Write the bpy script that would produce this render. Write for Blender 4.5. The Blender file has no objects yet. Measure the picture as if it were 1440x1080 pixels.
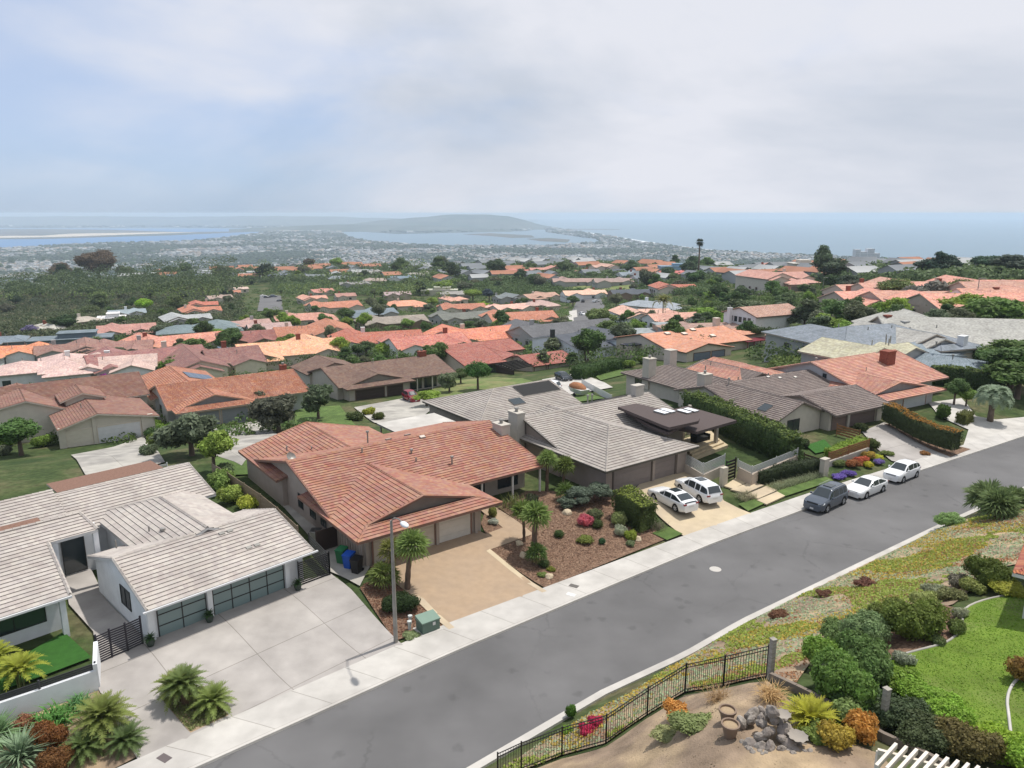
import bpy, bmesh, math, random
import numpy as np
from mathutils import Vector, Matrix
R = math.radians
rnd = random.Random(7)
sc = bpy.context.scene
COL = sc.collection

# ---------------------------------------------------------------- camera
CAMZ = 25.0
HAZE = 1e-4
FPX = 1050.0
PITCH = R(12.87)
CP, SP = math.cos(PITCH), math.sin(PITCH)
cam_d = bpy.data.cameras.new('camera'); cam = bpy.data.objects.new('camera', cam_d); COL.objects.link(cam)
cam.location = (0, 0, CAMZ); cam.rotation_euler = (math.pi/2-PITCH, 0, 0)
cam_d.sensor_width = 36; cam_d.lens = 36*FPX/1440; cam_d.clip_end = 120000; cam_d.clip_start = .5
sc.camera = cam

def at(u, v, z):
    """photo pixel -> world point at height z"""
    vp = (v-540)/FPX; k = (CAMZ-z)/(SP+vp*CP)
    return ((u-720)/FPX*k, (CP-vp*SP)*k)

# ---------------------------------------------------------------- terrain
KERB_L = [at(*p, 0) for p in [(278,1080),(400,1025),(640,917),(870,820),(1000,766),(1150,710),(1440,614)]]
WALK_L = [at(*p, 0) for p in [(170,1080),(320,1013),(630,878),(765,828),(955,757),(1130,697),(1440,600)]]
KERB_R = [at(*p, 0) for p in [(661,1080),(845,973),(960,920),(1040,874),(1318,740),(1426,692)]]
def ext(pl, n0, n1):
    a, b = pl[0], pl[1]; d = math.hypot(b[0]-a[0], b[1]-a[1])
    p0 = (a[0]-(b[0]-a[0])/d*n0, a[1]-(b[1]-a[1])/d*n0)
    a, b = pl[-2], pl[-1]; d = math.hypot(b[0]-a[0], b[1]-a[1])
    return [p0]+pl+[(b[0]+(b[0]-a[0])/d*n1, b[1]+(b[1]-a[1])/d*n1)]
KERB_L = ext(KERB_L, 30, 60); WALK_L = ext(WALK_L, 30, 60); KERB_R = ext(KERB_R, 30, 75)
def sdist(pl, x, y):
    """signed distance to a polyline, positive on its left"""
    best = 1e9; s = 1
    for (ax, ay), (bx, by) in zip(pl, pl[1:]):
        dx, dy = bx-ax, by-ay; L2 = dx*dx+dy*dy
        t = max(0, min(1, ((x-ax)*dx+(y-ay)*dy)/L2))
        d = math.hypot(x-ax-t*dx, y-ay-t*dy)
        if d < best-1e-9:
            best = d; s = 1 if dx*(y-ay)-dy*(x-ax) > 0 else -1
    return best*s
def lerp_tab(tab, x):
    if x <= tab[0][0]: return tab[0][1]
    for (a, va), (b, vb) in zip(tab, tab[1:]):
        if x <= b:
            t = (x-a)/(b-a); return va+(vb-va)*t
    return tab[-1][1]
QT = [(80, 1), (90, 0), (105, -3.0), (118, -4.2), (137, -5.6), (150, -7.8), (165, -9.4), (200, -12.5), (350, -22), (500, -32), (700, -45), (1000, -72), (1500, -112), (2400, -172), (2700, -176)]
def sst(a, b, x):
    t = max(0, min(1, (x-a)/(b-a))); return t*t*(3-2*t)
RP = [(730,1085,1.0),(790,1062,1.2),(852,1045,1.8),(910,1005,2.3),(963,973,3.5),(1017,964,4.9),(1080,952,6.1),
      (1000,1000,5.6),(1020,1035,6.4),(900,1080,4.2),(1000,1080,6.4),(1200,1080,7.0),(1100,1030,6.5),(1155,977,6.2),(1240,1025,6.2),(1335,1060,6.3),
      (1350,920,6.3),(1420,1000,6.3),(1290,900,6.2),(1420,850,6.2),(1250,940,6.1),(1330,860,6.0),(1430,800,6.0),(1440,720,2.6),(1380,760,2.8),(1300,800,2.6),(1200,860,3.4),
      (1100,905,3.6),(1150,880,3.4),(1000,930,1.3),(1150,830,1.1),(1250,785,.9),(1070,880,1.3),(1350,735,1.2),(1420,710,1.0)]
rb = [(*at(u, v, z), z) for u, v, z in RP]
for (ax, ay), (bx, by) in zip(KERB_R, KERB_R[1:]):
    n = max(1, int(math.hypot(bx-ax, by-ay)/6))
    for i in range(n):
        t = i/n; rb.append((ax+(bx-ax)*t, ay+(by-ay)*t, 0.0))
rb += [(0, 0, 9), (10, 5, 9), (-10, 10, 5), (-25, -5, 5), (40, 0, 10), (40, 25, 7), (60, 40, 7), (90, 60, 7), (20, 15, 7.5), (10, 17, 7), (60, 0, 12), (120, 75, 8), (0, 20, 4)]
_p = np.array(rb)
_A = np.sqrt(((_p[:, None, :2]-_p[None, :, :2])**2).sum(-1))
_w = np.linalg.solve(_A+np.eye(len(_p))*1e-6, _p[:, 2])
def zt(x, y):
    if y < 160:
        sr = -sdist(KERB_R, x, y)
        if sr > 0:
            z = float((np.sqrt((_p[:, 0]-x)**2+(_p[:, 1]-y)**2)*_w).sum())
            return max(0.02, z*sst(0, 1.2, sr)) if sr < 1.2 else max(.02, z)
        sl = sdist(WALK_L, x, y)
        if sl <= 0: return 0.0
    else: sl = 99
    c = (.8 if x > 0 else .36)-.5*sst(300, 900, y)*(1 if x > 0 else .3)
    q = y-c*x
    z = lerp_tab(QT, q)
    if sl < 9: z = min(1.0, z)*sst(0, 1, sl/9)*1.0 if z > 0 else z
    if y > 150:   # gentle gullies on the hillside
        for bx, by, rx, ry, hh in BUMPS:
            d2 = ((x-bx)/rx)**2+((y-by)/ry)**2
            if d2 < 4: z += hh*math.exp(-d2*1.2)
        z += 3.0*sst(200, 420, y)*math.sin(x*.017+1.3)*math.sin(y*.011+.4)*(1-sst(1800, 2500, y))
    return z
BUMPS = [(-230, 850, 380, 240, 27), (120, 650, 270, 150, 15), (200, 450, 150, 110, 8), (175, 290, 120, 100, 6)]
def G(u, v, h=0.0):
    """photo pixel -> point on the ground (or h above it)"""
    vp = (v-540)/FPX; fw = CP-vp*SP; dn = SP+vp*CP; xx = (u-720)/FPX
    t = 12.0; st = .5; last = t
    while t < 12000:
        x, y, z = xx*t, fw*t, CAMZ-dn*t
        if z < zt(x, y)+h:
            a, b = last, t
            for _ in range(18):
                m = (a+b)/2
                if CAMZ-dn*m < zt(xx*m, fw*m)+h: b = m
                else: a = m
            return (xx*b, fw*b)
        last = t; t += max(.5, t*.012)
    return (xx*t, fw*t)

# ---------------------------------------------------------------- object helpers
def tag(o, label=None, cat=None, group=None, kind=None):
    if label: o['label'] = label
    if cat: o['category'] = cat
    if group: o['group'] = group
    if kind: o['kind'] = kind
    return o
def empty(name, loc, rz=0, label=None, cat=None, group=None):
    o = bpy.data.objects.new(name, None); COL.objects.link(o)
    o.location = loc; o.rotation_euler = (0, 0, rz); o.empty_display_size = .2
    return tag(o, label, cat, group)
class MB:
    """collects polygons; build() links them as one mesh object"""
    def __init__(s): s.v = []; s.f = []; s.uv = []; s.m = []
    def poly(s, pts, mi=0, uv=None):
        n = len(s.v); s.v += [tuple(p) for p in pts]; s.f.append(tuple(range(n, n+len(pts)))); s.m.append(mi)
        s.uv.append(uv if uv else [(0, 0)]*len(pts)); return s
    def box(s, x0, x1, y0, y1, z0, z1, mi=0):
        P = [(x0,y0,z0),(x1,y0,z0),(x1,y1,z0),(x0,y1,z0),(x0,y0,z1),(x1,y0,z1),(x1,y1,z1),(x0,y1,z1)]
        for q in ((0,3,2,1),(4,5,6,7),(0,1,5,4),(1,2,6,5),(2,3,7,6),(3,0,4,7)):
            pts = [P[i] for i in q]
            uv = [(p[0]+p[1], p[2]) for p in pts] if q not in ((0,3,2,1),(4,5,6,7)) else [(p[0], p[1]) for p in pts]
            s.poly(pts, mi, uv)
        return s
    def beam(s, p, q, w, h, mi=0, up=(0, 0, 1)):
        """box from p to q, width w, height h"""
        p, q = Vector(p), Vector(q); d = (q-p).normalized(); u = Vector(up)
        if abs(d.dot(u)) > .98: u = Vector((1, 0, 0))
        x = d.cross(u).normalized()*w/2; y = x.cross(d).normalized()*h/2
        A = [p-x-y, p+x-y, p+x+y, p-x+y]; B = [q-x-y, q+x-y, q+x+y, q-x+y]
        for i in range(4): s.poly([A[i], A[(i+1) % 4], B[(i+1) % 4], B[i]], mi)
        s.poly(A[::-1], mi); s.poly(B, mi); return s
    def tube(s, pts, rad, n=8, mi=0, cap=True):
        pts = [Vector(p) for p in pts]
        if not hasattr(rad, '__len__'): rad = [rad]*len(pts)
        rings = []
        for i, p in enumerate(pts):
            d = (pts[min(i+1, len(pts)-1)]-pts[max(i-1, 0)]).normalized()
            u = Vector((0, 0, 1)) if abs(d.z) < .9 else Vector((1, 0, 0))
            x = d.cross(u).normalized(); y = x.cross(d)
            rings.append([p+x*math.cos(2*math.pi*k/n)*rad[i]+y*math.sin(2*math.pi*k/n)*rad[i] for k in range(n)])
        b = len(s.v)
        for r_ in rings: s.v += [tuple(p) for p in r_]
        for i in range(len(rings)-1):
            for k in range(n):
                s.f.append((b+i*n+k, b+(i+1)*n+k, b+(i+1)*n+(k+1) % n, b+i*n+(k+1) % n)); s.m.append(mi)
                s.uv.append([(k/n, i), (k/n, i+1), ((k+1)/n, i+1), ((k+1)/n, i)])
        if cap:
            s.f.append(tuple(b+k for k in range(n))); s.m.append(mi); s.uv.append([(0, 0)]*n)
            e = b+(len(rings)-1)*n
            s.f.append(tuple(e+k for k in range(n))[::-1]); s.m.append(mi); s.uv.append([(0, 0)]*n)
        return s
    def lathe(s, prof, n=16, c=(0, 0, 0), mi=0):
        b = len(s.v)
        for r_, z in prof: s.v += [(c[0]+r_*math.cos(2*math.pi*k/n), c[1]+r_*math.sin(2*math.pi*k/n), c[2]+z) for k in range(n)]
        for i in range(len(prof)-1):
            for k in range(n):
                s.f.append((b+i*n+k, b+i*n+(k+1) % n, b+(i+1)*n+(k+1) % n, b+(i+1)*n+k)); s.m.append(mi); s.uv.append([(0, 0)]*4)
        return s
    def build(s, name, mats, parent=None, smooth=False, color=None, sharp=None):
        me = bpy.data.meshes.new(name); me.from_pydata(s.v, [], s.f)
        if not isinstance(mats, (list, tuple)): mats = [mats]
        for m in mats: me.materials.append(m)
        me.polygons.foreach_set('material_index', s.m)
        ul = me.uv_layers.new(name='UVMap')
        ul.data.foreach_set('uv', [c for f in s.uv for p in f for c in p])
        if smooth:
            me.polygons.foreach_set('use_smooth', [True]*len(s.f))
            if sharp: me.set_sharp_from_angle(angle=R(sharp))
        me.update()
        o = bpy.data.objects.new(name, me); COL.objects.link(o)
        if parent: o.parent = parent
        if color: o.color = (*color, 1)
        return o
def copy_tree(o, parent=None):
    c = o.copy(); COL.objects.link(c); c.parent = parent
    for ch in o.children: copy_tree(ch, c)
    return c

# ---------------------------------------------------------------- materials
MATS = {}
def NT(m):
    m.use_nodes = True; return m.node_tree.nodes, m.node_tree.links
def mat(name, col='obj', rough=.8, var=.25, scale=1.0, bump=.0, bscale=None, spec=.3, metal=0, second=None, detail=5, coord='Object', stretch=None, thr=(.35, .65)):
    """a principled surface: base colour x noise variation, a second colour in patches, noise bump"""
    m = bpy.data.materials.new(name); n, l = NT(m); b = n['Principled BSDF']
    b.inputs['Roughness'].default_value = rough; b.inputs['Specular IOR Level'].default_value = spec; b.inputs['Metallic'].default_value = metal
    tc = n.new('ShaderNodeTexCoord'); co = tc.outputs[coord]
    if stretch:
        mp = n.new('ShaderNodeMapping'); mp.inputs['Scale'].default_value = stretch; l.new(co, mp.inputs[0]); co = mp.outputs[0]
    nz = n.new('ShaderNodeTexNoise'); nz.inputs['Scale'].default_value = scale; nz.inputs['Detail'].default_value = detail; l.new(co, nz.inputs[0])
    if col == 'obj':
        oi = n.new('ShaderNodeObjectInfo'); base = oi.outputs['Color']
    else:
        rg = n.new('ShaderNodeRGB'); rg.outputs[0].default_value = (*col, 1); base = rg.outputs[0]
    if second is not None:
        mr0 = n.new('ShaderNodeMapRange'); mr0.inputs[1].default_value = thr[0]; mr0.inputs[2].default_value = thr[1]
        n2 = n.new('ShaderNodeTexNoise'); n2.inputs['Scale'].default_value = scale*.37; n2.inputs['Detail'].default_value = 6; l.new(co, n2.inputs[0])
        l.new(n2.outputs[0], mr0.inputs[0])
        mx = n.new('ShaderNodeMix'); mx.data_type = 'RGBA'; l.new(mr0.outputs[0], mx.inputs[0]); l.new(base, mx.inputs[6]); mx.inputs[7].default_value = (*second, 1); base = mx.outputs[2]
    mr = n.new('ShaderNodeMapRange'); mr.inputs[1].default_value = .3; mr.inputs[2].default_value = .7; mr.inputs[3].default_value = 1-var; mr.inputs[4].default_value = 1+var
    l.new(nz.outputs[0], mr.inputs[0])
    mu = n.new('ShaderNodeVectorMath'); mu.operation = 'SCALE'; l.new(base, mu.inputs[0]); l.new(mr.outputs[0], mu.inputs['Scale'])
    l.new(mu.outputs[0], b.inputs['Base Color'])
    if bump:
        nb = n.new('ShaderNodeTexNoise'); nb.inputs['Scale'].default_value = bscale or scale*4; nb.inputs['Detail'].default_value = 4; l.new(co, nb.inputs[0])
        bp = n.new('ShaderNodeBump'); bp.inputs['Strength'].default_value = bump; bp.inputs['Distance'].default_value = .05
        l.new(nb.outputs[0], bp.inputs['Height']); l.new(bp.outputs[0], b.inputs['Normal'])
    MATS[name] = m; return m
def roof_mat(name, kind, var=.3, rough=.85, tw=1.0, line=.45):
    """UV based tiles: u in tiles along the eave, v in courses up the slope; colour from the object"""
    m = bpy.data.materials.new(name); n, l = NT(m); b = n['Principled BSDF']; b.inputs['Roughness'].default_value = rough; b.inputs['Specular IOR Level'].default_value = .25
    uv = n.new('ShaderNodeUVMap').outputs[0]
    oi = n.new('ShaderNodeObjectInfo')
    sep = n.new('ShaderNodeSeparateXYZ'); l.new(uv, sep.inputs[0])
    def math_(op, a, bb=None, c=None):
        q = n.new('ShaderNodeMath'); q.operation = op
        for i, t in enumerate((a, bb, c)):
            if t is None: continue
            if isinstance(t, (int, float)): q.inputs[i].default_value = t
            else: l.new(t, q.inputs[i])
        return q.outputs[0]
    row = math_('FLOOR', sep.outputs[1])
    us = math_('MULTIPLY', sep.outputs[0], 1/tw)
    colm = math_('FLOOR', math_('ADD', us, math_('MULTIPLY', row, .5 if kind == 'flat' else 0.0)))
    cb = n.new('ShaderNodeCombineXYZ'); l.new(colm, cb.inputs[0]); l.new(row, cb.inputs[1])
    wn = n.new('ShaderNodeTexWhiteNoise'); wn.noise_dimensions = '2D'; l.new(cb.outputs[0], wn.inputs[0])
    tc = n.new('ShaderNodeTexCoord'); nz = n.new('ShaderNodeTexNoise'); nz.inputs['Scale'].default_value = .35; nz.inputs['Detail'].default_value = 7; nz.inputs['Roughness'].default_value = .65
    l.new(tc.outputs['Object'], nz.inputs[0])
    f = math_('ADD', math_('MULTIPLY', wn.outputs[0], var), 1-var/2)
    g = math_('ADD', math_('MULTIPLY', nz.outputs[0], .8), .60)
    h = math_('MULTIPLY', f, g)
    fr_v = math_('FRACT', sep.outputs[1])
    # shade of the laps painted as a dark line at each course foot
    if line > 0:
        ln = math_('LESS_THAN', fr_v, .10)
        h = math_('MULTIPLY', h, math_('SUBTRACT', 1.0, math_('MULTIPLY', ln, line)))
    mu = n.new('ShaderNodeVectorMath'); mu.operation = 'SCALE'; l.new(oi.outputs['Color'], mu.inputs[0]); l.new(h, mu.inputs['Scale'])
    # slight hue shift per tile
    hs = n.new('ShaderNodeHueSaturation'); l.new(mu.outputs[0], hs.inputs['Color'])
    l.new(math_('ADD', math_('MULTIPLY', wn.outputs[1] if False else wn.outputs[0], .03), .485), hs.inputs['Hue'])
    n3 = n.new('ShaderNodeTexNoise'); n3.inputs['Scale'].default_value = 1.3; n3.inputs['Detail'].default_value = 5; l.new(tc.outputs['Object'], n3.inputs[0])
    l.new(math_('ADD', math_('MULTIPLY', n3.outputs[0], .6), .58), hs.inputs['Saturation'])
    l.new(hs.outputs[0], b.inputs['Base Color'])
    bp = n.new('ShaderNodeBump'); bp.inputs['Distance'].default_value = .06
    if kind == 'barrel':
        hgt = math_('ABSOLUTE', math_('SINE', math_('MULTIPLY', us, math.pi)))
        hgt = math_('ADD', hgt, math_('MULTIPLY', math_('SUBTRACT', 1.0, fr_v), .6)); bp.inputs['Strength'].default_value = .9
    else:
        hgt = math_('ADD', math_('MULTIPLY', math_('SUBTRACT', 1.0, fr_v), .5), math_('MULTIPLY', nz.outputs[0], .5)); bp.inputs['Strength'].default_value = .35
    l.new(hgt, bp.inputs['Height']); l.new(bp.outputs[0], b.inputs['Normal'])
    return m
def leaf_mat(name, var=.35, scale=1.2, trans=.25):
    m = bpy.data.materials.new(name); n, l = NT(m); b = n['Principled BSDF']; b.inputs['Roughness'].default_value = .65; b.inputs['Specular IOR Level'].default_value = .25
    oi = n.new('ShaderNodeObjectInfo'); tc = n.new('ShaderNodeTexCoord'); nz = n.new('ShaderNodeTexNoise'); nz.inputs['Scale'].default_value = scale; nz.inputs['Detail'].default_value = 8; nz.inputs['Roughness'].default_value = .7
    l.new(tc.outputs['Object'], nz.inputs[0])
    mr = n.new('ShaderNodeMapRange'); mr.inputs[1].default_value = .32; mr.inputs[2].default_value = .68; mr.inputs[3].default_value = 1.22*(1-var); mr.inputs[4].default_value = 1.22*(1+var*1.3); l.new(nz.outputs[0], mr.inputs[0])
    hs = n.new('ShaderNodeHueSaturation'); l.new(oi.outputs['Color'], hs.inputs['Color']); l.new(mr.outputs[0], hs.inputs['Value'])
    m2 = n.new('ShaderNodeMapRange'); m2.inputs[3].default_value = .475; m2.inputs[4].default_value = .52; l.new(nz.outputs[0], m2.inputs[0]); l.new(m2.outputs[0], hs.inputs['Hue'])
    l.new(hs.outputs[0], b.inputs['Base Color'])
    if trans:
        tr = n.new('ShaderNodeBsdfTranslucent'); l.new(hs.outputs[0], tr.inputs[0]); mx = n.new('ShaderNodeMixShader'); mx.inputs[0].default_value = trans
        l.new(b.outputs[0], mx.inputs[1]); l.new(tr.outputs[0], mx.inputs[2]); l.new(mx.outputs[0], n['Material Output'].inputs[0])
    return m
MR_FLAT = roof_mat('tile_flat', 'flat', .20, line=.0)
MR_FLATF = roof_mat('tile_flat_far', 'flat', .34, line=.35)
MR_BAR = roof_mat('tile_barrel', 'barrel', .42, line=.25, tw=.33)
MR_SHG = roof_mat('shingle', 'flat', .22, line=.12, tw=.35)
M_LEAF = leaf_mat('leaf', trans=.35); M_LEAFN = leaf_mat('leaf_near', .3, 3.0, .38)
mat('stucco', 'obj', .9, .06, 1.5, .15, 30)
mat('siding', 'obj', .85, .12, 2.0, .2, 9, stretch=(6, 6, .3))
mat('paint', 'obj', .5, .05, 2.0)
mat('metalpaint', 'obj', .35, .05, 2.0, spec=.5)
mat('wood', 'obj', .8, .3, 3.0, .2, 20, stretch=(1, 1, 6))
mat('bark', 'obj', .95, .35, 4.0, .6, 14, stretch=(1, 1, .4))
mat('gravelroof', (.20, .115, .085), .95, .2, 8, .2, 60)
mat('concrete', (.50, .48, .445), .88, .10, .9, .12, 40, second=(.42, .40, .37))
mat('concrete_house', (.385, .36, .335), .85, .14, .7, .1, 40, second=(.31, .288, .268), thr=(.4, .7))
mat('concrete_old', (.40, .38, .34), .88, .14, .8, .1, 40, second=(.29, .275, .25), thr=(.45, .6))
mat('aggregate', (.37, .27, .18), .85, .07, 2, .3, 55, second=(.335, .25, .175), thr=(.35, .75), detail=12)
mat('sandstone', (.52, .43, .29), .85, .10, .8, .1, 30, second=(.44, .36, .26))
mat('flagstone', (.50, .41, .27), .85, .12, 2, .1, 30)
mat('brickpave', (.27, .10, .07), .9, .25, 9, .2, 30)
mat('asphalt', (.120, .118, .119), .82, .16, .22, .35, 90, second=(.140, .138, .139), thr=(.4, .62), detail=9)
mat('tar', (.045, .045, .047), .7, .2, 3)
mat('mulch', (.165, .10, .066), .95, .5, 7, 1.0, 22, second=(.21, .135, .09), thr=(.45, .6), detail=9)
mat('lawn', (.085, .14, .035), .95, .22, 1.2, 1.0, 45, second=(.11, .17, .045), thr=(.45, .62), detail=10)
mat('turf', (.035, .12, .018), .95, .12, 3, .8, 60)
mat('lawn_sunny', (.15, .23, .03), .95, .25, .8, 1.0, 45, second=(.20, .24, .07), thr=(.52, .7), detail=10)
mat('drygrass', (.20, .20, .085), .95, .25, .8, 1.0, 30, second=(.12, .17, .05), thr=(.4, .6), detail=9)
mat('soil', (.36, .27, .17), .95, .3, 1.0, .8, 12, second=(.25, .185, .13), thr=(.42, .58), detail=10)
mat('rock', (.30, .27, .235), .9, .35, 3, .8, 8, second=(.20, .17, .15))
mat('brick', (.23, .075, .05), .9, .25, 8, .3, 25)
mat('black_metal', (.012, .012, .013), .45, .1, 3, spec=.5)
mat('steel', (.28, .27, .25), .5, .25, 1.5, metal=.3)
mat('fascia_lapshade', 'obj', .7, .1, 2)
mat('rubber', (.018, .018, .018), .8, .1, 4)
mat('plastic', 'obj', .4, .05, 3, spec=.4)
mat('carpaint', 'obj', .22, .0, 1, spec=.6)
m = bpy.data.materials.new('glass_dark'); n, l = NT(m); b = n['Principled BSDF']; b.inputs['Base Color'].default_value = (.03, .04, .045, 1); b.inputs['Roughness'].default_value = .08; b.inputs['Specular IOR Level'].default_value = .8; MATS['glass'] = m
m = bpy.data.materials.new('glass_frosted'); n, l = NT(m); b = n['Principled BSDF']; b.inputs['Base Color'].default_value = (.20, .27, .27, 1); b.inputs['Roughness'].default_value = .35; MATS['frost'] = m
m = bpy.data.materials.new('solar'); n, l = NT(m); b = n['Principled BSDF']; b.inputs['Roughness'].default_value = .15
bt = n.new('ShaderNodeTexBrick'); bt.inputs['Color1'].default_value = (.012, .018, .04, 1); bt.inputs['Color2'].default_value = (.015, .02, .045, 1); bt.inputs['Mortar'].default_value = (.2, .22, .25, 1); bt.offset = 0
bt.inputs['Scale'].default_value = 1; bt.inputs['Brick Width'].default_value = 1.0; bt.inputs['Row Height'].default_value = 1.6; bt.inputs['Mortar Size'].default_value = .03
tc = n.new('ShaderNodeTexCoord'); l.new(tc.outputs['UV'], bt.inputs[0]); l.new(bt.outputs[0], b.inputs['Base Color']); MATS['solar'] = m

def hexc(r, g, b):
    f = lambda c: (c/255/12.92) if c/255 <= .04045 else ((c/255+.055)/1.055)**2.4
    return (f(r), f(g), f(b))
# ---------------------------------------------------------------- ground sheets
def polar_terrain():
    rs = [3.0]
    while rs[-1] < 3000: rs.append(rs[-1]+max(.5, rs[-1]*.0135))
    an = np.linspace(R(-64), R(64), 330)
    V = []; F = []
    for r_ in rs:
        for a in an:
            x, y = r_*math.sin(a), r_*math.cos(a)-6
            z = zt(x, y)-.06
            if y > 160 and r_ < 2600: z += .0
            V.append((x, y, z))
    n = len(an)
    for i in range(len(rs)-1):
        for j in range(n-1):
            F.append((i*n+j, i*n+j+1, (i+1)*n+j+1, (i+1)*n+j))
    return V, F
V, F = polar_terrain()
# ground material: dry soil, shrubby green, dry grass in patches
m = bpy.data.materials.new('hillside_ground'); n, l = NT(m); b = n['Principled BSDF']; b.inputs['Roughness'].default_value = .95; b.inputs['Specular IOR Level'].default_value = .1
tc = n.new('ShaderNodeTexCoord')
def ramp(scale, stops, det=8, rough=.6):
    nz = n.new('ShaderNodeTexNoise'); nz.inputs['Scale'].default_value = scale; nz.inputs['Detail'].default_value = det; nz.inputs['Roughness'].default_value = rough; l.new(tc.outputs['Object'], nz.inputs[0])
    cr = n.new('ShaderNodeValToRGB'); l.new(nz.outputs[0], cr.inputs[0])
    e = cr.color_ramp.elements
    while len(e) < len(stops): e.new(.5)
    for i, (p_, c_) in enumerate(stops): e[i].position = p_; e[i].color = (*c_, 1)
    return cr.outputs[0], nz.outputs[0]
c1, f1 = ramp(.16, [(.3, (.035, .06, .022)), (.5, (.065, .09, .033)), (.62, (.12, .115, .06)), (.76, (.19, .155, .10))])
c2, f2 = ramp(1.7, [(.3, (.6, .6, .6)), (.7, (1.25, 1.25, 1.25))])
mx = n.new('ShaderNodeMix'); mx.data_type = 'RGBA'; mx.blend_type = 'MULTIPLY'; mx.inputs[0].default_value = 1; l.new(c1, mx.inputs[6]); l.new(c2, mx.inputs[7]); l.new(mx.outputs[2], b.inputs['Base Color'])
bp = n.new('ShaderNodeBump'); bp.inputs['Strength'].default_value = .6; bp.inputs['Distance'].default_value = .1; l.new(f2, bp.inputs['Height']); l.new(bp.outputs[0], b.inputs['Normal'])
M_HILL = m
me = bpy.data.meshes.new('ground'); me.from_pydata(V, [], F); me.materials.append(M_HILL); me.polygons.foreach_set('use_smooth', [True]*len(F)); me.update()
ground = bpy.data.objects.new('ground', me); COL.objects.link(ground); tag(ground, kind='structure')

def drape(name, poly, off, mt, step=1.2, az=None, org=(0, 0), parent=None, thick=0.0, kind='structure', zf=None):
    """a flat outline laid on the terrain, off metres above it"""
    bm = bmesh.new(); vs = [bm.verts.new((x, y, 0)) for x, y in poly]; bm.faces.new(vs)
    xs = [p[0] for p in poly]; ys = [p[1] for p in poly]
    for ax, lo, hi in ((0, min(xs), max(xs)), (1, min(ys), max(ys))):
        k = max(1, int((hi-lo)/step))
        for i in range(1, k):
            c = lo+(hi-lo)*i/k
            bmesh.ops.bisect_plane(bm, geom=bm.verts[:]+bm.edges[:]+bm.faces[:], plane_co=(c, 0, 0) if ax == 0 else (0, c, 0), plane_no=(1, 0, 0) if ax == 0 else (0, 1, 0))
    zf = zf or zt
    for v in bm.verts: v.co.z = zf(v.co.x, v.co.y)+off
    if thick:
        r_ = bmesh.ops.extrude_face_region(bm, geom=bm.faces[:])
        for g in r_['geom']:
            if isinstance(g, bmesh.types.BMVert): g.co.z -= thick
    bmesh.ops.recalc_face_normals(bm, faces=bm.faces[:])
    if not thick and len(bm.faces) and sum(f.normal.z for f in bm.faces) < 0: bmesh.ops.reverse_faces(bm, faces=bm.faces[:])
    ul = bm.loops.layers.uv.new('UVMap'); a = R(az or 0); d = (math.sin(a), math.cos(a)); nn = (-math.cos(a), math.sin(a))
    for f in bm.faces:
        for lp in f.loops:
            x, y = lp.vert.co.x-org[0], lp.vert.co.y-org[1]; lp[ul].uv = (x*d[0]+y*d[1], x*nn[0]+y*nn[1])
    me = bpy.data.meshes.new(name); bm.to_mesh(me); bm.free(); me.materials.append(mt)
    o = bpy.data.objects.new(name, me); COL.objects.link(o)
    if parent: o.parent = parent
    elif kind: o['kind'] = kind
    return o
def offs(pl, d):
    """polyline moved d metres to its left"""
    out = []
    for i, (x, y) in enumerate(pl):
        a = pl[max(0, i-1)]; b = pl[min(len(pl)-1, i+1)]; L_ = math.hypot(b[0]-a[0], b[1]-a[1])
        out.append((x-(b[1]-a[1])/L_*d, y+(b[0]-a[0])/L_*d))
    return out
def joint_mat(name, base, jw, jh, org_rot, jc=(.2, .19, .17)):
    """concrete with cut joints in UV metres"""
    m = MATS[base].copy(); m.name = name; n, l = NT(m); b = n['Principled BSDF']
    src = b.inputs['Base Color'].links[0].from_socket
    bt = n.new('ShaderNodeTexBrick'); bt.offset = 0; bt.inputs['Color1'].default_value = bt.inputs['Color2'].default_value = (1, 1, 1, 1); bt.inputs['Mortar'].default_value = (.55, .54, .52, 1)
    bt.inputs['Color2'].default_value = (.93, .93, .94, 1)
    bt.inputs['Scale'].default_value = 1; bt.inputs['Brick Width'].default_value = jw; bt.inputs['Row Height'].default_value = jh; bt.inputs['Mortar Size'].default_value = .025; bt.inputs['Mortar Smooth'].default_value = .3
    uv = n.new('ShaderNodeUVMap'); l.new(uv.outputs[0], bt.inputs[0])
    mx = n.new('ShaderNodeMix'); mx.data_type = 'RGBA'; mx.blend_type = 'MULTIPLY'; mx.inputs[0].default_value = 1; l.new(src, mx.inputs[6]); l.new(bt.outputs[0], mx.inputs[7]); l.new(mx.outputs[2], b.inputs['Base Color'])
    return m
M_WALK = joint_mat('walk_concrete', 'concrete', 3.2, 50, 0)
M_DRA = joint_mat('driveway_concrete', 'concrete_house', 4.4, 3.7, 0)
M_DRE = joint_mat('driveway_old', 'concrete_old', 3.5, 4.0, 0)
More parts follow.
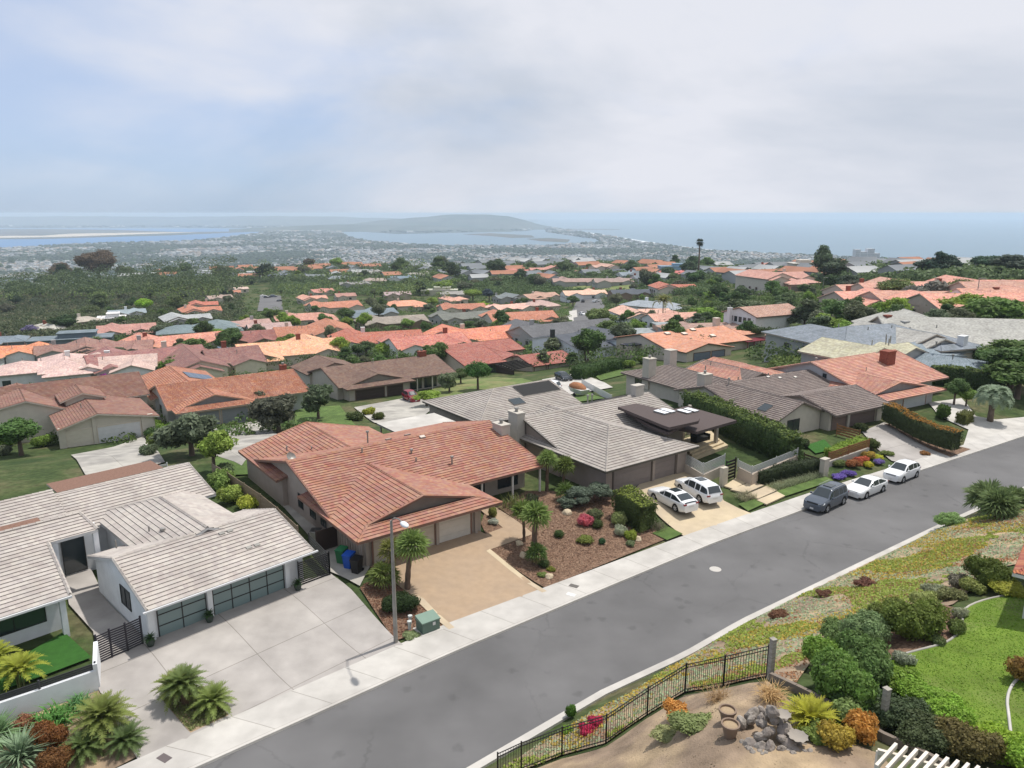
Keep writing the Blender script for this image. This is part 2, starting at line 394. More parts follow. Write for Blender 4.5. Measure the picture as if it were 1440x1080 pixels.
# asphalt with dark oil spots and pale scuffs
m = MATS['asphalt']; n, l = NT(m); b = n['Principled BSDF']; src = b.inputs['Base Color'].links[0].from_socket
tc = n.new('ShaderNodeTexCoord'); vo = n.new('ShaderNodeTexVoronoi'); vo.inputs['Scale'].default_value = .55; vo.inputs['Randomness'].default_value = 1
nw = n.new('ShaderNodeTexNoise'); nw.inputs['Scale'].default_value = 3; l.new(tc.outputs['Object'], nw.inputs[0])
ad = n.new('ShaderNodeVectorMath'); ad.operation = 'MULTIPLY_ADD'; l.new(nw.outputs[1], ad.inputs[0]); ad.inputs[1].default_value = (.6, .6, 0); l.new(tc.outputs['Object'], ad.inputs[2]); l.new(ad.outputs[0], vo.inputs[0])
mr = n.new('ShaderNodeMapRange'); mr.inputs[1].default_value = .09; mr.inputs[2].default_value = .20; mr.inputs[3].default_value = .82; mr.inputs[4].default_value = 1; l.new(vo.outputs['Distance'], mr.inputs[0])
mu = n.new('ShaderNodeVectorMath'); mu.operation = 'SCALE'; l.new(src, mu.inputs[0])
v2 = n.new('ShaderNodeTexVoronoi'); v2.feature = 'DISTANCE_TO_EDGE'; v2.inputs['Scale'].default_value = .16; l.new(ad.outputs[0], v2.inputs[0])
m2 = n.new('ShaderNodeMapRange'); m2.inputs[1].default_value = .004; m2.inputs[2].default_value = .012; m2.inputs[3].default_value = .84; m2.inputs[4].default_value = 1; l.new(v2.outputs[0], m2.inputs[0])
nx = n.new('ShaderNodeTexNoise'); nx.inputs['Scale'].default_value = .09; l.new(tc.outputs['Object'], nx.inputs[0]); m3 = n.new('ShaderNodeMapRange'); m3.inputs[1].default_value = .48; m3.inputs[2].default_value = .58; l.new(nx.outputs[0], m3.inputs[0])
m4 = n.new('ShaderNodeMix'); l.new(m3.outputs[0], m4.inputs[0]); m4.inputs[2].default_value = 1; l.new(m2.outputs[0], m4.inputs[3])
m5 = n.new('ShaderNodeMath'); m5.operation = 'MULTIPLY'; l.new(mr.outputs[0], m5.inputs[0]); l.new(m4.outputs[0], m5.inputs[1]); l.new(m5.outputs[0], mu.inputs['Scale']); l.new(mu.outputs[0], b.inputs['Base Color'])

def band(name, A, B, za, zb, mt, closed_side=False, parent=None):
    """strip between two polylines resampled to the same count"""
    def res(pl, n=120):
        d = [0]
        for p, q in zip(pl, pl[1:]): d.append(d[-1]+math.hypot(q[0]-p[0], q[1]-p[1]))
        o = []
        for i in range(n):
            t = d[-1]*i/(n-1); k = max(j for j in range(len(d)) if d[j] <= t+1e-9); k = min(k, len(pl)-2)
            f = (t-d[k])/(d[k+1]-d[k]); o.append((pl[k][0]+(pl[k+1][0]-pl[k][0])*f, pl[k][1]+(pl[k+1][1]-pl[k][1])*f))
        return o, d[-1]
    (a, la), (b_, lb) = res(A), res(B); mb = MB()
    for i in range(len(a)-1):
        u0, u1 = la*i/119, la*(i+1)/119
        mb.poly([(*b_[i], zb), (*b_[i+1], zb), (*a[i+1], za), (*a[i], za)], 0, [(u0, 0), (u1, 0), (u1, 2.5), (u0, 2.5)])
    return mb.build(name, mt, parent)
road = band('road', KERB_L, KERB_R, -.03, -.03, MATS['asphalt']); tag(road, kind='structure')
# sidewalk slab with its kerb face; gutterless rolled kerb
kl_in = offs(KERB_L, .16)
mb_w = band('sidewalk', WALK_L, kl_in, .10, .10, M_WALK); tag(mb_w, kind='structure')
k1 = band('kerb', kl_in, KERB_L, .10, .085, MATS['concrete']); tag(k1, kind='structure')
k2 = band('kerb_face', KERB_L, offs(KERB_L, -.02), .085, -.05, MATS['concrete'], parent=k1)
w2 = band('sidewalk_edge', WALK_L, offs(WALK_L, .02), .10, -.15, MATS['concrete'], parent=mb_w)
kr_o = offs(KERB_R, -.42)
k3 = band('kerb', kr_o, KERB_R, .13, .13, MATS['concrete']); tag(k3, kind='structure'); 
band('kerb_face', KERB_R, offs(KERB_R, .02), .13, -.05, MATS['concrete'], parent=k3)
band('kerb_back', kr_o, offs(kr_o, -.02), .13, -.1, MATS['concrete'], parent=k3)
# patched strip of newer asphalt and manhole, valve covers
def disc(name, u, v, r_, mt, label, cat, zz=-.02, n=20, grp=None):
    x, y = at(u, v, 0); mb = MB(); mb.lathe([(0.001, .012), (r_*.82, .012), (r_*.84, .006), (r_, .006), (r_, -.02)], n)
    o = mb.build(name, mt); o.location = (x, y, zz); tag(o, label, cat, grp); return o
disc('manhole_cover', 1006, 800, .42, MATS['concrete'], 'pale round manhole cover in the middle of the grey road', 'manhole cover')
# ---------------------------------------------------------------- houses
def clip(poly, f):
    """Sutherland-Hodgman; keeps points where f(p) >= 0"""
    out = []
    for i in range(len(poly)):
        p, q = poly[i], poly[(i+1) % len(poly)]; a, b = f(p), f(q)
        if a >= 0: out.append(p)
        if (a >= 0) != (b >= 0):
            t = a/(a-b); out.append(tuple(p[k]+(q[k]-p[k])*t for k in range(2)))
    return out
def slope(mb, poly, eo, ed, up, ze, pitch, course=.36, lap=.05, thick=.16, strips=True, tile=1.0):
    """roof slope over a plan outline: eave origin eo, eave direction ed, up-slope direction up (unit vectors in plan)"""
    W = lambda p: (p[0]-eo[0])*up[0]+(p[1]-eo[1])*up[1]
    A = lambda p: (p[0]-eo[0])*ed[0]+(p[1]-eo[1])*ed[1]
    wmax = max(W(p) for p in poly); cr = course/math.sqrt(1+pitch*pitch)
    Z = lambda w: ze+pitch*w
    poly = list(poly)
    ar = sum(poly[i][0]*poly[(i+1) % len(poly)][1]-poly[(i+1) % len(poly)][0]*poly[i][1] for i in range(len(poly)))
    if ar < 0: poly = poly[::-1]
    if strips:
        k = 0; w0 = min(W(p) for p in poly)
        while w0 < wmax-.01:
            w1 = min(w0+cr, wmax)
            pl = clip(clip(poly, lambda p: W(p)-w0), lambda p: w1-W(p))
            if len(pl) > 2:
                mb.poly([(p[0], p[1], Z(W(p))+lap*(1-(W(p)-w0)/cr)) for p in pl], 0, [(A(p)/.30, k+.12+.85*(W(p)-w0)/cr) for p in pl])
                lo = [p for p in pl if W(p) < w0+1e-4]
                if len(lo) >= 2:
                    lo.sort(key=A); p, q = lo[0], lo[-1]
                    if up[0]*ed[1]-up[1]*ed[0] > 0: p, q = q, p
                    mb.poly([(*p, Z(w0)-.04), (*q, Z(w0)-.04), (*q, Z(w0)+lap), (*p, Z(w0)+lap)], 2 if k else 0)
            w0 = w1; k += 1
    else:
        mb.poly([(p[0], p[1], Z(W(p))+lap) for p in poly], 0, [(A(p)/.30, W(p)/cr) for p in poly])
    mb.poly([(p[0], p[1], Z(W(p))-thick) for p in poly][::-1], 1)
    for i in range(len(poly)):
        p, q = poly[i], poly[(i+1) % len(poly)]
        mb.poly([(*p, Z(W(p))-thick), (*q, Z(W(q))-thick), (*q, Z(W(q))+.005), (*p, Z(W(p))+.005)], 1)
def cap_line(caps, p, q, r_=.11):
    mb = MB(); caps.append(mb)
    p, q = Vector(p), Vector(q); L_ = (q-p).length; n = max(1, int(L_/.42)) if L_ < 40 else 40
    d = (q-p)/n
    x = d.cross(Vector((0, 0, 1))).normalized()*r_
    for i in range(n):
        a = p+d*i; b = a+d*1.04; h0 = Vector((0, 0, .075)); h1 = Vector((0, 0, .045))
        up = Vector((0, 0, .02))
        mb.poly([a-x-up, b-x*.85-up, b+h1, a+h0], 0, [(i*3, 0), (i*3+1, 0), (i*3+1, .9), (i*3, .9)])
        mb.poly([a+h0, b+h1, b+x*.85-up, a+x-up], 0, [(i*3, 0), (i*3+1, 0), (i*3+1, .9), (i*3, .9)])
class House:
    def __init__(s, name, label, org, az, pad, roofc, wallc, trimc=(.45, .42, .38), roofm=None, wallm=None, strips=True, group=None, cat='house', course=.34, z0=-1.6):
        s.e = empty(name, (org[0], org[1], pad), math.pi/2-R(az), label, cat, group)
        s.roof = MB(); s.wall = MB(); s.cap = []; s.pad = pad; s.rc = roofc; s.wc = wallc; s.tc = trimc
        s.rm = roofm or MR_FLAT; s.wm = wallm or MATS['stucco']; s.strips = strips; s.course = course; s.z0 = z0
        s.org = org; s.az = az; s.later = []
    def w2l(s, x, y):
        a = R(s.az); x -= s.org[0]; y -= s.org[1]
        return (x*math.sin(a)+y*math.cos(a), -x*math.cos(a)+y*math.sin(a))
    def px(s, u, v, z): return s.w2l(*at(u, v, z))
    def block(s, a0, a1, b0, b1, ax='a', ze=2.5, p=.28, e0='g', e1='g', rp=.5, oh=.7, vg=.35, walls=True, ww=None, k=1.5, caps=True):
        """one gabled / hipped volume; ridge runs along ax; e0,e1: g gable, h hip, d dutch gable, n open into another roof"""
        T = (lambda q: (q[0], q[1])) if ax == 'a' else (lambda q: (q[1], q[0]))
        s0, s1, t0, t1 = (a0, a1, b0, b1) if ax == 'a' else (b0, b1, a0, a1)
        Lw = t1-t0; rt = Lw*rp; zr = ze+p*rt; p1 = (zr-ze)/(Lw-rt)
        def end(e, c, sg):
            # returns list of plan points on side0 and side1 going from eave to ridge at this end
            if e == 'h': return [(c, 0), (c+sg*rt, rt)], [(c, Lw), (c+sg*rt, rt)]
            if e == 'd': return [(c, 0), (c+sg*k, k), (c+sg*k, rt)], [(c, Lw), (c+sg*k, Lw-k), (c+sg*k, rt)]
            return [(c, 0), (c, rt)], [(c, Lw), (c, rt)]
        A0, A1 = end(e0, s0, 1); B0, B1 = end(e1, s1, -1)
        sh = lambda pts: [T((x, t0+y)) for x, y in pts]
        ed = T((1, 0)); up0 = T((0, 1)); up1 = T((0, -1))
        kw = dict(strips=s.strips, course=s.course)
        slope(s.roof, sh(A0+B0[::-1]), T((s0, t0)), ed, up0, ze, p, **kw)
        slope(s.roof, sh(A1+B1[::-1]), T((s0, t1)), ed, up1, ze, p1, **kw)
        r0 = A0[-1][0]; r1 = B0[-1][0]
        P3 = lambda x, y, z: (*T((x, y)), z)
        if caps: cap_line(s.cap, P3(r0, t0+rt, zr+.03), P3(r1, t0+rt, zr+.03))
        for e, c, sg, E0, E1 in ((e0, s0, 1, A0, A1), (e1, s1, -1, B0, B1)):
            upv = T((sg, 0))
            if e == 'h':
                slope(s.roof, sh([(c, 0), (c+sg*rt, rt), (c, Lw)]), T((c, t0)), T((0, 1)), upv, ze, (zr-ze)/rt, **kw)
                if caps:
                    for q in (E0, E1): cap_line(s.cap, P3(q[0][0], t0+q[0][1], ze+.05), P3(q[-1][0], t0+q[-1][1], zr+.03))
            if e == 'd':
                slope(s.roof, sh([(c, 0), (c+sg*k, k), (c+sg*k, Lw-k), (c, Lw)]), T((c, t0)), T((0, 1)), upv, ze, p, **kw)
                x = c+sg*(k+.25)
                tri = [P3(x, t0+k*.9, ze+p*k*.9), P3(x, t0+rt, zr-.08), P3(x, t0+Lw-k*.9, ze+p*k*.9)]
                s.wall.poly(tri); s.wall.poly(tri[::-1])
                if caps:
                    for q in (E0, E1): cap_line(s.cap, P3(q[0][0], t0+q[0][1], ze+.05), P3(q[1][0], t0+q[1][1], ze+p*k+.03)); cap_line(s.cap, P3(q[1][0]+0, t0+q[1][1], ze+p*k+.05), P3(q[2][0], t0+q[2][1], zr+.05))
            if e == 'g' and caps:
                for q in (E0, E1): cap_line(s.cap, P3(c+sg*.06, t0+q[0][1], ze+.05), P3(c+sg*.06, t0+q[1][1], zr+.05), .09)
        if walls:
            o0, o1 = (vg if e0 != 'd' and e0 != 'h' else oh), (vg if e1 != 'd' and e1 != 'h' else oh)
            if ww: w0, w1, wt0, wt1 = ww
            else: w0, w1, wt0, wt1 = s0+o0, s1-o1, t0+oh, t1-oh
            zs0 = ze+p*(wt0-t0)-.1; zs1 = ze+p1*(t1-wt1)-.1
            zt_ = min(zs0, zs1)
            def face(pts):
                s.wall.poly(pts, 0, [(q[0]+q[1], q[2]) for q in pts])
            q0, q1 = P3(w0, wt0, s.z0), P3(w1, wt0, s.z0); q2, q3 = P3(w1, wt1, s.z0), P3(w0, wt1, s.z0)
            Tt = lambda q, z: (q[0], q[1], z)
            for (m_, n_, za, zb) in ((q0, q1, zs0, zs0), (q2, q3, zs1, zs1)): face([m_, n_, Tt(n_, zb), Tt(m_, za)])
            for c, e, m_, n_ in ((w1, e1, q1, q2), (w0, e0, q0, q3)):
                pts = [m_, n_, Tt(n_, zs1), Tt(m_, zs0)]
                if e in 'gn':
                    pts = [m_, n_, Tt(n_, zs1), P3(c, t0+rt, zr-.1), Tt(m_, zs0)]
                face(pts)
        return zr
    def raw_slope(s, poly, eo, up, ze, pitch, strips=None):
        ed = (up[1], -up[0]); slope(s.roof, poly, eo, ed, up, ze, pitch, strips=s.strips if strips is None else strips, course=s.course)
    # --- attachments; f = facing: 'f' front (-b), 'l' left (-a), 'r' right (+a), 'k' back (+b)
    def panel(s, f, c0, c1, d, z0, z1, t=.05):
        """box on a wall plane: c0..c1 along the wall at depth coordinate d, sticking out t"""
        if f == 'f': return (c0, c1, d-t, d+.03, z0, z1)
        if f == 'k': return (c0, c1, d-.03, d+t, z0, z1)
        if f == 'l': return (d-t, d+.03, c0, c1, z0, z1)
        return (d-.03, d+t, c0, c1, z0, z1)
    def garage(s, f, c0, c1, d, z0=0, h=2.15, color=(.6, .58, .54), style='panel', label=None):
        mb = MB(); n = 4
        if style == 'glass':
            cols = max(2, round((c1-c0)/1.2)); rows = 3
            mb.box(*s.panel(f, c0, c1, d, z0, z0+h, .03)); o = mb.build('garage_door', MATS['frost'], s.e)
            fr = MB(); w = .055
            for i in range(cols+1):
                x = c0+(c1-c0-w)*i/cols; fr.box(*s.panel(f, x, x+w, d, z0, z0+h, .06))
            for i in range(rows+1):
                z = z0+(h-w)*i/rows; fr.box(*s.panel(f, c0+.002, c1-.002, d, z, z+w, .058))
            fr.build('frame', MATS['black_metal'], o)
        else:
            for i in range(n):
                mb.box(*s.panel(f, c0, c1, d, z0+h*i/n+.012, z0+h*(i+1)/n, .045 if i % 2 else .05))
            if style == 'vert':
                k = int((c1-c0)/.3)
                for i in range(1, k):
                    x = c0+(c1-c0)*i/k; mb.box(*s.panel(f, x-.02, x+.02, d, z0+.02, z0+h-.02, .07))
            o = mb.build('garage_door', MATS['paint'], s.e, color=color)
            fr = MB()
            for x in (c0-.12, c1): fr.box(*s.panel(f, x, x+.12, d, z0-.05, z0+h+.12, .09))
            fr.box(*s.panel(f, c0, c1, d, z0+h, z0+h+.12, .088)); q = fr.build('frame', MATS['paint'], o, color=s.tc)
        if label: o['label'] = label
        return o
    def window(s, f, c0, c1, d, z0, z1, nx=2, ny=1, fc=(.03, .03, .03), name='window', w=.05):
        mb = MB()
        for i in range(nx+1):
            x = c0+(c1-c0-w)*i/nx; mb.box(*s.panel(f, x, x+w, d, z0, z1, .05))
        for i in range(ny+1):
            z = z0+(z1-z0-w)*i/ny; mb.box(*s.panel(f, c0+.002, c1-.002, d, z, z+w, .047))
        o = mb.build(name, MATS['paint'], s.e, color=fc)
        g = MB(); g.box(*s.panel(f, c0+.01, c1-.01, d, z0+.01, z1-.01, .02)); g.build('pane', MATS['glass'], o)
        return o
    def post(s, a, b, z0, z1, w=.2, color=None, name='post'):
        mb = MB(); mb.box(a-w/2, a+w/2, b-w/2, b+w/2, z0, z1); return mb.build(name, MATS['stucco'], s.e, color=color or s.wc)
    def box(s, name, a0, a1, b0, b1, z0, z1, mt, color=None, parent=None):
        mb = MB(); mb.box(a0, a1, b0, b1, z0, z1); return mb.build(name, mt, parent or s.e, color=color)
    def on_roof(s, fn): s.later.append(fn)
    def chimney(s, a, b, wa, wb, z1, mt='stucco', color=(.5, .47, .42), flue=True):
        def f(r_):
            mb = MB(); mb.box(a-wa/2, a+wa/2, b-wb/2, b+wb/2, 0 if mt == 'full' else 1.0, z1); mb.box(a-wa/2-.06, a+wa/2+.06, b-wb/2-.06, b+wb/2+.06, z1-.12, z1+.03)
            o = mb.build('chimney', MATS['brick' if mt == 'brick' else 'stucco'], r_, color=color)
            if flue:
                m2 = MB(); m2.lathe([(.16, 0), (.16, .25), (.24, .27), (.2, .38), (.001, .4)], 10, (a, b, z1+.03)); m2.build('flue', MATS['steel'], o)
        s.later.append(f)
    def vent(s, a, b, z, h=.5, r_=.05, hood=False):
        def f(q):
            mb = MB(); prof = [(r_, -.1), (r_, h), (.001, h)] if not hood else [(r_, -.1), (r_, h), (r_*2.2, h+.02), (r_*2, h+.16), (.001, h+.2)]
            mb.lathe(prof, 8, (a, b, z)); mb.build('vent_pipe', MATS['steel'] if hood else MATS['bark'] if False else MATS['steel'], q)
        s.later.append(f)
    def roofbox(s, name, a0, a1, b0, b1, zf, h, mt, color=None, lift=.06):
        """flat object lying on a slope: zf(a,b) gives the slope height"""
        def f(q):
            mb = MB(); P = [(a0, b0), (a1, b0), (a1, b1), (a0, b1)]
            top = [(x, y, zf(x, y)+lift+h) for x, y in P]; bot = [(x, y, zf(x, y)-.02) for x, y in P]
            mb.poly(top, 0, [(p[0], p[1]) for p in P])
            for i in range(4): mb.poly([bot[i], bot[(i+1) % 4], top[(i+1) % 4], top[i]], 1)
            mb.build(name, [mt, MATS['steel']], q, color=color)
        s.later.append(f)
    def finish(s):
        ro = s.roof.build('roof', [s.rm, MATS['fascia_lapshade'], MATS['fascia_lapshade']], s.e, color=s.rc)
        # fascia slots: trim colour, then darkened tile colour painting shade under each course
        ro.data.materials[1] = FASCIA_LAPSHADE(s.tc); ro.data.materials[2] = FASCIA_LAPSHADE((s.rc[0]*.5, s.rc[1]*.5, s.rc[2]*.5))
        for q in s.cap: q.build('ridge_cap', s.rm, ro, color=tuple(c*1.02 for c in s.rc))
        s.wall.build('wall', s.wm, s.e, color=s.wc)
        for f in s.later: f(ro)
        s.ro = ro
        return s
_fc = {}
def FASCIA_LAPSHADE(c):
    k = tuple(round(x, 2) for x in c)
    if k not in _fc: _fc[k] = mat('fascia_lapshade_%d' % len(_fc), k, .75, .08, 2)
    return _fc[k]
# ---------------------------------------------------------------- the front row of houses
WHITE = (.72, .74, .76)
def flatz(z): return lambda a, b: z
# ===== white house (left)
A = House('white_house', 'white stucco house with pale grey-pink concrete tiles and black glass garage doors', (-20.25, 37.51), 44, 1.0, (.41, .365, .33), WHITE, trimc=(.50, .50, .50))
A.block(0, 10.6, 0, 9.8, 'a', 2.5, .306, oh=.4, ww=(.3, 10.3, 1.15, 9.3), vg=.3)
A.block(2.1, 9.3, 4.6, 15.9, 'b', 2.95, .37, 'n', 'h', oh=.5, walls=True, ww=(5.0, 14.5, 2.5, 8.8))
A.block(.2, 10.3, 13.6, 22.6, 'a', 2.85, .32, 'n', 'g', oh=.6)
A.block(-16, .6, 13.9, 23.2, 'a', 3.0, .33, 'g', 'n', oh=.6)
A.raw_slope([(-22, 5), (-2.35, 5), (-1.95, 10.1), (.9, 10.1), (.55, 12.3), (-22, 12.3)], (0, 5), (0, 1), 2.5, .29)
cap_line(A.cap, (-2.35, 5.03, 2.6), (-1.95, 10.1, 4.05)); cap_line(A.cap, (.9, 10.1, 4.05), (.55, 12.3, 4.7)); cap_line(A.cap, (-22, 12.3, 4.68), (.55, 12.3, 4.68))
A.wall.box(-21.5, -2.7, 6.4, 12.2, -1.6, 2.75); A.wall.box(-4.4, -2.75, 8.4, 13.4, 2.0, 3.5)
A.wall.box(-21.5, -2.75, 11.9, 13.8, 2.7, 4.3)

A.garage('f', .88, 3.75, 1.15, h=2.15, style='glass'); A.garage('f', 4.15, 8.9, 1.15, h=2.15, style='glass')
for a_, w_ in ((.5, .35), (3.95, .3), (9.1, .3), (10.05, .35)):
    A.wall.box(a_-w_/2, a_+w_/2, .98, 1.2, -1, 2.6)
A.window('l', 3.4, 5.0, .3, 1.0, 2.25, nx=2)
A.window('f', -6.6, -3.4, 6.4, .75, 2.1, nx=2); A.window('f', -12.5, -9.2, 6.4, .75, 2.1, nx=2)
for a_ in (-2.75, -7.4, -13): A.post(a_, 5.35, -.4, 2.45, .3, name='pillar')
for a_ in (-1.6, .75): A.post(a_, 10.3, -.4, 4.0, .3, name='pillar')
A.wall.box(-2.6, 1.6, 13.2, 13.4, -.6, 3.3)
A.window('f', -.6, .8, 13.15, .2, 3.0, nx=1, name='entry_window')
A.on_roof(lambda q: None)
A.roofbox('flat_deck', -22, -1.6, 12.35, 13.6, flatz(4.45), .05, MATS['gravelroof'])
A.roofbox('flat_deck', .8, 8.3, 18.2, 20.8, flatz(4.27), .05, MATS['gravelroof'])
for a_, b_ in ((4.0, 7.6), (5.6, 9.2), (3.5, 8.6), (4.6, 6.6), (1.2, 7.9), (-8, 15.6), (-6.6, 15.9)): A.vent(a_, b_, 3.4 if b_ < 10 else 3.6, .45 if a_ != 4.0 else .3, .05 if a_ not in (4.0, 5.6) else .09, hood=a_ in (4.0, 5.6))
for a_, b_ in ((6.2, 4.0), (7.0, 2.0), (-12.5, 17)): 
    A.roofbox('roof_vent', a_, a_+.35, b_, b_+.22, lambda x, y: 2.5+.306*min(y, 9.8-y) if y < 10 else 2.7+.33*(y-13.9), .04, MATS['steel'])
    A.roofbox('roof_vent', a_+.55, a_+.9, b_, b_+.22, lambda x, y: 2.5+.306*min(y, 9.8-y) if y < 10 else 2.7+.33*(y-13.9), .04, MATS['steel'])
g = MB(); g.box(-.2, 10.8, -.1, .02, 2.40, 2.5); g.build('gutter', MATS['paint'], A.e, color=(.62, .63, .64))
g = MB(); g.box(-22, -2.3, 4.9, 5.02, 2.38, 2.5); g.build('gutter', MATS['paint'], A.e, color=(.66, .67, .68))
A.finish()
# ===== brown-red tiled house (centre)
B = House('tiled_house', 'tan board-and-batten house with weathered brown-red tile roof beside the tan driveway', (-10.36, 46.29), 53, 1.0, (.325, .142, .092), (.36, .31, .27), trimc=(.22, .13, .10))
B.block(0, 12.07, 0, 10.6, 'b', 2.5, .25, 'd', 'n', k=1.5, oh=.9, ww=(1.25, 10, .9, 10.9))
B.block(.2, 20.2, 4.6, 21.6, 'a', 2.5, .25, 'g', 'g', oh=1.0, ww=(.9, 19.6, 6.9, 20.6))
B.block(-.1, 13.2, 14.9, 24.8, 'b', 2.5, .25, 'n', 'g', oh=.6)
B.garage('f', 1.75, 6.7, 1.25, h=2.1, color=(.50, .45, .38)); B.garage('f', 7.1, 9.9, 1.25, h=2.1, color=(.58, .55, .50))
for a_ in (1.2, 6.9, 10.35): B.wall.box(a_-.12, a_+.12, 1.02, 1.28, -1, 2.8)
for i in range(22):
    b_ = 1.4+i*.42
    if b_ < 5.4: B.wall.box(.84, .91, b_, b_+.05, -1, 2.6)
B.window('l', 9.3, 10.4, .9, .75, 1.95, nx=2); B.window('l', 11.8, 12.8, .9, .75, 1.95, nx=2); B.window('l', 7.3, 8.3, .9, .75, 1.95, nx=2)
B.window('f', 13.0, 15.2, 6.9, .2, 2.2, nx=2, name='sliding_door'); B.window('f', 16.6, 18.8, 6.9, .4, 2.2, nx=2)
for a_ in (13.6, 16.8, 19.8): B.post(a_, 5.0, -.6, 2.45, .14, (.62, .60, .56), 'porch_post')
g = MB(); g.box(12.3, 20, 4.95, 5.1, 2.3, 2.48); g.build('porch_beam', MATS['wood'], B.e, color=(.14, .11, .09))
B.chimney(20.0, 11.0, .95, 1.5, 4.9, color=(.46, .43, .38))
zB = lambda a, b: 2.5+.25*min(b-4.6, 21.6-b)
for a_, b_, h_, hd in ((8.3, 15.0, 1.0, True), (9.9, 9.3, .35, False), (12.5, 7.8, .6, True), (6.4, 12.2, .4, False), (4.3, 18, .4, False), (2.6, 19.5, .35, False), (10.2, 10.6, .25, True)): B.vent(a_, b_, zB(a_, b_) if b_ < 16 else 3.5, h_, .07, hd)
for a_, b_ in ((9.6, 13.9), (11.9, 14.6), (12.2, 12.4)): B.roofbox('roof_vent', a_, a_+.5, b_, b_+.35, zB, .1, MATS['paint'], color=(.55, .48, .42))
def dish(q):
    mb = MB(); mb.tube([(1.0, 14.3, 3.6), (1.0, 14.3, 4.5)], .035, 6)
    o = mb.build('dish_mast', MATS['steel'], q)
    d = MB(); prof = [(.001, .0), (.18, .02), (.34, .09), (.42, .16)]; d.lathe(prof, 16); e_ = d.build('satellite_dish', MATS['steel'], q, smooth=True); e_.location = (1.0, 14.3, 4.5); e_.rotation_euler = (R(50), 0, R(20))
B.on_roof(dish)
# flat pale patio roof behind
B.roofbox('patio_roof', 14.5, 21.5, 20.2, 25.6, flatz(2.35), .12, MATS['concrete'])
for a_ in (14.8, 21.2): B.post(a_, 25.3, -2.5, 2.3, .15, name='patio_post')
B.finish()
# ===== grey tiled house with two white cars
C_ = House('grey_house', 'taupe house with grey striped tile roof and flat dark patio canopies', (7.96, 60.08), 53.5, 1.0, (.33, .295, .265), (.30, .255, .225), trimc=(.10, .085, .075))
C_.block(0, 12, 0, 15, 'b', 2.6, .33, 'h', 'n', rp=.475, oh=1.1, ww=(1.0, 13, 1.0, 11.2))
C_.block(.5, 18.4, 6.4, 18.6, 'a', 2.6, .31, 'g', 'g', oh=.7)
zC = lambda a, b: 2.6+.31*min(b-6.4, 18.6-b)
C_.garage('f', 1.9, 6.6, 1.0, h=2.15, color=(.21, .18, .17)); C_.garage('f', 7.1, 9.8, 1.0, h=2.15, color=(.21, .18, .17))
C_.wall.box(6.7, 7.0, .82, 1.1, -1, 2.7); C_.wall.box(10.0, 11.3, .8, 1.1, -1, 2.7)
C_.window('l', 9.6, 10.9, 1.2, .8, 2.0, nx=2); C_.window('l', 13.3, 14.6, 1.2, .8, 2.0, nx=2)
C_.chimney(.2, 12.9, .9, 1.5, 5.1, color=(.46, .43, .38)); C_.chimney(16.6, 12.6, 1.2, .8, 5.6, color=(.46, .43, .38), flue=False)
C_.window('f', 13, 16, 8, .1, 2.2, nx=3, name='sliding_door')
def flatroof(h, name, pts, z, th=.28):
    P_ = [h.px(u, v, z+h.pad) for u, v in pts]
    def f(q):
        mb = MB(); mb.poly([(*p, z) for p in P_]); mb.poly([(*p, z-th) for p in P_][::-1])
        for i in range(len(P_)): mb.poly([(*P_[i], z-th), (*P_[(i+1) % len(P_)], z-th), (*P_[(i+1) % len(P_)], z), (*P_[i], z)], 0)
        mb.build(name, MATS['siding'], q, color=(.085, .065, .062))
    h.on_roof(f); return P_
flatroof(C_, 'flat_canopy', [(869, 572), (895, 567), (984, 588), (982, 592), (941, 601), (930, 597)], 4.5)
flatroof(C_, 'flat_canopy', [(940, 577), (966, 571), (1036, 591), (980, 607), (946, 600)], 3.55)
flatroof(C_, 'flat_canopy', [(880, 579), (900, 576), (966, 596), (940, 608), (918, 600)], 3.9)
for u, v, z in ((930, 581, 4.5), (939, 579, 4.5), (962, 580, 3.55), (972, 578, 3.55)):
    a_, b_ = C_.px(u, v, z+1)
    C_.roofbox('skylight', a_-.35, a_+.35, b_-.75, b_+.75, flatz(z), .12, MATS['paint'], color=(.75, .78, .82))
for u, v in ((1006, 628), (960, 616), (968, 610)):
    a_, b_ = C_.px(u, v, 1.0); C_.post(a_, b_, -.3, 3.3, .32, (.42, .38, .33), 'pillar')
a_, b_ = C_.px(963, 606, 3.2)
C_.wall.box(12.2, 15.5, 5.2, 8.2, -1, 3.3)
for u, v in ((967, 556), (980, 554)):
    pass
for a_, b_ in ((10.0, 13.4), (10.8, 13.6)): C_.vent(a_, b_, zC(a_, b_), .9, .07, True)
C_.vent(8.2, 4.0, 3.6, .4); C_.vent(13, 10, zC(13, 10), .4)
# rear wing with skylight and pool heating panels
o_ = C_.px(683, 590, 3.4)
C_.block(o_[0]-1.5, o_[0]+13, o_[1]-1, o_[1]+11, 'a', 2.4, .3, 'h', 'n', oh=.6)
b0 = o_[1]-1
zC2 = lambda a, b: 2.4+.3*min(b-b0, 12-(b-b0))
C_.roofbox('skylight', o_[0]+4.6, o_[0]+6.2, b0+2.0, b0+3.2, zC2, .1, MATS['glass'])
C_.roofbox('solar_panel', o_[0]+7, o_[0]+12.5, b0+3.4, b0+5.6, zC2, .08, MATS['rubber'])
C_.roofbox('solar_panel', 10.5, 15.5, 13.0, 14.6, zC, .1, MATS['rubber']); C_.roofbox('solar_panel', 12.0, 17.5, 15.0, 16.8, zC, .1, MATS['rubber'])
C_.finish()
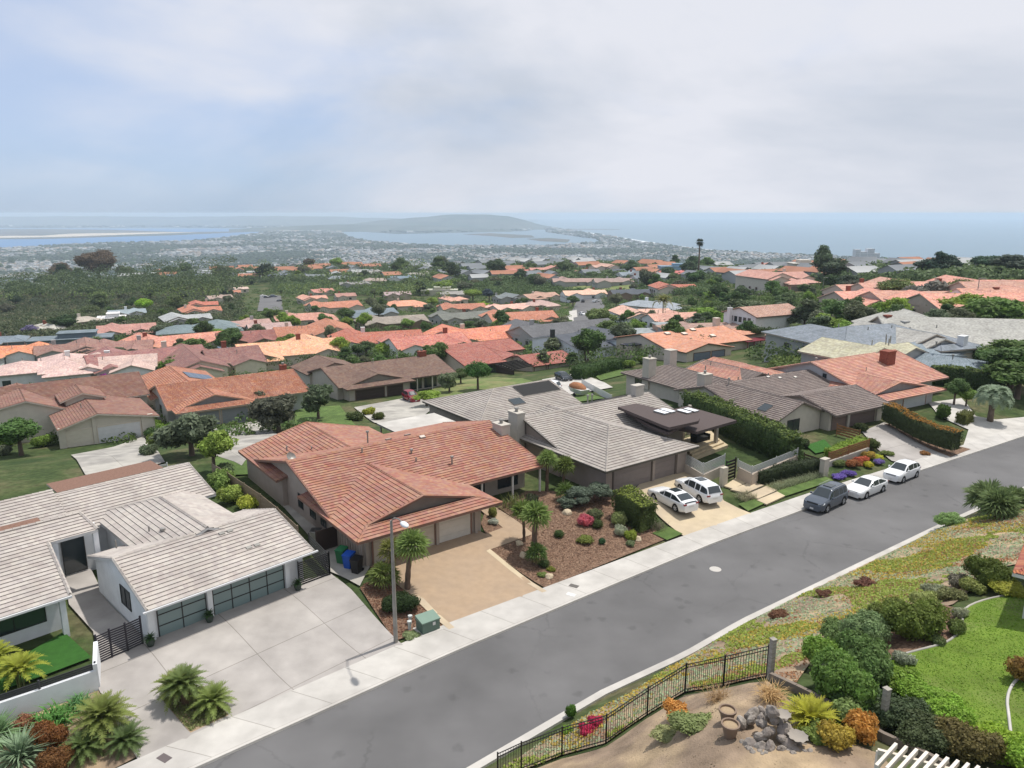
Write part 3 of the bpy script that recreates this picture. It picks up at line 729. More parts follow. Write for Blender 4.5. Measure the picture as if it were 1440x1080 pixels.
# ===== brown-grey tiled house at the right
D = House('grey_brown_house', 'cream house with mottled grey-brown barrel tiles, several chimneys and a brown garage door', (35.96, 80.29), 59.5, .6, (.25, .20, .18), (.50, .46, .40), trimc=(.17, .14, .125), roofm=MR_BAR, z0=-4)
D.block(0, 10.4, -.1, 9.8, 'a', 2.4, .27, 'g', 'g', oh=.9, ww=(.5, 9.9, 1.0, 9.0))
D.block(-7.2, .8, 1.7, 14, 'b', 2.4, .4, 'g', 'n', oh=.5, ww=(2.1, 14, -6.7, .3), rp=.5)
D.block(-6.8, 12.5, 8.2, 18.6, 'a', 2.4, .29, 'g', 'g', oh=.6)
D.block(-5.9, 3.6, 14, 30.5, 'b', 2.4, .3, 'n', 'h', oh=.6)
D.block(2.0, 11.0, 16, 27, 'b', 2.4, .27, 'n', 'g', oh=.6)
D.garage('f', 1.0, 3.4, 1.0, h=2.1, color=(.20, .145, .125)); D.garage('f', 4.1, 8.6, 1.0, h=2.1, color=(.17, .13, .125))
D.wall.box(3.55, 3.95, .8, 1.1, -1, 2.6); D.wall.box(9.0, 9.9, .8, 1.1, -1, 2.6)
D.window('f', -5.2, -3.2, 2.1, .7, 2.1, nx=2); D.window('l', 4.0, 6.3, .5, .9, 2.2, nx=2)
D.window('l', 18, 19.2, -5.3, .9, 1.9); D.window('l', 26.5, 28.0, -5.3, .3, 2.1)
for a_, b_, zz in ((-4.9, 25.6, 5.2), (1.6, 28.6, 5.3), (-4.7, 15.4, 4.9)): D.chimney(a_, b_, 1.3, 1.3, zz, color=(.48, .44, .38), flue=b_ < 28)
zD = lambda a, b: 2.4+.29*min(b-8.2, 18.6-b)
zDb = lambda a, b: 2.4+.4*min(a+7.2, .8-a)
D.roofbox('skylight', -6.4, -5.2, 4.2, 5.4, zDb, .1, MATS['glass'])
for a_, b_, h_ in ((-3.4, 12.6, .9), (3, 17, .5), (7, 15.5, .4), (9.5, 14.6, .4), (2, 22, .5), (5, 24, .4), (-2, 18, .4)): D.vent(a_, b_, zD(a_, b_) if b_ < 18 else 3.6, h_, .07, a_ < 0)
for a_, b_ in ((4, 13.0), (5.5, 12.4), (8, 12.0), (9, 13.6), (1, 13.8), (6.8, 14.4)): D.roofbox('roof_vent', a_, a_+.45, b_, b_+.3, zD, .08, MATS['paint'], color=(.6, .56, .5))
D.finish()
# ===== red house in the second row, far left
E_ = House('brown_roof_house', 'cream house with flat-tiled rusty brown gables and white garage doors, behind the white house', (-55.53, 87.62), 53, -3.5, (.235, .115, .083), (.54, .50, .43), trimc=(.60, .54, .46), z0=-2)
E_.block(0, 11.6, 0, 14, 'b', 2.6, .31, 'g', 'n', rp=.39, oh=.5, ww=(.7, 14, .5, 11.1))
E_.block(-13, 3.2, 8.6, 22, 'b', 2.8, .20, 'g', 'n', rp=.66, oh=.5)
E_.block(-15, 13, 12, 25, 'a', 3.0, .34, 'g', 'g', oh=.6)
E_.block(1.5, 7.0, 9.4, 16, 'b', 4.0, .33, 'g', 'n', oh=.4, ww=(9.9, 16, 2.2, 6.6))
E_.garage('f', .95, 3.7, .7, h=2.1, color=(.60, .55, .47)); E_.garage('f', 4.4, 9.3, .7, h=2.1, color=(.62, .62, .63))
E_.wall.box(3.85, 4.25, .5, .8, -1, 3.6); E_.wall.box(9.5, 10.9, .45, .8, -1, 2.9); E_.wall.box(.1, .85, .45, .8, -1, 2.7)
E_.window('f', -4.5, -2.8, 9.2, .6, 2.2); E_.window('f', -9.5, -7, 9.2, .6, 2.2)
for a_, b_ in ((-1, 11), (3.5, 6), (6, 15), (-6, 14)): E_.vent(a_, b_, 3.6, .7, .06)
E_.finish()
# ===== salmon S-tile house with solar
F_ = House('salmon_tile_house', 'house with bright salmon barrel tile roof, a blue solar array and grey garage doors', (-50.15, 99.5), 55, -4.0, (.47, .185, .105), (.42, .43, .43), trimc=(.42, .34, .27), roofm=MR_BAR, z0=-3)
F_.block(2.6, 13.8, -4.6, 6, 'b', 2.6, .29, 'd', 'n', oh=.8, ww=(-3.7, 6, 3.4, 13.0))
F_.block(2.0, 22.3, -2.2, 12.5, 'a', 2.6, .3, 'g', 'g', oh=.6, ww=(2.4, 21.8, 0, 11.8))
F_.block(1.4, 13, 6, 23, 'b', 2.5, .28, 'n', 'g', oh=.6)
F_.garage('f', 5.8, 8.4, -3.7, h=2.1, color=(.22, .24, .26)); F_.garage('f', 8.8, 12.4, -3.7, h=2.1, color=(.22, .24, .26))
F_.window('l', 4, 5.2, 2.4, .8, 2); F_.chimney(20.8, 5.6, .9, .9, 5.6, 'brick', flue=True)
F_.roofbox('solar_panel', 8.2, 12.2, 12.5, 17.5, lambda a, b: 2.5+.28*(13-a), .1, MATS['solar'])
F_.finish()
# ===== dark brown roofed house
G_ = House('dark_brown_house', 'house with dark brown roof, white porch posts and dark brown garage doors', (-26.68, 117.47), 55, -5.5, (.165, .098, .072), (.44, .41, .36), trimc=(.15, .11, .09), strips=False, roofm=MR_FLATF, z0=-2)
G_.block(0, 12.5, 0, 11, 'b', 2.6, .27, 'd', 'n', oh=.8, ww=(1.0, 10, .8, 11.7))
G_.block(-.6, 21.8, 2.0, 17.5, 'a', 2.6, .27, 'g', 'g', oh=.7, ww=(-.2, 21.2, 3.6, 16.8))
G_.block(-1.2, 9.5, 15, 24, 'b', 2.6, .3, 'n', 'g', oh=.6)
G_.garage('f', 1.9, 7.0, 1.0, h=2.1, color=(.06, .045, .04), style='vert'); G_.garage('f', 7.6, 10.4, 1.0, h=2.1, color=(.06, .045, .04), style='vert')
for a_ in (14, 17, 20.3): G_.post(a_, 2.4, -1, 2.5, .18, (.6, .57, .52), 'porch_post')
G_.window('f', 13.2, 15.5, 3.6, .2, 2.2, 3); G_.window('f', 16, 18.5, 3.6, .2, 2.2, 3)
G_.chimney(19.0, 9.8, 1.4, 1.0, 5.6, 'brick'); G_.vent(9, 9.4, 4.7, .5, .07, True); G_.vent(14, 9.9, 4.7, .4, .07, True)
G_.finish()
# ===== red tile house with black pergola
H_ = House('red_tile_house', 'beige house with coral red tile roof, black slatted pergola and cream garage doors', (4.42, 156.82), 57, -9.5, (.42, .135, .098), (.50, .42, .34), trimc=(.10, .045, .035), strips=False, roofm=MR_BAR, z0=-3)
H_.block(0, 12.4, -.2, 12, 'a', 2.5, .23, 'g', 'g', oh=.8)
H_.block(-12.5, -1.8, 7.2, 28, 'a', 2.6, .22, 'g', 'g', oh=.7)
H_.block(-9, 9, 16, 29, 'a', 3.0, .25, 'g', 'g', oh=.6)
H_.block(-3, 4, 8, 20, 'b', 2.8, .25, 'n', 'n', oh=.6)
H_.garage('f', .9, 3.9, .6, h=2.15, color=(.55, .50, .42)); H_.garage('f', 4.6, 10.4, .6, h=2.15, color=(.55, .50, .42))
H_.window('f', -6.5, -2.8, 7.9, .1, 2.2, 4)
pg = MB()
for i in range(7): pg.beam((-5.2+i*.05, -.5+i*1.1, 2.55), (0.2, -.5+i*1.1, 2.9), .12, .22)
pg.beam((-5.2, -.6, 2.4), (-5.2, 6.8, 2.4), .14, .25); pg.beam((-5.2, -.6, -1), (-5.2, -.6, 2.4), .14, .14)
pg.build('pergola', MATS['paint'], H_.e, color=(.02, .018, .017))
H_.box('entry_wall', -4.9, -4.7, 0, 7, -1, 2.1, MATS['paint'], (.05, .035, .03))
H_.chimney(-14.5, 17, 1.6, 1.4, 5.5, color=(.2, .155, .12)); H_.finish()
# ===== charcoal composite roof house
I_ = House('charcoal_roof_house', 'white farmhouse-style house with charcoal shingle roof and black brick chimney', (13.4, 173.27), 57, -8.5, (.085, .095, .115), (.66, .70, .74), trimc=(.5, .52, .54), strips=False, roofm=MR_SHG, z0=-3)
I_.block(.5, 20, -3, 17, 'a', 2.5, .21, 'g', 'g', oh=.6)
I_.block(11.5, 23, -9.6, 3, 'a', 2.5, .22, 'g', 'g', oh=.6)
I_.block(12, 27, 3, 16, 'b', 2.5, .22, 'n', 'g', oh=.6)
I_.garage('f', 12.7, 16.6, -9.0, h=2.1, color=(.03, .03, .035)); I_.garage('f', 17.2, 21.8, -9.0, h=2.1, color=(.03, .03, .035))
for i in range(3): I_.window('f', 2.5+i*.9, 3.2+i*.9, -2.4, .9, 1.7, 1)
I_.window('l', -5, -4.2, 12.1, 1.2, 2.2, 1); I_.window('l', 2, 4, .9, 1, 2.2, 1)
def bch(q):
    mb = MB(); mb.box(-1.3, .3, 5.4, 6.6, -1, 3.0); mb.box(-.9, 0, 5.6, 6.4, 3.0, 6.3); mb.build('chimney', MATS['paint'], q, color=(.03, .04, .04))
I_.on_roof(bch); I_.vent(9, 8, 4.5, .6, .08, True); I_.vent(15, 1, 3.6, .8, .08, True); I_.finish()
# ===== orange roof house
J_ = House('orange_roof_house', 'cream house with broad smooth orange roof, skylights and grey-blue garage doors', (37.28, 152.32), 60, -5.0, (.52, .22, .125), (.56, .50, .43), trimc=(.12, .07, .05), strips=False, roofm=MR_SHG, z0=-3)
J_.block(-4.1, 9.5, -2.6, 8, 'b', 2.6, .23, 'g', 'n', rp=.45, oh=.6)
J_.block(-5, 20, 2, 20, 'a', 2.6, .22, 'g', 'g', oh=.7)
J_.garage('f', -1.6, 2.9, -2.25, h=2.2, color=(.16, .19, .24)); J_.garage('f', 3.4, 7.0, -2.25, h=2.2, color=(.16, .19, .24))
zJ = lambda a, b: 2.6+.22*min(b-2, 20-b)
for a_, b_ in ((1, 9.0), (5, 8), (9, 9.6), (11, 5.4)): J_.roofbox('skylight', a_, a_+1.2, b_, b_+1.0, zJ, .3, MATS['paint'], color=(.72, .6, .5))
J_.chimney(18.6, 12, 1.2, 1.2, 6.4, color=(.56, .50, .43), flue=False)
J_.block(20.2, 28, 5, 13, 'a', 3.2, .08, 'g', 'g', oh=.5)
J_.box('red_awning', 17.5, 26, 1.2, 4.6, 2.3, 2.45, MATS['paint'], (.16, .02, .03))
for i in range(5): J_.post(17.8+i*2, 1.4, -2, 2.3, .15, (.2, .06, .05), 'awning_post')
J_.box('solar_panel', -8.5, -3.2, 10.5, 13, 2.3, 2.5, MATS['solar'])
J_.finish()
# ===== salmon tile house right
K_ = House('salmon_gable_house', 'house with blotchy salmon tile roof and brick chimney behind the long clipped hedge', (47.42, 89.73), 60, .4, (.47, .215, .15), (.50, .49, .49), trimc=(.34, .23, .19), z0=-4)
K_.block(-5.5, 9.4, -1, 10, 'b', 2.5, .2, 'd', 'n', k=1.7, oh=.9, ww=(.3, 10, -4.4, 8.5))
K_.block(-2.5, 15.9, 2.6, 19, 'a', 2.7, .31, 'g', 'g', oh=.7, ww=(-2, 15.4, 4.6, 18.2))
K_.block(-14, 0, 12, 24, 'b', 2.4, .25, 'h', 'g', oh=.6)
K_.garage('f', -3.6, .4, .3, h=2.1, color=(.52, .50, .48)); K_.garage('f', 2.3, 6.9, .3, h=2.1, color=(.60, .62, .64))
K_.chimney(9.9, 8.0, 1.7, 1.3, 6.1, 'brick', flue=False); K_.window('l', 8.5, 9.1, -2, 3.4, 4.0, 1)
zK = lambda a, b: 2.7+.31*min(b-2.6, 19-b)
K_.vent(4, 7, zK(4, 7), .5); K_.vent(-.5, 11.5, zK(-1, 10), .4, .09, True)
K_.finish()
# ===== blue-grey tile house
L_ = House('blue_tile_house', 'long house with blue-grey barrel tile roof and white chimney', (65.83, 101.02), 52, .4, (.26, .32, .36), (.34, .35, .36), trimc=(.25, .28, .3), roofm=MR_BAR, z0=-3, strips=False)
L_.block(-.4, 10.7, 0, 14, 'b', 2.6, .3, 'h', 'n', rp=.4, oh=.8)
L_.block(-1.0, 14, 8, 28, 'b', 2.6, .2, 'n', 'h', rp=.4, oh=.7)
L_.block(4, 17, 8.5, 20, 'a', 3.0, .26, 'n', 'h', oh=.7)
L_.chimney(15.0, 9.4, 1.6, 1.0, 5.6, color=(.62, .63, .64), flue=False); L_.vent(4.5, 9, 5.1, .6, .09, True); L_.vent(2.0, 5.5, 4.0, .5, .09, True); L_.vent(5.5, 17, 5, .8, .09)
L_.finish()
# ---------------------------------------------------------------- plants
def npmesh(name, V, F, mt, smooth=False, mi=None):
    V = np.asarray(V, dtype=np.float32); F = np.asarray(F, dtype=np.int32)
    me = bpy.data.meshes.new(name); nv, nf, k = len(V), len(F), F.shape[1]
    me.vertices.add(nv); me.vertices.foreach_set('co', V.ravel()); me.loops.add(nf*k); me.loops.foreach_set('vertex_index', F.ravel())
    me.polygons.add(nf); me.polygons.foreach_set('loop_start', np.arange(0, nf*k, k, dtype=np.int32)); me.polygons.foreach_set('loop_total', np.full(nf, k, dtype=np.int32))
    for m_ in (mt if isinstance(mt, (list, tuple)) else [mt]): me.materials.append(m_)
    if mi is not None: me.polygons.foreach_set('material_index', mi)
    if smooth: me.polygons.foreach_set('use_smooth', np.ones(nf, dtype=bool))
    me.update(calc_edges=True); return me
def quads(c, nrm, size, rng, asp=1.6, jit=.55, drop=0.0):
    """leaf diamonds at points c facing nrm +- jitter"""
    n = len(c); nr = nrm+rng.normal(0, jit, (n, 3)); nr /= np.linalg.norm(nr, axis=1)[:, None]+1e-9
    t = rng.normal(0, 1, (n, 3)); t[:, 2] -= drop; t -= (t*nr).sum(1)[:, None]*nr; t /= np.linalg.norm(t, axis=1)[:, None]+1e-9
    b = np.cross(nr, t); s = (size*rng.uniform(.6, 1.4, n))[:, None]
    V = np.stack([c-t*s*asp*.5, c+b*s*.5, c+t*s*asp*.5, c-b*s*.5], 1).reshape(-1, 3)
    return V, np.arange(n*4).reshape(n, 4)
def blob_core(cs, rs, k=.72, sq=1.0):
    bm = bmesh.new()
    for c, r_ in zip(cs, rs):
        bmesh.ops.create_icosphere(bm, subdivisions=1, radius=r_*k, matrix=Matrix.Translation(Vector(c)) @ Matrix.Diagonal((1, 1, sq, 1)))
    V = np.array([v.co[:] for v in bm.verts]); F = np.array([[v.index for v in f.verts] for f in bm.faces]) if bm.verts.ensure_lookup_table() is None else None
    bm.free(); return V, F
def crown_mesh(name, cs, rs, n, leaf, seed, mt, sq=.85, jit=.6, asp=1.6, drop=0, core=.7):
    rng = np.random.default_rng(seed); cs = np.array(cs, float); rs = np.array(rs, float)
    pr = rs**2/(rs**2).sum(); idx = rng.choice(len(cs), n, p=pr)
    d = rng.normal(0, 1, (n, 3)); d /= np.linalg.norm(d, axis=1)[:, None]
    lump = 1+.16*np.sin(d[:, 0]*5+seed+idx)*np.sin(d[:, 1]*6+idx*2)+.1*np.sin(d[:, 2]*9+idx)
    rr = rs[idx]*lump*rng.uniform(.7, 1.08, n)*(1+.10*(rng.random(n) > .93))
    c = cs[idx]+d*rr[:, None]*np.array([1, 1, sq])
    V, F = quads(c, d, leaf, rng, asp, jit, drop)
    if core:
        bv, bf = blob_core(cs, rs, core, sq); bf = np.concatenate([bf, bf[:, :1]], 1) if False else bf
        # triangles of the core become degenerate-free quads by repeating through the edge midpoint
        mid = (bv[bf[:, 0]]+bv[bf[:, 2]])/2; base = len(V)+len(bv)
        F2 = np.stack([bf[:, 0]+len(V), bf[:, 1]+len(V), bf[:, 2]+len(V), np.arange(len(bf))+base], 1)
        F = np.concatenate([F, F2]); V = np.concatenate([V, bv, mid])
    return npmesh(name, V, F, mt)
def limbs(cs, h0, r0, seed=0, lean=0):
    mb = MB(); top = Vector((lean, 0, h0))
    mb.tube([(0, 0, -.4), (lean*.3, 0, h0*.5), top], [r0*1.2, r0*.9, r0*.75], 7)
    for i, c in enumerate(cs[:7]):
        c = Vector(c); m_ = top.lerp(c, .5)+Vector((0, 0, -.1*(c-top).length)); mb.tube([top-Vector((0, 0, .1)), m_, c], [r0*.55, r0*.35, r0*.12], 5)
    return mb
PROTO = {}
def proto(kind, hi):
    """meshes of a tree kind at unit size: crown about 1 m radius"""
    key = (kind, hi)
    if key in PROTO: return PROTO[key]
    r_ = random.Random(hash(kind) % 1 + sum(map(ord, kind)))
    cs = []; rs = []; base = kind.rstrip('0123456789')
    n = {2: 17000, 1: 4200, 0: 700}[hi]; lf = {2: .052, 1: .095, 0: .22}[hi]
    asp = 1.6; drop = 0; sq = .85; h0 = .8; r0 = .09; jit = .6; core = .7
    if base == 'broad':
        for i in range(13):
            a = r_.uniform(0, 6.28); q = r_.uniform(.1, .72); z = r_.uniform(-.35, .6); cs.append((q*math.cos(a), q*math.sin(a), 1.75+z*(1-q*.5))); rs.append(r_.uniform(.3, .5))
        h0 = 1.1
    elif base == 'round':
        cs = [(0, 0, 1.7)]+[(.42*math.cos(i*1.05), .42*math.sin(i*1.05), 1.6+.1*(i % 2)) for i in range(6)]; rs = [.72]+[.55]*6; h0 = 1.1; sq = .8
    elif base == 'euc':
        for i in range(16):
            a = r_.uniform(0, 6.28); z = r_.uniform(0, 1); q = r_.uniform(.05, .62)*(1.1-.5*z); cs.append((q*math.cos(a), q*math.sin(a), 1.2+z*1.9)); rs.append(r_.uniform(.24, .42))
        h0 = 1.3; r0 = .07; drop = 1.5; asp = 2.5
    elif base == 'tall':
        for i in range(14):
            z = i/13; q = .25*(1-z*.6); a = i*2.4; cs.append((q*math.cos(a), q*math.sin(a), .7+z*2.8)); rs.append(.42*(1-.55*z))
        h0 = 2.4; r0 = .07
    elif base == 'olive':
        for i in range(12):
            a = r_.uniform(0, 6.28); q = r_.uniform(.15, .75); cs.append((q*math.cos(a), q*math.sin(a), 1.15+r_.uniform(-.35, .4))); rs.append(r_.uniform(.28, .42))
        h0 = .6; asp = 2.6; drop = 1; jit = .8
    elif base == 'bush':
        for i in range(9):
            a = r_.uniform(0, 6.28); q = r_.uniform(0, .62); cs.append((q*math.cos(a), q*math.sin(a), .45+r_.uniform(-.1, .28)*(1-q))); rs.append(r_.uniform(.32, .46))
        h0 = .2; r0 = .05
    elif base == 'ball':
        cs = [(0, 0, .75)]; rs = [.95]; h0 = .2; r0 = .06; jit = .35; sq = .8; core = .88; n = int(n*.6)
    cm = crown_mesh('crown', cs, rs, n, lf, r_.randint(0, 999), M_LEAFN if hi == 2 else M_LEAF, sq, jit, asp, drop, core)
    tk = limbs(cs, h0, r0).build('trunk', MATS['bark']); tm = tk.data; bpy.data.objects.remove(tk)
    PROTO[key] = (cm, tm); return PROTO[key]
def tree(name, kind, x, y, r_, h=None, color=(.06, .09, .03), hi=1, z=None, label=None, cat='tree', group=None, rz=None, parts=True, tcol=(.12, .09, .07), sy=None):
    cm, tm = proto(kind, hi); z = zt(x, y) if z is None else z
    nat = cm.get('top')
    if nat is None:
        nat = max(v.co.z for v in cm.vertices); cm['top'] = nat
    sz = (h or nat*r_)/nat
    e = empty(name, (x, y, z), rnd.uniform(0, 6.28) if rz is None else rz, label, cat, group); e.scale = (r_, (sy or r_), sz)
    c = bpy.data.objects.new('crown' if cat == 'tree' else 'foliage', cm); COL.objects.link(c); c.parent = e; c.color = (*color, 1)
    if parts:
        t = bpy.data.objects.new('trunk' if cat == 'tree' else 'stem', tm); COL.objects.link(t); t.parent = e; t.color = (*tcol, 1)
    return e
def tree_px(name, kind, u, v, r_, h=None, **k):
    x, y = G(u, v); return tree(name, kind, x, y, r_, h, **k)
def bush_px(u, v, r_, h, color, label, hi=1, kind='bush', name='shrub', cat='shrub', **k):
    x, y = G(u, v); return tree(name, kind+str(rnd.randint(1, 3)) if kind == 'bush' else kind, x, y, r_, h, color, hi, label=label, cat=cat, **k)
def varc(c, a=.18):
    f = 1+rnd.uniform(-a, a); return (c[0]*f*(1+rnd.uniform(-a, a)*.6), c[1]*f, c[2]*f*(1+rnd.uniform(-a, a)*.5))
# hedges: leaves over a clipped box following a line
def hedge(pts, w, h, color, label, zs=None, n=None, leaf=.11, name='hedge', lift=0, top=None, bulge=.12, cat='hedge', mt=None, group=None):
    """pts: ground line of the hedge in plan; w thick, h tall; top: top leaf colour, real tips or sunlight put into the colour"""
    rng = np.random.default_rng(len(label)+int(abs(pts[0][0])*7))
    L_ = [0]
    for p, q in zip(pts, pts[1:]): L_.append(L_[-1]+math.hypot(q[0]-p[0], q[1]-p[1]))
    n = n or int((L_[-1]*(w+2*h)+w*h*2)*130*(.11/leaf)**2*.6)
    n = min(n, 26000)
    def place(s, a, b):   # s along, a across -.5...5, b 0..1 up
        P_ = np.zeros((len(s), 3)); N = np.zeros((len(s), 2))
        for i in range(len(pts)-1):
            m_ = (s >= L_[i]-1e-6) & (s <= L_[i+1]+1e-6); t = (s[m_]-L_[i])/(L_[i+1]-L_[i])
            dx, dy = (pts[i+1][0]-pts[i][0])/(L_[i+1]-L_[i]), (pts[i+1][1]-pts[i][1])/(L_[i+1]-L_[i])
            P_[m_, 0] = pts[i][0]+(pts[i+1][0]-pts[i][0])*t; P_[m_, 1] = pts[i][1]+(pts[i+1][1]-pts[i][1])*t; N[m_] = (-dy, dx)
        zg = np.array([zt(a_[0], a_[1]) for a_ in P_[::1]]) if len(s) < 400 else np.interp(s, np.linspace(0, L_[-1], 40), [zt(*ln(q)) for q in np.linspace(0, L_[-1], 40)])
        P_[:, :2] += N*(a*w)[:, None]; P_[:, 2] = zg+lift+b*h; return P_, N
    def ln(q):
        for i in range(len(pts)-1):
            if q <= L_[i+1]+1e-6:
                t = (q-L_[i])/(L_[i+1]-L_[i]); return (pts[i][0]+(pts[i+1][0]-pts[i][0])*t, pts[i][1]+(pts[i+1][1]-pts[i][1])*t)
        return pts[-1]
    ar = np.array([w*L_[-1], h*L_[-1], h*L_[-1], w*h, w*h]); f = rng.choice(5, n, p=ar/ar.sum())
    s = rng.uniform(0, L_[-1], n); a = rng.uniform(-.5, .5, n); b = rng.uniform(0, 1, n)
    b[f == 0] = 1; a[f == 1] = .5; a[f == 2] = -.5; s[f == 3] = 0; s[f == 4] = L_[-1]
    P_, N = place(s, a, b)
    nr = np.zeros((n, 3)); nr[f == 0, 2] = 1; nr[f == 1, :2] = N[f == 1]; nr[f == 2, :2] = -N[f == 2]; T = np.stack([N[:, 1], -N[:, 0]], 1); nr[f == 3, :2] = -T[f == 3]; nr[f == 4, :2] = T[f == 4]
    wob = (np.sin(P_[:, 0]*2.1+P_[:, 2]*3)*np.sin(P_[:, 1]*1.7+1)+rng.normal(0, .45, n))*bulge
    P_ += nr*wob[:, None]
    V, F = quads(P_, nr, leaf, rng, 1.6, .5)
    # solid core
    m_ = max(2, int(L_[-1]/1.0)); ss = np.linspace(.1*w, L_[-1]-.1*w, m_)
    rows = [place(ss, np.full(m_, aa), np.full(m_, bb))[0] for aa, bb in ((-.43, -.03), (-.43, .93), (.43, .93), (.43, -.03))]
    base = len(V); C4 = np.stack(rows, 1).reshape(-1, 3); F2 = []
    for i in range(m_-1):
        for k in range(4): F2.append((base+i*4+k, base+i*4+(k+1) % 4, base+(i+1)*4+(k+1) % 4, base+(i+1)*4+k))
    F2 += [(base, base+1, base+2, base+3), (base+(m_-1)*4+3, base+(m_-1)*4+2, base+(m_-1)*4+1, base+(m_-1)*4)]
    V = np.concatenate([V, C4]); F = np.concatenate([F, np.array(F2)])
    me = npmesh(name, V, F, mt or M_LEAFN); o = bpy.data.objects.new(name, me); COL.objects.link(o); o.color = (*color, 1); tag(o, label, cat, group)
    if top:  # top leaves: orange tips are real, paler greens paint the sunlit top
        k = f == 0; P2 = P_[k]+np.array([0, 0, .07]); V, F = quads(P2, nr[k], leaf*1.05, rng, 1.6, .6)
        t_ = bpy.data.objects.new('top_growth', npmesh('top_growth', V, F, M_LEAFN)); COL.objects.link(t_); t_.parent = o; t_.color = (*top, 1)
    return o
# fronds
def frond_sago(mb, az, el, L_, w, mi=0, n=9, curl=.9, leafw=.035):
    """a stiff arching frond with comb leaflets"""
    d = Vector((math.cos(az), math.sin(az), 0)); sd = Vector((-d.y, d.x, 0)); p = Vector((0, 0, 0)); prev = []; e = el
    for i in range(n+1):
        t = i/n; prev.append((p.copy(), e)); e = el-curl*t*t*1.3; p = p+(d*math.cos(e)+Vector((0, 0, 1))*math.sin(e))*(L_/n)
    for i in range(n):
        (a, e0), (b, _) = prev[i], prev[i+1]; t = (i+.5)/n; ww = w*math.sin(math.pi*min(1, .18+t*.86))**.6
        fw = (b-a); upv = Vector((0, 0, 1))
        for s_ in (-1, 1):
            for q in (0, .5):
                o = a.lerp(b, q); tip = o+sd*s_*ww+fw*.9+upv*(.22*ww); mb.poly([o, o+fw*.5, tip+fw*.22, tip], mi)
    return mb
def rosette(name, n, L_, w, seed, el0=-.1, el1=1.35, curl=.9, nn=9, z=0, trunk=None):
    r_ = random.Random(seed); mb = MB()
    for i in range(n):
        m1 = MB(); frond_sago(m1, i*2.39996+r_.uniform(-.1, .1), el0+(el1-el0)*(i/n)**.8+r_.uniform(-.08, .08), L_*r_.uniform(.85, 1.1)*(1-.25*i/n), w, 0, nn, curl)
        b = len(mb.v); mb.v += [(p[0], p[1], p[2]+z) for p in m1.v]; mb.f += [tuple(k+b for k in f) for f in m1.f]; mb.uv += m1.uv; mb.m += m1.m
    return mb
def fanleaf(mb, base, d, R_, n=11, spread=2.9, droop=.3):
    d = Vector(d).normalized(); s = d.cross(Vector((0, 0, 1)))
    s = s.normalized() if s.length > .1 else Vector((1, 0, 0)); u = s.cross(d)
    base = Vector(base)
    for i in range(n):
        a = (i/(n-1)-.5)*spread; dr = d*math.cos(a)+s*math.sin(a); sd = (s*math.cos(a)-d*math.sin(a)+u*(.9 if i % 2 else -.9))*R_*.05
        m_ = base+dr*R_*.6+u*.02; tip = base+dr*R_-Vector((0, 0, droop*R_))
        mb.poly([base+u*.005, m_-sd, tip, m_+sd])
    return mb
def fan_crown(n, pet, R_, seed, el0=-.35, el1=1.5, z=0):
    r_ = random.Random(seed); mb = MB()
    for i in range(n):
        az = i*2.39996; el = el0+(el1-el0)*(i/n)+r_.uniform(-.12, .12); L_ = pet*r_.uniform(.8, 1.15)
        d = Vector((math.cos(az)*math.cos(el), math.sin(az)*math.cos(el), math.sin(el))); b = Vector((0, 0, z))+d*L_*.62; R2 = R_*1.3
        mb.beam((0, 0, z), b, .025, .015); fanleaf(mb, b, d+Vector((r_.uniform(-.3, .3), r_.uniform(-.3, .3), r_.uniform(-.3, .15))), R2*r_.uniform(.8, 1.1), droop=.12+.3*max(0, -el))
    return mb
def fan_palm(u, v, ht, label, pet=.55, R_=.62, n=34, lean=(0, 0), seed=1, tr=.14, col=(.10, .135, .045), hi=None, z=None):
    x, y = G(u, v); e = empty('fan_palm', (x, y, zt(x, y)), rnd.uniform(0, 6), label, 'palm', 'fan palms in the front yards'); e.rotation_euler.z = 0
    top = Vector((lean[0], lean[1], ht))
    if ht > .4:
        mb = MB(); N = 9; pts = []; rd = []
        for i in range(N):
            t = i/(N-1); pts.append((lean[0]*t*t, lean[1]*t*t, -.2+(ht+.2)*t)); rd.append(tr*(1.15-.35*t)+(.025 if i % 2 else 0)+(.05 if t > .85 else 0))
        mb.tube(pts, rd, 9); mb.build('trunk', MATS['bark'], e, True, color=(.13, .09, .065))
        dk = MB()
        rr = random.Random(seed)
        for i in range(26):   # old leaf bases and dead fronds under the crown
            a = i*2.4; dk.beam(top+Vector((math.cos(a)*.08, math.sin(a)*.08, -.1)), top+Vector((math.cos(a)*.26, math.sin(a)*.26, -.35-rr.random()*.3)), .05, .02)
        dk.build('dead_fronds', MATS['wood'], e, color=(.22, .15, .08))
    c = fan_crown(n, pet, R_, seed).build('crown', M_LEAFN, e, color=col); c.location = top
    return e
def sago(u, v, label, s=1.0, seed=3, h=.5, col=(.055, .085, .028), name='sago_palm', n=46, group='sago palms beside the drive'):
    x, y = G(u, v); e = empty(name, (x, y, zt(x, y)), 0, label, 'sago palm', group)
    f = rosette('f', n, 1.25*s, .17*s, seed, -.25, 1.3, .9).build('fronds', M_LEAFN, e, color=col); f.location.z = h
    t = MB(); t.lathe([(.2*s, -.3), (.22*s, h*.6), (.16*s, h+.05), (.001, h+.1)], 10); t.build('trunk', MATS['bark'], e, color=(.10, .065, .04))
    c = MB(); c.lathe([(.001, h+.18), (.1*s, h+.14), (.13*s, h+.05), (.1*s, h)], 8); c.build('cone', MATS['wood'], e, color=(.30, .16, .06)); return e
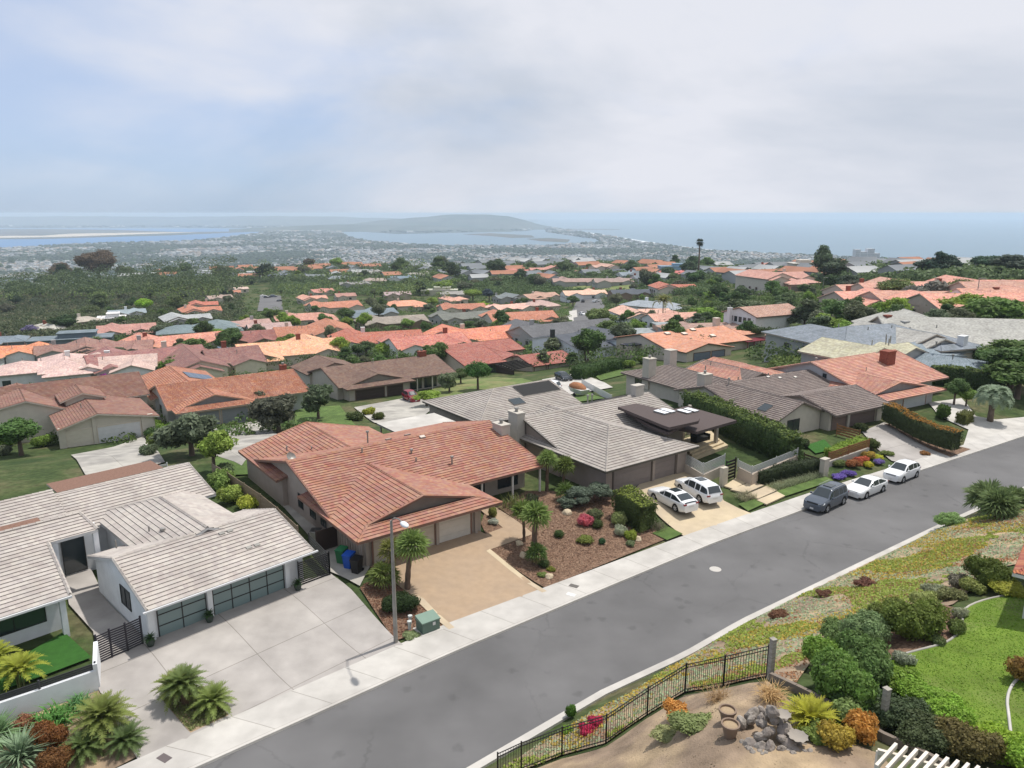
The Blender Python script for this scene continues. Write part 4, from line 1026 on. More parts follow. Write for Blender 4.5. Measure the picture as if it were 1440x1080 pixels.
def blades(name, cat, x, y, n, L_, color, label, seed=1, w=.05, el0=.2, el1=1.4, curl=.6, z=None, group=None, rad=.0):
    """tuft of sword leaves (agave, flax, grasses)"""
    r_ = random.Random(seed); mb = MB()
    for i in range(n):
        az = i*2.39996; el = el0+(el1-el0)*r_.random(); L2 = L_*r_.uniform(.7, 1.1); q = r_.uniform(0, rad)
        o = Vector((q*math.cos(az*1.7), q*math.sin(az*1.7), 0)); d = Vector((math.cos(az), math.sin(az), 0)); sd = Vector((-d.y, d.x, 0))*w/2; e1 = el-curl
        m_ = o+(d*math.cos(el)+Vector((0, 0, math.sin(el))))*L2*.55; tp = m_+(d*math.cos(e1)+Vector((0, 0, math.sin(e1))))*L2*.45
        mb.poly([o-sd*.7, o+sd*.7, m_+sd, m_-sd]); mb.poly([m_-sd, m_+sd, tp])
    o = mb.build(name, M_LEAFN, None, color=color); o.location = (x, y, zt(x, y) if z is None else z); return tag(o, label, cat, group)
def ground_scatter(name, poly, n, leaf, color, seed, up=.10, label=None, mt=None, mask=None, kind='stuff', zoff=0):
    """many small leaves over a patch of ground: one uncountable cover"""
    rng = np.random.default_rng(seed); P_ = np.array(poly); lo, hi_ = P_.min(0), P_.max(0); pts = []
    def inside(x, y):
        c = False; j = len(poly)-1
        for i in range(len(poly)):
            if (poly[i][1] > y) != (poly[j][1] > y) and x < (poly[j][0]-poly[i][0])*(y-poly[i][1])/(poly[j][1]-poly[i][1])+poly[i][0]: c = not c
            j = i
        return c
    tries = 0
    while len(pts) < n and tries < n*12:
        tries += 1; x, y = rng.uniform(lo[0], hi_[0]), rng.uniform(lo[1], hi_[1])
        if inside(x, y) and (mask is None or rng.random() < mask(x, y)): pts.append((x, y, zt(x, y)+zoff+rng.uniform(0, up)))
    if not pts: return None
    c = np.array(pts); V, F = quads(c, np.tile([0, 0, 1.0], (len(c), 1)), leaf, rng, 1.5, .7)
    o = bpy.data.objects.new(name, npmesh(name, V, F, mt or M_LEAFN)); COL.objects.link(o); o.color = (*color, 1); o['kind'] = kind
    if label: o['label'] = label
    return o
# ---------------------------------------------------------------- vehicles
def car_mesh(L_, W_, Hh, belt, hood, prof, wb, wr=.34, clear=.2, tail=.0):
    """prof: (x, roof z) outline of the top from nose to tail, x measured forward from the centre"""
    N = 56; hw = W_/2; xs = [L_/2-L_*i/(N-1) for i in range(N)]
    wx = [wb/2, -wb/2]; ar = wr+.06
    def topz(x): 
        for (xa, za), (xb, zb) in zip(prof, prof[1:]):
            if xb <= x <= xa: return za+(zb-za)*(xa-x)/(xa-xb+1e-9)
        return prof[-1][1]
    rings = []
    for i, x in enumerate(xs):
        e = abs(x)/(L_/2); nar = 1-.16*max(0, (e-.72)/.28)**2.2-.02
        w = hw*nar; t = topz(x); bl = min(belt+.04*(-x/L_*2), t-.02)
        arch = max([math.sqrt(max(0, ar*ar-(x-q)**2))+wr-.02 if abs(x-q) < ar else 0 for q in wx])
        lo = max(clear+.10*max(0, (e-.85)/.15), arch); l2 = max(lo+.03, .42)
        g = max(0, t-bl); inn = .16*min(1, g/.45)
        rings.append([(x, 0, min(lo, clear+.02) if arch < .3 else clear), (x, w*.80, clear if arch < .3 else clear), (x, w*.93, lo), (x, w, max(l2, lo+.02)), (x, w*.995, max((l2+bl)/2, lo+.04)), (x, w*.965, bl-.03), (x, w*(.93-.02), bl+.01), (x, w*(.92-inn), bl+g*.86), (x, w*(.80-inn), t-.012), (x, w*.4, t+.012), (x, 0, t+.018)])
    full = []
    for r_ in rings: full.append(r_+[(p[0], -p[1], p[2]) for p in r_[-2:0:-1]])
    return xs, full, belt
def car(label, kind, x, y, hd, color, z=0, lod=1, group=None, cat='car', name='parked_car', roofbar=False, sunroof=False, plate=True):
    P_ = dict(sedan=(4.85, 1.84, 1.44, .93, [(2.43, .60), (2.35, .74), (1.6, .90), (.95, .98), (.10, 1.40), (-.55, 1.44), (-1.15, 1.38), (-1.95, 1.07), (-2.30, 1.02), (-2.43, .80)], 2.8, .34, .2),
              suv=(4.85, 1.90, 1.83, 1.08, [(2.43, .72), (2.36, .95), (1.7, 1.10), (1.10, 1.16), (.42, 1.72), (-.2, 1.82), (-1.6, 1.80), (-2.05, 1.70), (-2.36, 1.12), (-2.43, .8)], 2.8, .39, .26),
              cross=(4.3, 1.78, 1.64, 1.02, [(2.15, .66), (2.08, .86), (1.45, 1.04), (.95, 1.09), (.25, 1.56), (-.4, 1.64), (-1.35, 1.56), (-1.75, 1.42), (-2.06, 1.02), (-2.15, .74)], 2.55, .34, .22))[kind]
    L_, W_, Hh, belt, prof, wb, wr, cl = P_
    xs, rg, _ = car_mesh(L_, W_, Hh, belt, 0, prof, wb, wr, cl)
    e = empty(name, (x, y, z), hd, label, cat, group)
    body = MB(); gl = MB(); n = len(rg[0]); off = .006
    for r_ in rg: body.v += r_
    for i in range(len(rg)-1):
        for k in range(n):
            k2 = (k+1) % n; body.f.append((i*n+k, i*n+k2, (i+1)*n+k2, (i+1)*n+k)); body.m.append(1 if k in (0, 1, n-1, n-2) else 0); body.uv.append([(0, 0)]*4)
    body.poly(rg[0]); body.poly(rg[-1][::-1])
    b = body.build('body', [MATS['carpaint'], MATS['rubber']], e, True, color=color, sharp=40)
    # glass: side windows between belt and roof, windscreen and rear window on the sloping top
    hsz = max(p[1] for p in prof); cuts = [.32, -.62, -1.35] if kind != 'sedan' else [.18, -.72]
    def lim(x): return any(abs(x-c_) < .045 for c_ in cuts)
    ws = MB(); rw = MB(); sw = MB()
    for i in range(len(rg)-1):
        xm = (xs[i]+xs[i+1])/2; t0, t1 = rg[i][10][2], rg[i+1][10][2]; sl = abs(t1-t0)/abs(xs[i+1]-xs[i]); g = min(t0, t1)-belt
        if g > .16 and not lim(xm) and xm > prof[-2][0]+.12:
            for s_ in (1, -1):
                q = []
                for rr, kk in ((rg[i], 6), (rg[i+1], 6), (rg[i+1], 7), (rg[i], 7)):
                    p = Vector(rr[kk]); p.y = (p.y+.012)*s_; p.z += .012 if kk == 6 else -.02; q.append(p)
                sw.poly(q)
        if sl > .33 and g > .0:
            tgt = ws if xm > 0 else rw
            for k in (8, 9, 10, 11):
                q = [Vector(rg[i][k]), Vector(rg[i+1][k]), Vector(rg[i+1][k+1]), Vector(rg[i][k+1])]
                tgt.poly([p+Vector(((.012 if xm > 0 else -.012), 0, .014)) for p in q])
    for mb_, nm in ((sw, 'side_window'), (ws, 'windscreen'), (rw, 'rear_window')):
        if mb_.f: mb_.build(nm, MATS['glass'], e, True, sharp=50)
    hw = W_/2
    for sx in (1, -1):
        for sy in (1, -1):
            w_ = MB(); w_.lathe([(wr*.62, -.1), (wr*.93, -.11), (wr, -.07), (wr, .07), (wr*.93, .11), (wr*.62, .1), (wr*.60, .04)], 20)
            o = w_.build('wheel', MATS['rubber'], e, True, sharp=40); o.location = (sx*wb/2, sy*(hw-.12), wr); o.rotation_euler = (-sy*math.pi/2, 0, 0)
            if lod:
                rm = MB(); rm.lathe([(.001, .085), (.05, .09), (.06, .07)], 10)
                for j in range(5):
                    a = j*2*math.pi/5; rm.beam((.03*math.cos(a), .03*math.sin(a), .07), (wr*.6*math.cos(a), wr*.6*math.sin(a), .08), .075, .03)
                rm.lathe([(wr*.56, .06), (wr*.64, .098), (wr*.66, .06)], 20); rm.build('rim', MATS['metalpaint'], o, color=(.42, .43, .44))
    if not lod: return e
    nz_ = prof[1][1]; hx = L_/2
    hl = (.75, .78, .8) 
    for s_ in (1, -1):
        h_ = MB(); yy = s_*hw
        h_.poly([(hx-.11, yy*.84, nz_-.13), (hx-.42, yy*.985, nz_-.06), (hx-.50, yy*.965, nz_+.06), (hx-.09, yy*.70, nz_-.0)], 0)
        h_.poly([(hx-.055, yy*.55, nz_-.15), (hx-.11, yy*.84, nz_-.13), (hx-.09, yy*.80, nz_-.0), (hx-.05, yy*.55, nz_-.04)], 0)
        h_.build('headlight', MATS['metalpaint'], e, color=hl)
        t_ = MB(); tz = prof[-2][1]-.10
        t_.box(-hx+.005, -hx+.12, min(yy*.55, yy*.86), max(yy*.55, yy*.86), tz-.10, tz+.02); t_.build('tail_light', MATS['plastic'], e, color=(.22, .012, .012))
        m_ = MB(); mx_ = prof[3][0]-.28; m_.box(mx_-.09, mx_+.09, min(yy*.97, yy*1.12), max(yy*.97, yy*1.12), belt+.02, belt+.17); m_.build('wing_mirror', MATS['carpaint'], e, color=color)
        for hx_ in (.12 if kind != 'sedan' else .0, -.85):
            d_ = MB(); d_.box(hx_-.09, hx_+.09, min(yy*.985, yy*1.008), max(yy*.985, yy*1.008), belt-.13, belt-.10); d_.build('door_handle', MATS['metalpaint'], e, color=tuple(c_*.8 for c_ in color))
        if roofbar:
            r_ = MB(); r_.tube([(.2, yy*.72, Hh-.06), (.1, yy*.72, Hh+.02), (-1.6, yy*.72, Hh+.02), (-1.75, yy*.72, Hh-.05)], .02, 6); r_.build('roof_rail', MATS['metalpaint'], e, color=(.3, .3, .3))
    g_ = MB(); 
    for i in range(4): g_.box(hx-.09+i*.004, hx-.035+i*.004, -hw*.5, hw*.5, nz_-.42+i*.095, nz_-.36+i*.095)
    g_.box(hx-.15, hx-.05, -hw*.55, hw*.55, nz_-.45, nz_-.03); g_.build('grille', MATS['black_metal'], e)
    if plate:
        p_ = MB(); p_.box(-hx-.015, -hx+.05, -.26, .26, .62, .78); p_.build('number_plate', MATS['paint'], e, color=(.6, .6, .6))
        p_ = MB(); p_.box(hx-.03, hx+.02, -.16, .16, .36, .5); p_.build('number_plate', MATS['paint'], e, color=(.6, .6, .6))
    if sunroof:
        s_ = MB(); zz = Hh+.012; s_.box(-.75, .05, -.38, .38, zz-.02, zz+.018); s_.build('sunroof', MATS['glass'], e)
    return e
def car_side(label, kind, pf, pr, side, color, z=0, **k):
    """placed by the photo points where its near front and rear tyres touch the ground; side +1: those are its left wheels"""
    f, r_ = Vector((*at(*pf, z), 0)), Vector((*at(*pr, z), 0)); d = (f-r_).normalized(); c = (f+r_)/2+Vector((d.y, -d.x, 0))*side*.85
    return car(label, kind, c.x, c.y, math.atan2(d.y, d.x), color, z, **k)
ZR = -.03
car_side('dark grey sport utility vehicle parked first in line at the kerb', 'suv', (1160.5, 722), (1187, 709), +1, (.075, .09, .115), ZR, group='cars parked along the kerb', roofbar=True, sunroof=True)
car_side('white sedan parked at the kerb right behind the dark grey vehicle', 'sedan', (1216, 702.5), (1243, 691.5), +1, (.70, .71, .71), ZR, group='cars parked along the kerb')
car_side('white compact crossover parked last in line at the kerb', 'cross', (1268, 680.5), (1291, 671), +1, (.72, .73, .74), ZR, group='cars parked along the kerb')
car_side('white sedan with dark sunroof on the pale driveway next to the hedge', 'sedan', (915, 702), (954, 722), +1, (.72, .73, .74), .55, group='cars on the pale driveway', sunroof=True)
WSUV = car_side('white sport utility vehicle with sunroof on the pale driveway near the steps', 'suv', (950, 688), (991, 711), +1, (.72, .74, .76), .5, group='cars on the pale driveway', sunroof=True)
WSUV.scale = (1, 1, .92)
def car_g(label, kind, u, v, hd, color, **k):
    x, y = G(u, v, .12); return car(label, kind, x, y, R(hd), color, zt(x, y)+.1, **k)
car_g('red car parked on the driveway of the dark brown house', 'cross', 578, 563, -60, (.22, .015, .03), lod=1)
car_g('black car parked in front of the cream garage doors of the red tile house', 'sedan', 792, 534, -70, (.02, .025, .03), lod=1)
car_g('white van with dark windows behind the grey tiled roof', 'suv', 769, 549, 150, (.68, .7, .72), lod=1)
for i, (u, v, hd, c, lb) in enumerate([(819, 443, -70, (.7, .7, .7), 'small white car alone in the middle of the far cul-de-sac road'), (806, 425, 10, (.65, .66, .68), 'white car at the far end of the cul-de-sac on the left'), (838, 425, 40, (.6, .62, .64), 'pale car on the driveway at the far right of the cul-de-sac'),
    (820, 425, 80, (.03, .03, .035), 'black car between the two pale cars at the cul-de-sac end'), (370, 417, 60, (.7, .7, .7), 'white car at the top of the short far-left street'), (376, 419, 40, (.03, .04, .06), 'dark car beside the white car on the short far-left street'),
    (393, 424, 80, (.02, .02, .03), 'black car on the right edge of the short far-left street'), (385, 418, 20, (.12, .14, .2), 'blue-grey car at the end of the short far-left street')]):
    car_g(lb, 'sedan' if i % 2 == 0 else 'suv', u, v, hd, c, lod=0, group='cars parked on the far streets')
# ---------------------------------------------------------------- drives, lawns and beds of the front row
def Gp(pts, h=.08): return [G(u, v, h) for u, v in pts]
dA = drape('driveway', Gp([(138, 968), (141, 932), (205, 903), (222, 893), (300, 858), (418, 818), (464, 806), (494, 829), (572, 912), (440, 980), (325, 1030), (200, 1078)]), .094, M_DRA, az=44, org=(-20.25, 37.51))
dA2 = drape('path', Gp([(131, 888), (138, 932), (207, 902), (150, 845), (128, 800), (150, 770), (100, 770), (92, 820), (97, 850)]), .10, MATS['concrete_house'])
dB = drape('driveway', Gp([(634, 889), (776, 836), (689, 773), (750, 751), (698, 714), (676, 702), (664, 706), (681, 722), (707, 742), (683, 751), (670, 745), (520, 797), (590, 845)]), .093, MATS['aggregate'])
drape('driveway_edging', Gp([(632, 886), (640, 883), (596, 842), (588, 838), (583, 842)]), .099, MATS['sandstone'], parent=dB)
drape('driveway_edging', Gp([(770, 832), (763, 834), (684, 775), (689, 772)]), .0985, MATS['sandstone'], parent=dB)
dB2 = drape('path', Gp([(405, 690), (460, 745), (520, 797), (506, 824), (462, 803), (440, 760), (398, 712)]), .095, MATS['concrete_old'])
dC = drape('driveway', Gp([(930, 729), (968, 758), (1064, 725), (1018, 704), (992, 665), (940, 655), (905, 676), (890, 690)]), .092, MATS['sandstone'])
dD = drape('driveway', Gp([(1212, 607), (1243, 594), (1352, 632), (1304, 657), (1254, 648), (1228, 626)]), .091, M_DRA, az=59.5, org=(40, 85))
dK = drape('driveway', Gp([(1352, 634), (1450, 606), (1445, 586), (1400, 590), (1372, 585), (1352, 560), (1305, 566), (1320, 585), (1362, 604)]), .090, MATS['concrete'])
drape('driveway', Gp([(100, 640), (202, 614), (232, 650), (160, 672), (120, 668)]), .12, M_DRE, az=53, org=(-52, 88))
drape('driveway', Gp([(285, 606), (372, 590), (392, 612), (340, 655), (300, 640)]), .12, M_DRE, az=55, org=(-40, 96))
drape('driveway', Gp([(498, 573), (585, 557), (612, 572), (560, 600), (522, 592)]), .12, MATS['concrete_old'])
drape('driveway', Gp([(762, 534), (815, 524), (850, 538), (790, 556)]), .12, MATS['concrete'])
drape('path', Gp([(742, 551), (850, 538), (862, 545), (760, 562)]), .13, MATS['concrete'])
for k, pts in enumerate([[(1018, 684), (1036, 672), (1054, 677), (1031, 688)], [(1027, 689), (1057, 678), (1074, 683), (1049, 694)], [(1047, 697), (1078, 684), (1093, 690), (1066, 702)], [(1064, 704), (1093, 692), (1104, 698), (1078, 710)]]):
    drape('path_slab', Gp(pts), .14+k*.001, MATS['sandstone'], thick=.12)
# beds and lawns
drape('mulch_bed', Gp([(689, 773), (767, 826), (935, 758), (900, 720), (880, 690), (830, 690), (740, 690), (700, 713), (750, 751)]), .06, MATS['mulch'], step=.6)
drape('mulch_bed', Gp([(506, 826), (556, 900), (627, 879), (586, 840), (540, 800)]), .06, MATS['mulch'], step=.6)
drape('mulch_bed', Gp([(681, 722), (707, 742), (683, 751), (676, 735)]), .055, MATS['mulch'])
pl = drape('planter_soil', Gp([(228, 984), (268, 1031), (322, 1006), (285, 965)]), .10, MATS['soil'])
drape('planter_bed', Gp([(0, 1020), (138, 970), (195, 1062), (150, 1085), (-60, 1160), (-80, 1080)]), .05, MATS['soil'])
drape('turf', Gp([(0, 935), (40, 918), (90, 889), (129, 925), (50, 955), (0, 972)]), .12, MATS['turf'])
drape('turf', Gp([(917, 750), (938, 760), (960, 751), (940, 741)]), .12, MATS['lawn'])
drape('turf', Gp([(1038, 709), (1052, 719), (1076, 708), (1062, 702)]), .12, MATS['lawn'])
drape('turf', Gp([(1092, 691), (1099, 700), (1172, 676), (1160, 670)]), .12, MATS['lawn'])
drape('turf', Gp([(1000, 655), (1018, 646), (1030, 650), (1012, 660)]), .12, MATS['turf'])
drape('turf', Gp([(1133, 627), (1159, 618), (1172, 632), (1147, 638)]), .12, MATS['turf'])
drape('lawn', Gp([(305, 640), (345, 630), (390, 665), (330, 668), (300, 655)]), .1, MATS['lawn'])
drape('lawn', Gp([(415, 575), (478, 570), (505, 600), (415, 596)]), .1, MATS['lawn'])
drape('dry_lawn', Gp([(600, 553), (640, 535), (700, 530), (780, 545), (740, 560), (700, 556), (640, 580), (615, 570)]), .1, MATS['drygrass'])
drape('lawn', Gp([(790, 556), (830, 552), (850, 560), (800, 567)]), .1, MATS['lawn'])
drape('lawn', Gp([(825, 520), (860, 515), (885, 525), (845, 535)]), .12, MATS['lawn'])
lawn = drape('lawn', Gp([(1350, 858), (1385, 842), (1450, 832), (1480, 900), (1480, 1060), (1400, 1050), (1350, 1020), (1290, 985), (1262, 955), (1232, 940), (1262, 922), (1300, 912), (1335, 903), (1356, 880)]), .10, MATS['lawn_sunny'], step=.6)
drape('dirt_yard', Gp([(690, 1110), (733, 1088), (790, 1066), (852, 1049), (910, 1009), (963, 977), (1017, 968), (1080, 957), (1160, 1030), (1240, 1060), (1300, 1150), (800, 1200)]), .05, MATS['soil'], step=.7)
e_ = MB(); pts = [(1226, 955), (1233, 940), (1262, 922), (1300, 912), (1335, 903), (1356, 880), (1350, 858), (1385, 842), (1450, 832)]
for _ in range(2): pts = [pts[0]]+[(a[0]*w1+b[0]*(1-w1), a[1]*w1+b[1]*(1-w1)) for a, b in zip(pts, pts[1:]) for w1 in (.75, .25)]+[pts[-1]]
q = [G(u, v, .1) for u, v in pts]; e_.tube([(x, y, zt(x, y)+.1) for x, y in q], .06, 6); tag(e_.build('lawn_edging', MATS['concrete_old'], None, True), 'curved pale concrete edging around the bright lawn', 'edging')
e_ = MB(); pts = [(1425, 1065), (1419, 1010), (1415, 980), (1428, 955), (1460, 940)]
for _ in range(2): pts = [pts[0]]+[(a[0]*w1+b[0]*(1-w1), a[1]*w1+b[1]*(1-w1)) for a, b in zip(pts, pts[1:]) for w1 in (.75, .25)]+[pts[-1]]
q = [G(u, v, .1) for u, v in pts]; e_.tube([(x, y, zt(x, y)+.12) for x, y in q], .06, 6); tag(e_.build('lawn_edging', MATS['concrete'], None, True), 'curved pale edging at the right side of the lawn', 'edging')
# ---- fences and walls
def slat_run(name, pts, z0s, h, label, cat, color, ns=8, gap=.5, post=.08, base=0.0, basec=None, w=.03, mt='paint', group=None):
    """posts with horizontal slats (each bay its own part) along a ground line; base: height of a solid wall below"""
    x0, y0 = pts[0]; e = empty(name, (x0, y0, z0s[0]), 0, label, cat, group); Z = lambda i: z0s[i]-z0s[0]
    for i in range(len(pts)-1):
        p = Vector((pts[i][0]-x0, pts[i][1]-y0, Z(i))); q = Vector((pts[i+1][0]-x0, pts[i+1][1]-y0, Z(i+1))); mb = MB()
        for k in range(ns):
            zz = base+.04+(h-base-.08)*(k+.5)/ns; sh = (h-base)/ns*(1-gap); mb.beam(p+Vector((0, 0, zz)), q+Vector((0, 0, zz)), w, sh)
        mb.build('slat_panel', MATS[mt], e, color=color)
        if base:
            wl = MB(); wl.beam(p+Vector((0, 0, base/2-.5)), q+Vector((0, 0, base/2-.5)), .18, base+1); wl.build('base_wall', MATS['stucco'], e, color=basec)
    for i in range(len(pts)):
        m_ = MB(); c = (pts[i][0]-x0, pts[i][1]-y0); m_.box(c[0]-post/2, c[0]+post/2, c[1]-post/2, c[1]+post/2, Z(i)+base-.3, Z(i)+h+.04); m_.build('post', MATS[mt], e, color=color)
    return e
def run_px(px_, h=.1): q = [G(u, v, h) for u, v in px_]; return q, [zt(*p)+.05 for p in q]
q, zz = run_px([(138, 967), (60, 995), (-30, 1026)]); slat_run('garden_wall', q, zz, 1.55, 'low white garden wall topped by charcoal slats in front of the white house', 'wall', (.05, .05, .055), 3, .35, base=1.1, basec=WHITE)
q, zz = run_px([(138, 967), (139, 934)]); mb = MB(); mb.beam((0, 0, .45), (q[1][0]-q[0][0], q[1][1]-q[0][1], .45+zz[1]-zz[0]), .2, 2.1); o = mb.build('wall_return', MATS['stucco'], None, color=WHITE); o.location = (*q[0], zz[0]); tag(o, 'short white wall return beside the wide slatted gate', 'wall')
q, zz = run_px([(139, 933), (158, 924), (180, 915), (201, 905)]); slat_run('slat_gate', q, zz, 1.75, 'wide charcoal gate of horizontal slats left of the glass garage doors', 'gate', (.035, .032, .04), 12, .45)
q, zz = run_px([(421, 824), (464, 808)]); slat_run('slat_gate', q, zz, 1.75, 'charcoal slatted side gate right of the white garage', 'gate', (.03, .03, .033), 12, .4)
q, zz = run_px([(464, 808), (436, 778)]); slat_run('slat_fence', q, zz, 1.6, 'charcoal slat fence running back along the white garage', 'fence', (.05, .05, .055), 8, .4)
q, zz = run_px([(446, 777), (488, 763)]); slat_run('side_gate', q, zz, 1.7, 'dark brown board gate beside the tiled house', 'gate', (.05, .035, .03), 5, .03)
q, zz = run_px([(300, 672), (322, 686), (345, 702), (368, 718), (392, 738), (420, 765)]); slat_run('wood_fence', q, zz, 1.5, 'weathered wooden board fence between the white house and the tiled house', 'fence', (.25, .19, .14), 3, .03, mt='wood')
q, zz = run_px([(958, 660), (988, 678), (1018, 664)]); slat_run('slat_fence', q, zz, 1.9, 'pale grey horizontal slat fence behind the white cars', 'fence', (.42, .43, .42), 7, .4, base=.8, basec=(.46, .41, .35))
q, zz = run_px([(1036, 672), (1056, 682), (1090, 668), (1120, 655)]); slat_run('slat_fence', q, zz, 1.9, 'pale grey slat fence on the curved cream wall right of the entry gate', 'fence', (.42, .43, .42), 5, .4, base=1.15, basec=(.46, .39, .32))
q, zz = run_px([(1020, 676), (1033, 671)]); slat_run('entry_gate', q, zz, 2.0, 'tall black entry gate with glass slots at the top of the path slabs', 'gate', (.02, .018, .017), 6, .4, post=.12)
x, y = G(1017, 681, .1); mb = MB(); mb.box(-.35, .35, -.2, .2, -.5, 1.75); o = mb.build('gate_pillar', MATS['stucco'], None, color=(.50, .46, .38)); o.location = (x, y, zt(x, y)); o.rotation_euler.z = R(36); tag(o, 'cream stone pillar left of the black entry gate', 'pillar')
x, y = G(1158, 668, .1); mb = MB(); mb.box(-.4, .4, -.25, .25, -.5, 1.7); mb.box(-.45, .45, -.3, .3, 1.7, 1.8); o = mb.build('gate_pillar', MATS['stucco'], None, color=(.46, .42, .36)); o.location = (x, y, zt(x, y)); o.rotation_euler.z = R(36); tag(o, 'cream stone pillar at the end of the wooden slat fence', 'pillar')
q, zz = run_px([(1164, 655), (1192, 645), (1221, 635)]); slat_run('wood_slat_fence', q, zz, 1.5, 'warm brown wooden slat fence behind the colourful flower bed', 'fence', (.24, .115, .05), 4, .3, base=.5, basec=(.44, .41, .37), mt='wood')
q, zz = run_px([(1130, 652), (1152, 659)]); slat_run('wood_slat_fence', q, zz, 1.2, 'short dark wooden slat fence left of the stone pillar', 'fence', (.09, .055, .035), 4, .4, mt='wood')
q, zz = run_px([(1176, 611), (1208, 620)]); slat_run('wood_slat_fence', q, zz, 1.3, 'small wooden slat fence beside the brown garage', 'fence', (.24, .12, .055), 4, .4, mt='wood')
q, zz = run_px([(200, 672), (218, 668), (236, 664)], .1); slat_run('picket_fence', q, zz, 1.0, 'white picket fence below the olive-green trees', 'fence', (.6, .6, .6), 3, .4)
q, zz = run_px([(190, 555), (210, 572), (232, 596)], .1); slat_run('vinyl_fence', q, zz, 1.4, 'white fence between the rusty brown roof and the salmon roof', 'fence', (.55, .56, .56), 3, .06)
q, zz = run_px([(818, 540), (835, 550), (860, 565)], .1); slat_run('white_wall', q, zz, 1.0, 'low white garden wall below the charcoal roofed house', 'wall', (.6, .6, .58), 2, .03)
# wrought-iron fence on the slope
fp = [(700, 1100), (733, 1084), (790, 1062), (852, 1045), (910, 1005), (963, 973), (1017, 964), (1078, 951)]
q = [G(u, v) for u, v in fp]; x0, y0 = q[0]; z0 = zt(x0, y0); ife = empty('iron_fence', (x0, y0, z0), 0, 'black wrought-iron picket fence climbing the slope beside the road', 'fence')
for i in range(len(q)-1):
    p0, p1 = Vector((*q[i], zt(*q[i]))), Vector((*q[i+1], zt(*q[i+1]))); o_ = Vector((x0, y0, z0)); L_ = (p1-p0).length; n_ = int(L_/.125); mb = MB(); H1 = 1.42
    for k in range(1, n_):
        p = p0.lerp(p1, k/n_)-o_; g = p+Vector((0, 0, -.1)); mb.beam(g+Vector((0, 0, .16)), p+Vector((0, 0, H1)), .019, .019, up=(1, 0, 0))
    mb.build('picket_panel', MATS['black_metal'], ife)
    rl = MB()
    for zz_ in (.14, H1-.16, H1): rl.beam(p0-o_+Vector((0, 0, zz_)), p1-o_+Vector((0, 0, zz_)), .035, .03)
    rl.build('rail', MATS['black_metal'], ife)
for i in range(len(q)):
    m_ = MB(); c = Vector((*q[i], zt(*q[i])))-Vector((x0, y0, z0)); m_.beam(c-Vector((0, 0, .3)), c+Vector((0, 0, 1.5)), .07, .07, up=(1, 0, 0)); m_.build('post', MATS['black_metal'], ife)
for i, (u, v, lb) in enumerate([(1083, 952, 'grey timber post at the upper end of the iron fence'), (1156, 976, 'grey timber post among the shrubs right of the dry golden grass'), (1241, 1022, 'grey timber post behind the white pergola'), (1333, 1058, 'grey timber post at the lower right, half sunk in shrubs')]):
    x, y = G(u, v); mb = MB(); h_ = [1.75, 1.3, 1.6, .9][i]; mb.box(-.1, .1, -.1, .1, -.3, h_); mb.box(-.12, .12, -.12, .12, h_, h_+.04); o = mb.build('timber_post', MATS['wood'], None, color=(.30, .28, .24)); o.location = (x, y, zt(x, y)); o.rotation_euler.z = .4; tag(o, lb, 'post', 'timber posts of the yard boundary')
q = [G(u, v) for u, v in [(1083, 955), (1120, 972), (1156, 990), (1200, 1015), (1241, 1040), (1290, 1062), (1333, 1085)]]
mb = MB()
for a, b in zip(q, q[1:]): mb.beam((*a, zt(*a)+.05), (*b, zt(*b)+.05), .16, .5)
o = mb.build('low_wall', MATS['stucco'], None, color=(.20, .165, .135)); tag(o, 'low concrete retaining wall below the shrubs', 'wall')
# ---- street lamp
x, y = at(556.7, 903, .1); e = empty('street_lamp', (x, y, .1), 0, 'tall concrete street lamp standing at the sidewalk between two driveways', 'street lamp')
mb = MB(); mb.tube([(0, 0, -.2), (0, 0, 3.0), (0, 0, 7.75)], [.135, .115, .075], 10); mb.build('pole', MATS['steel'], e, True, sharp=50)
ad = Vector((.49, -.87, 0)).normalized(); mb = MB(); mb.tube([Vector((0, 0, 7.7)), ad*.5+Vector((0, 0, 8.1)), ad*1.2+Vector((0, 0, 8.3)), ad*1.75+Vector((0, 0, 8.33))], .035, 7); mb.build('arm', MATS['steel'], e, True)
mb = MB(); c = ad*2.1+Vector((0, 0, 8.3)); mb.lathe([(.001, .11), (.13, .1), (.19, .03), (.17, -.04), (.1, -.09), (.001, -.1)], 14); o = mb.build('lamp_head', MATS['paint'], e, True, color=(.62, .64, .66)); o.location = c; o.rotation_euler.z = math.atan2(ad.y, ad.x); o.scale = (2.3, 1.1, 1)
# ---- utility box, meters, covers
x, y = G(602, 884, .1); e = empty('utility_box', (x, y, zt(x, y)+.08), R(36), 'green metal utility cabinet at the corner of the tan driveway', 'utility box')
mb = MB(); mb.box(-.6, .6, -.42, .42, -.2, .75); mb.build('cabinet', MATS['paint'], e, color=(.10, .155, .125)); mb = MB(); mb.poly([(-.64, -.46, .75), (.64, -.46, .75), (.64, .46, .92), (-.64, .46, .92)]); mb.box(-.64, .64, -.46, .46, .70, .76); mb.poly([(-.64, .46, .75), (.64, .46, .75), (.64, .46, .92), (-.64, .46, .92)]); mb.poly([(-.64, -.46, .75), (-.64, .46, .75), (-.64, .46, .92)]); mb.poly([(.64, -.46, .75), (.64, .46, .75), (.64, .46, .92)]); mb.build('lid', MATS['paint'], e, color=(.17, .25, .20))
mb = MB(); mb.box(-.75, .75, -.6, .6, -.3, .03); mb.build('pad', MATS['concrete'], e)
mb = MB(); mb.box(.1, .28, -.45, -.42, .42, .62); mb.build('warning_label', MATS['paint'], e, color=(.6, .6, .58))
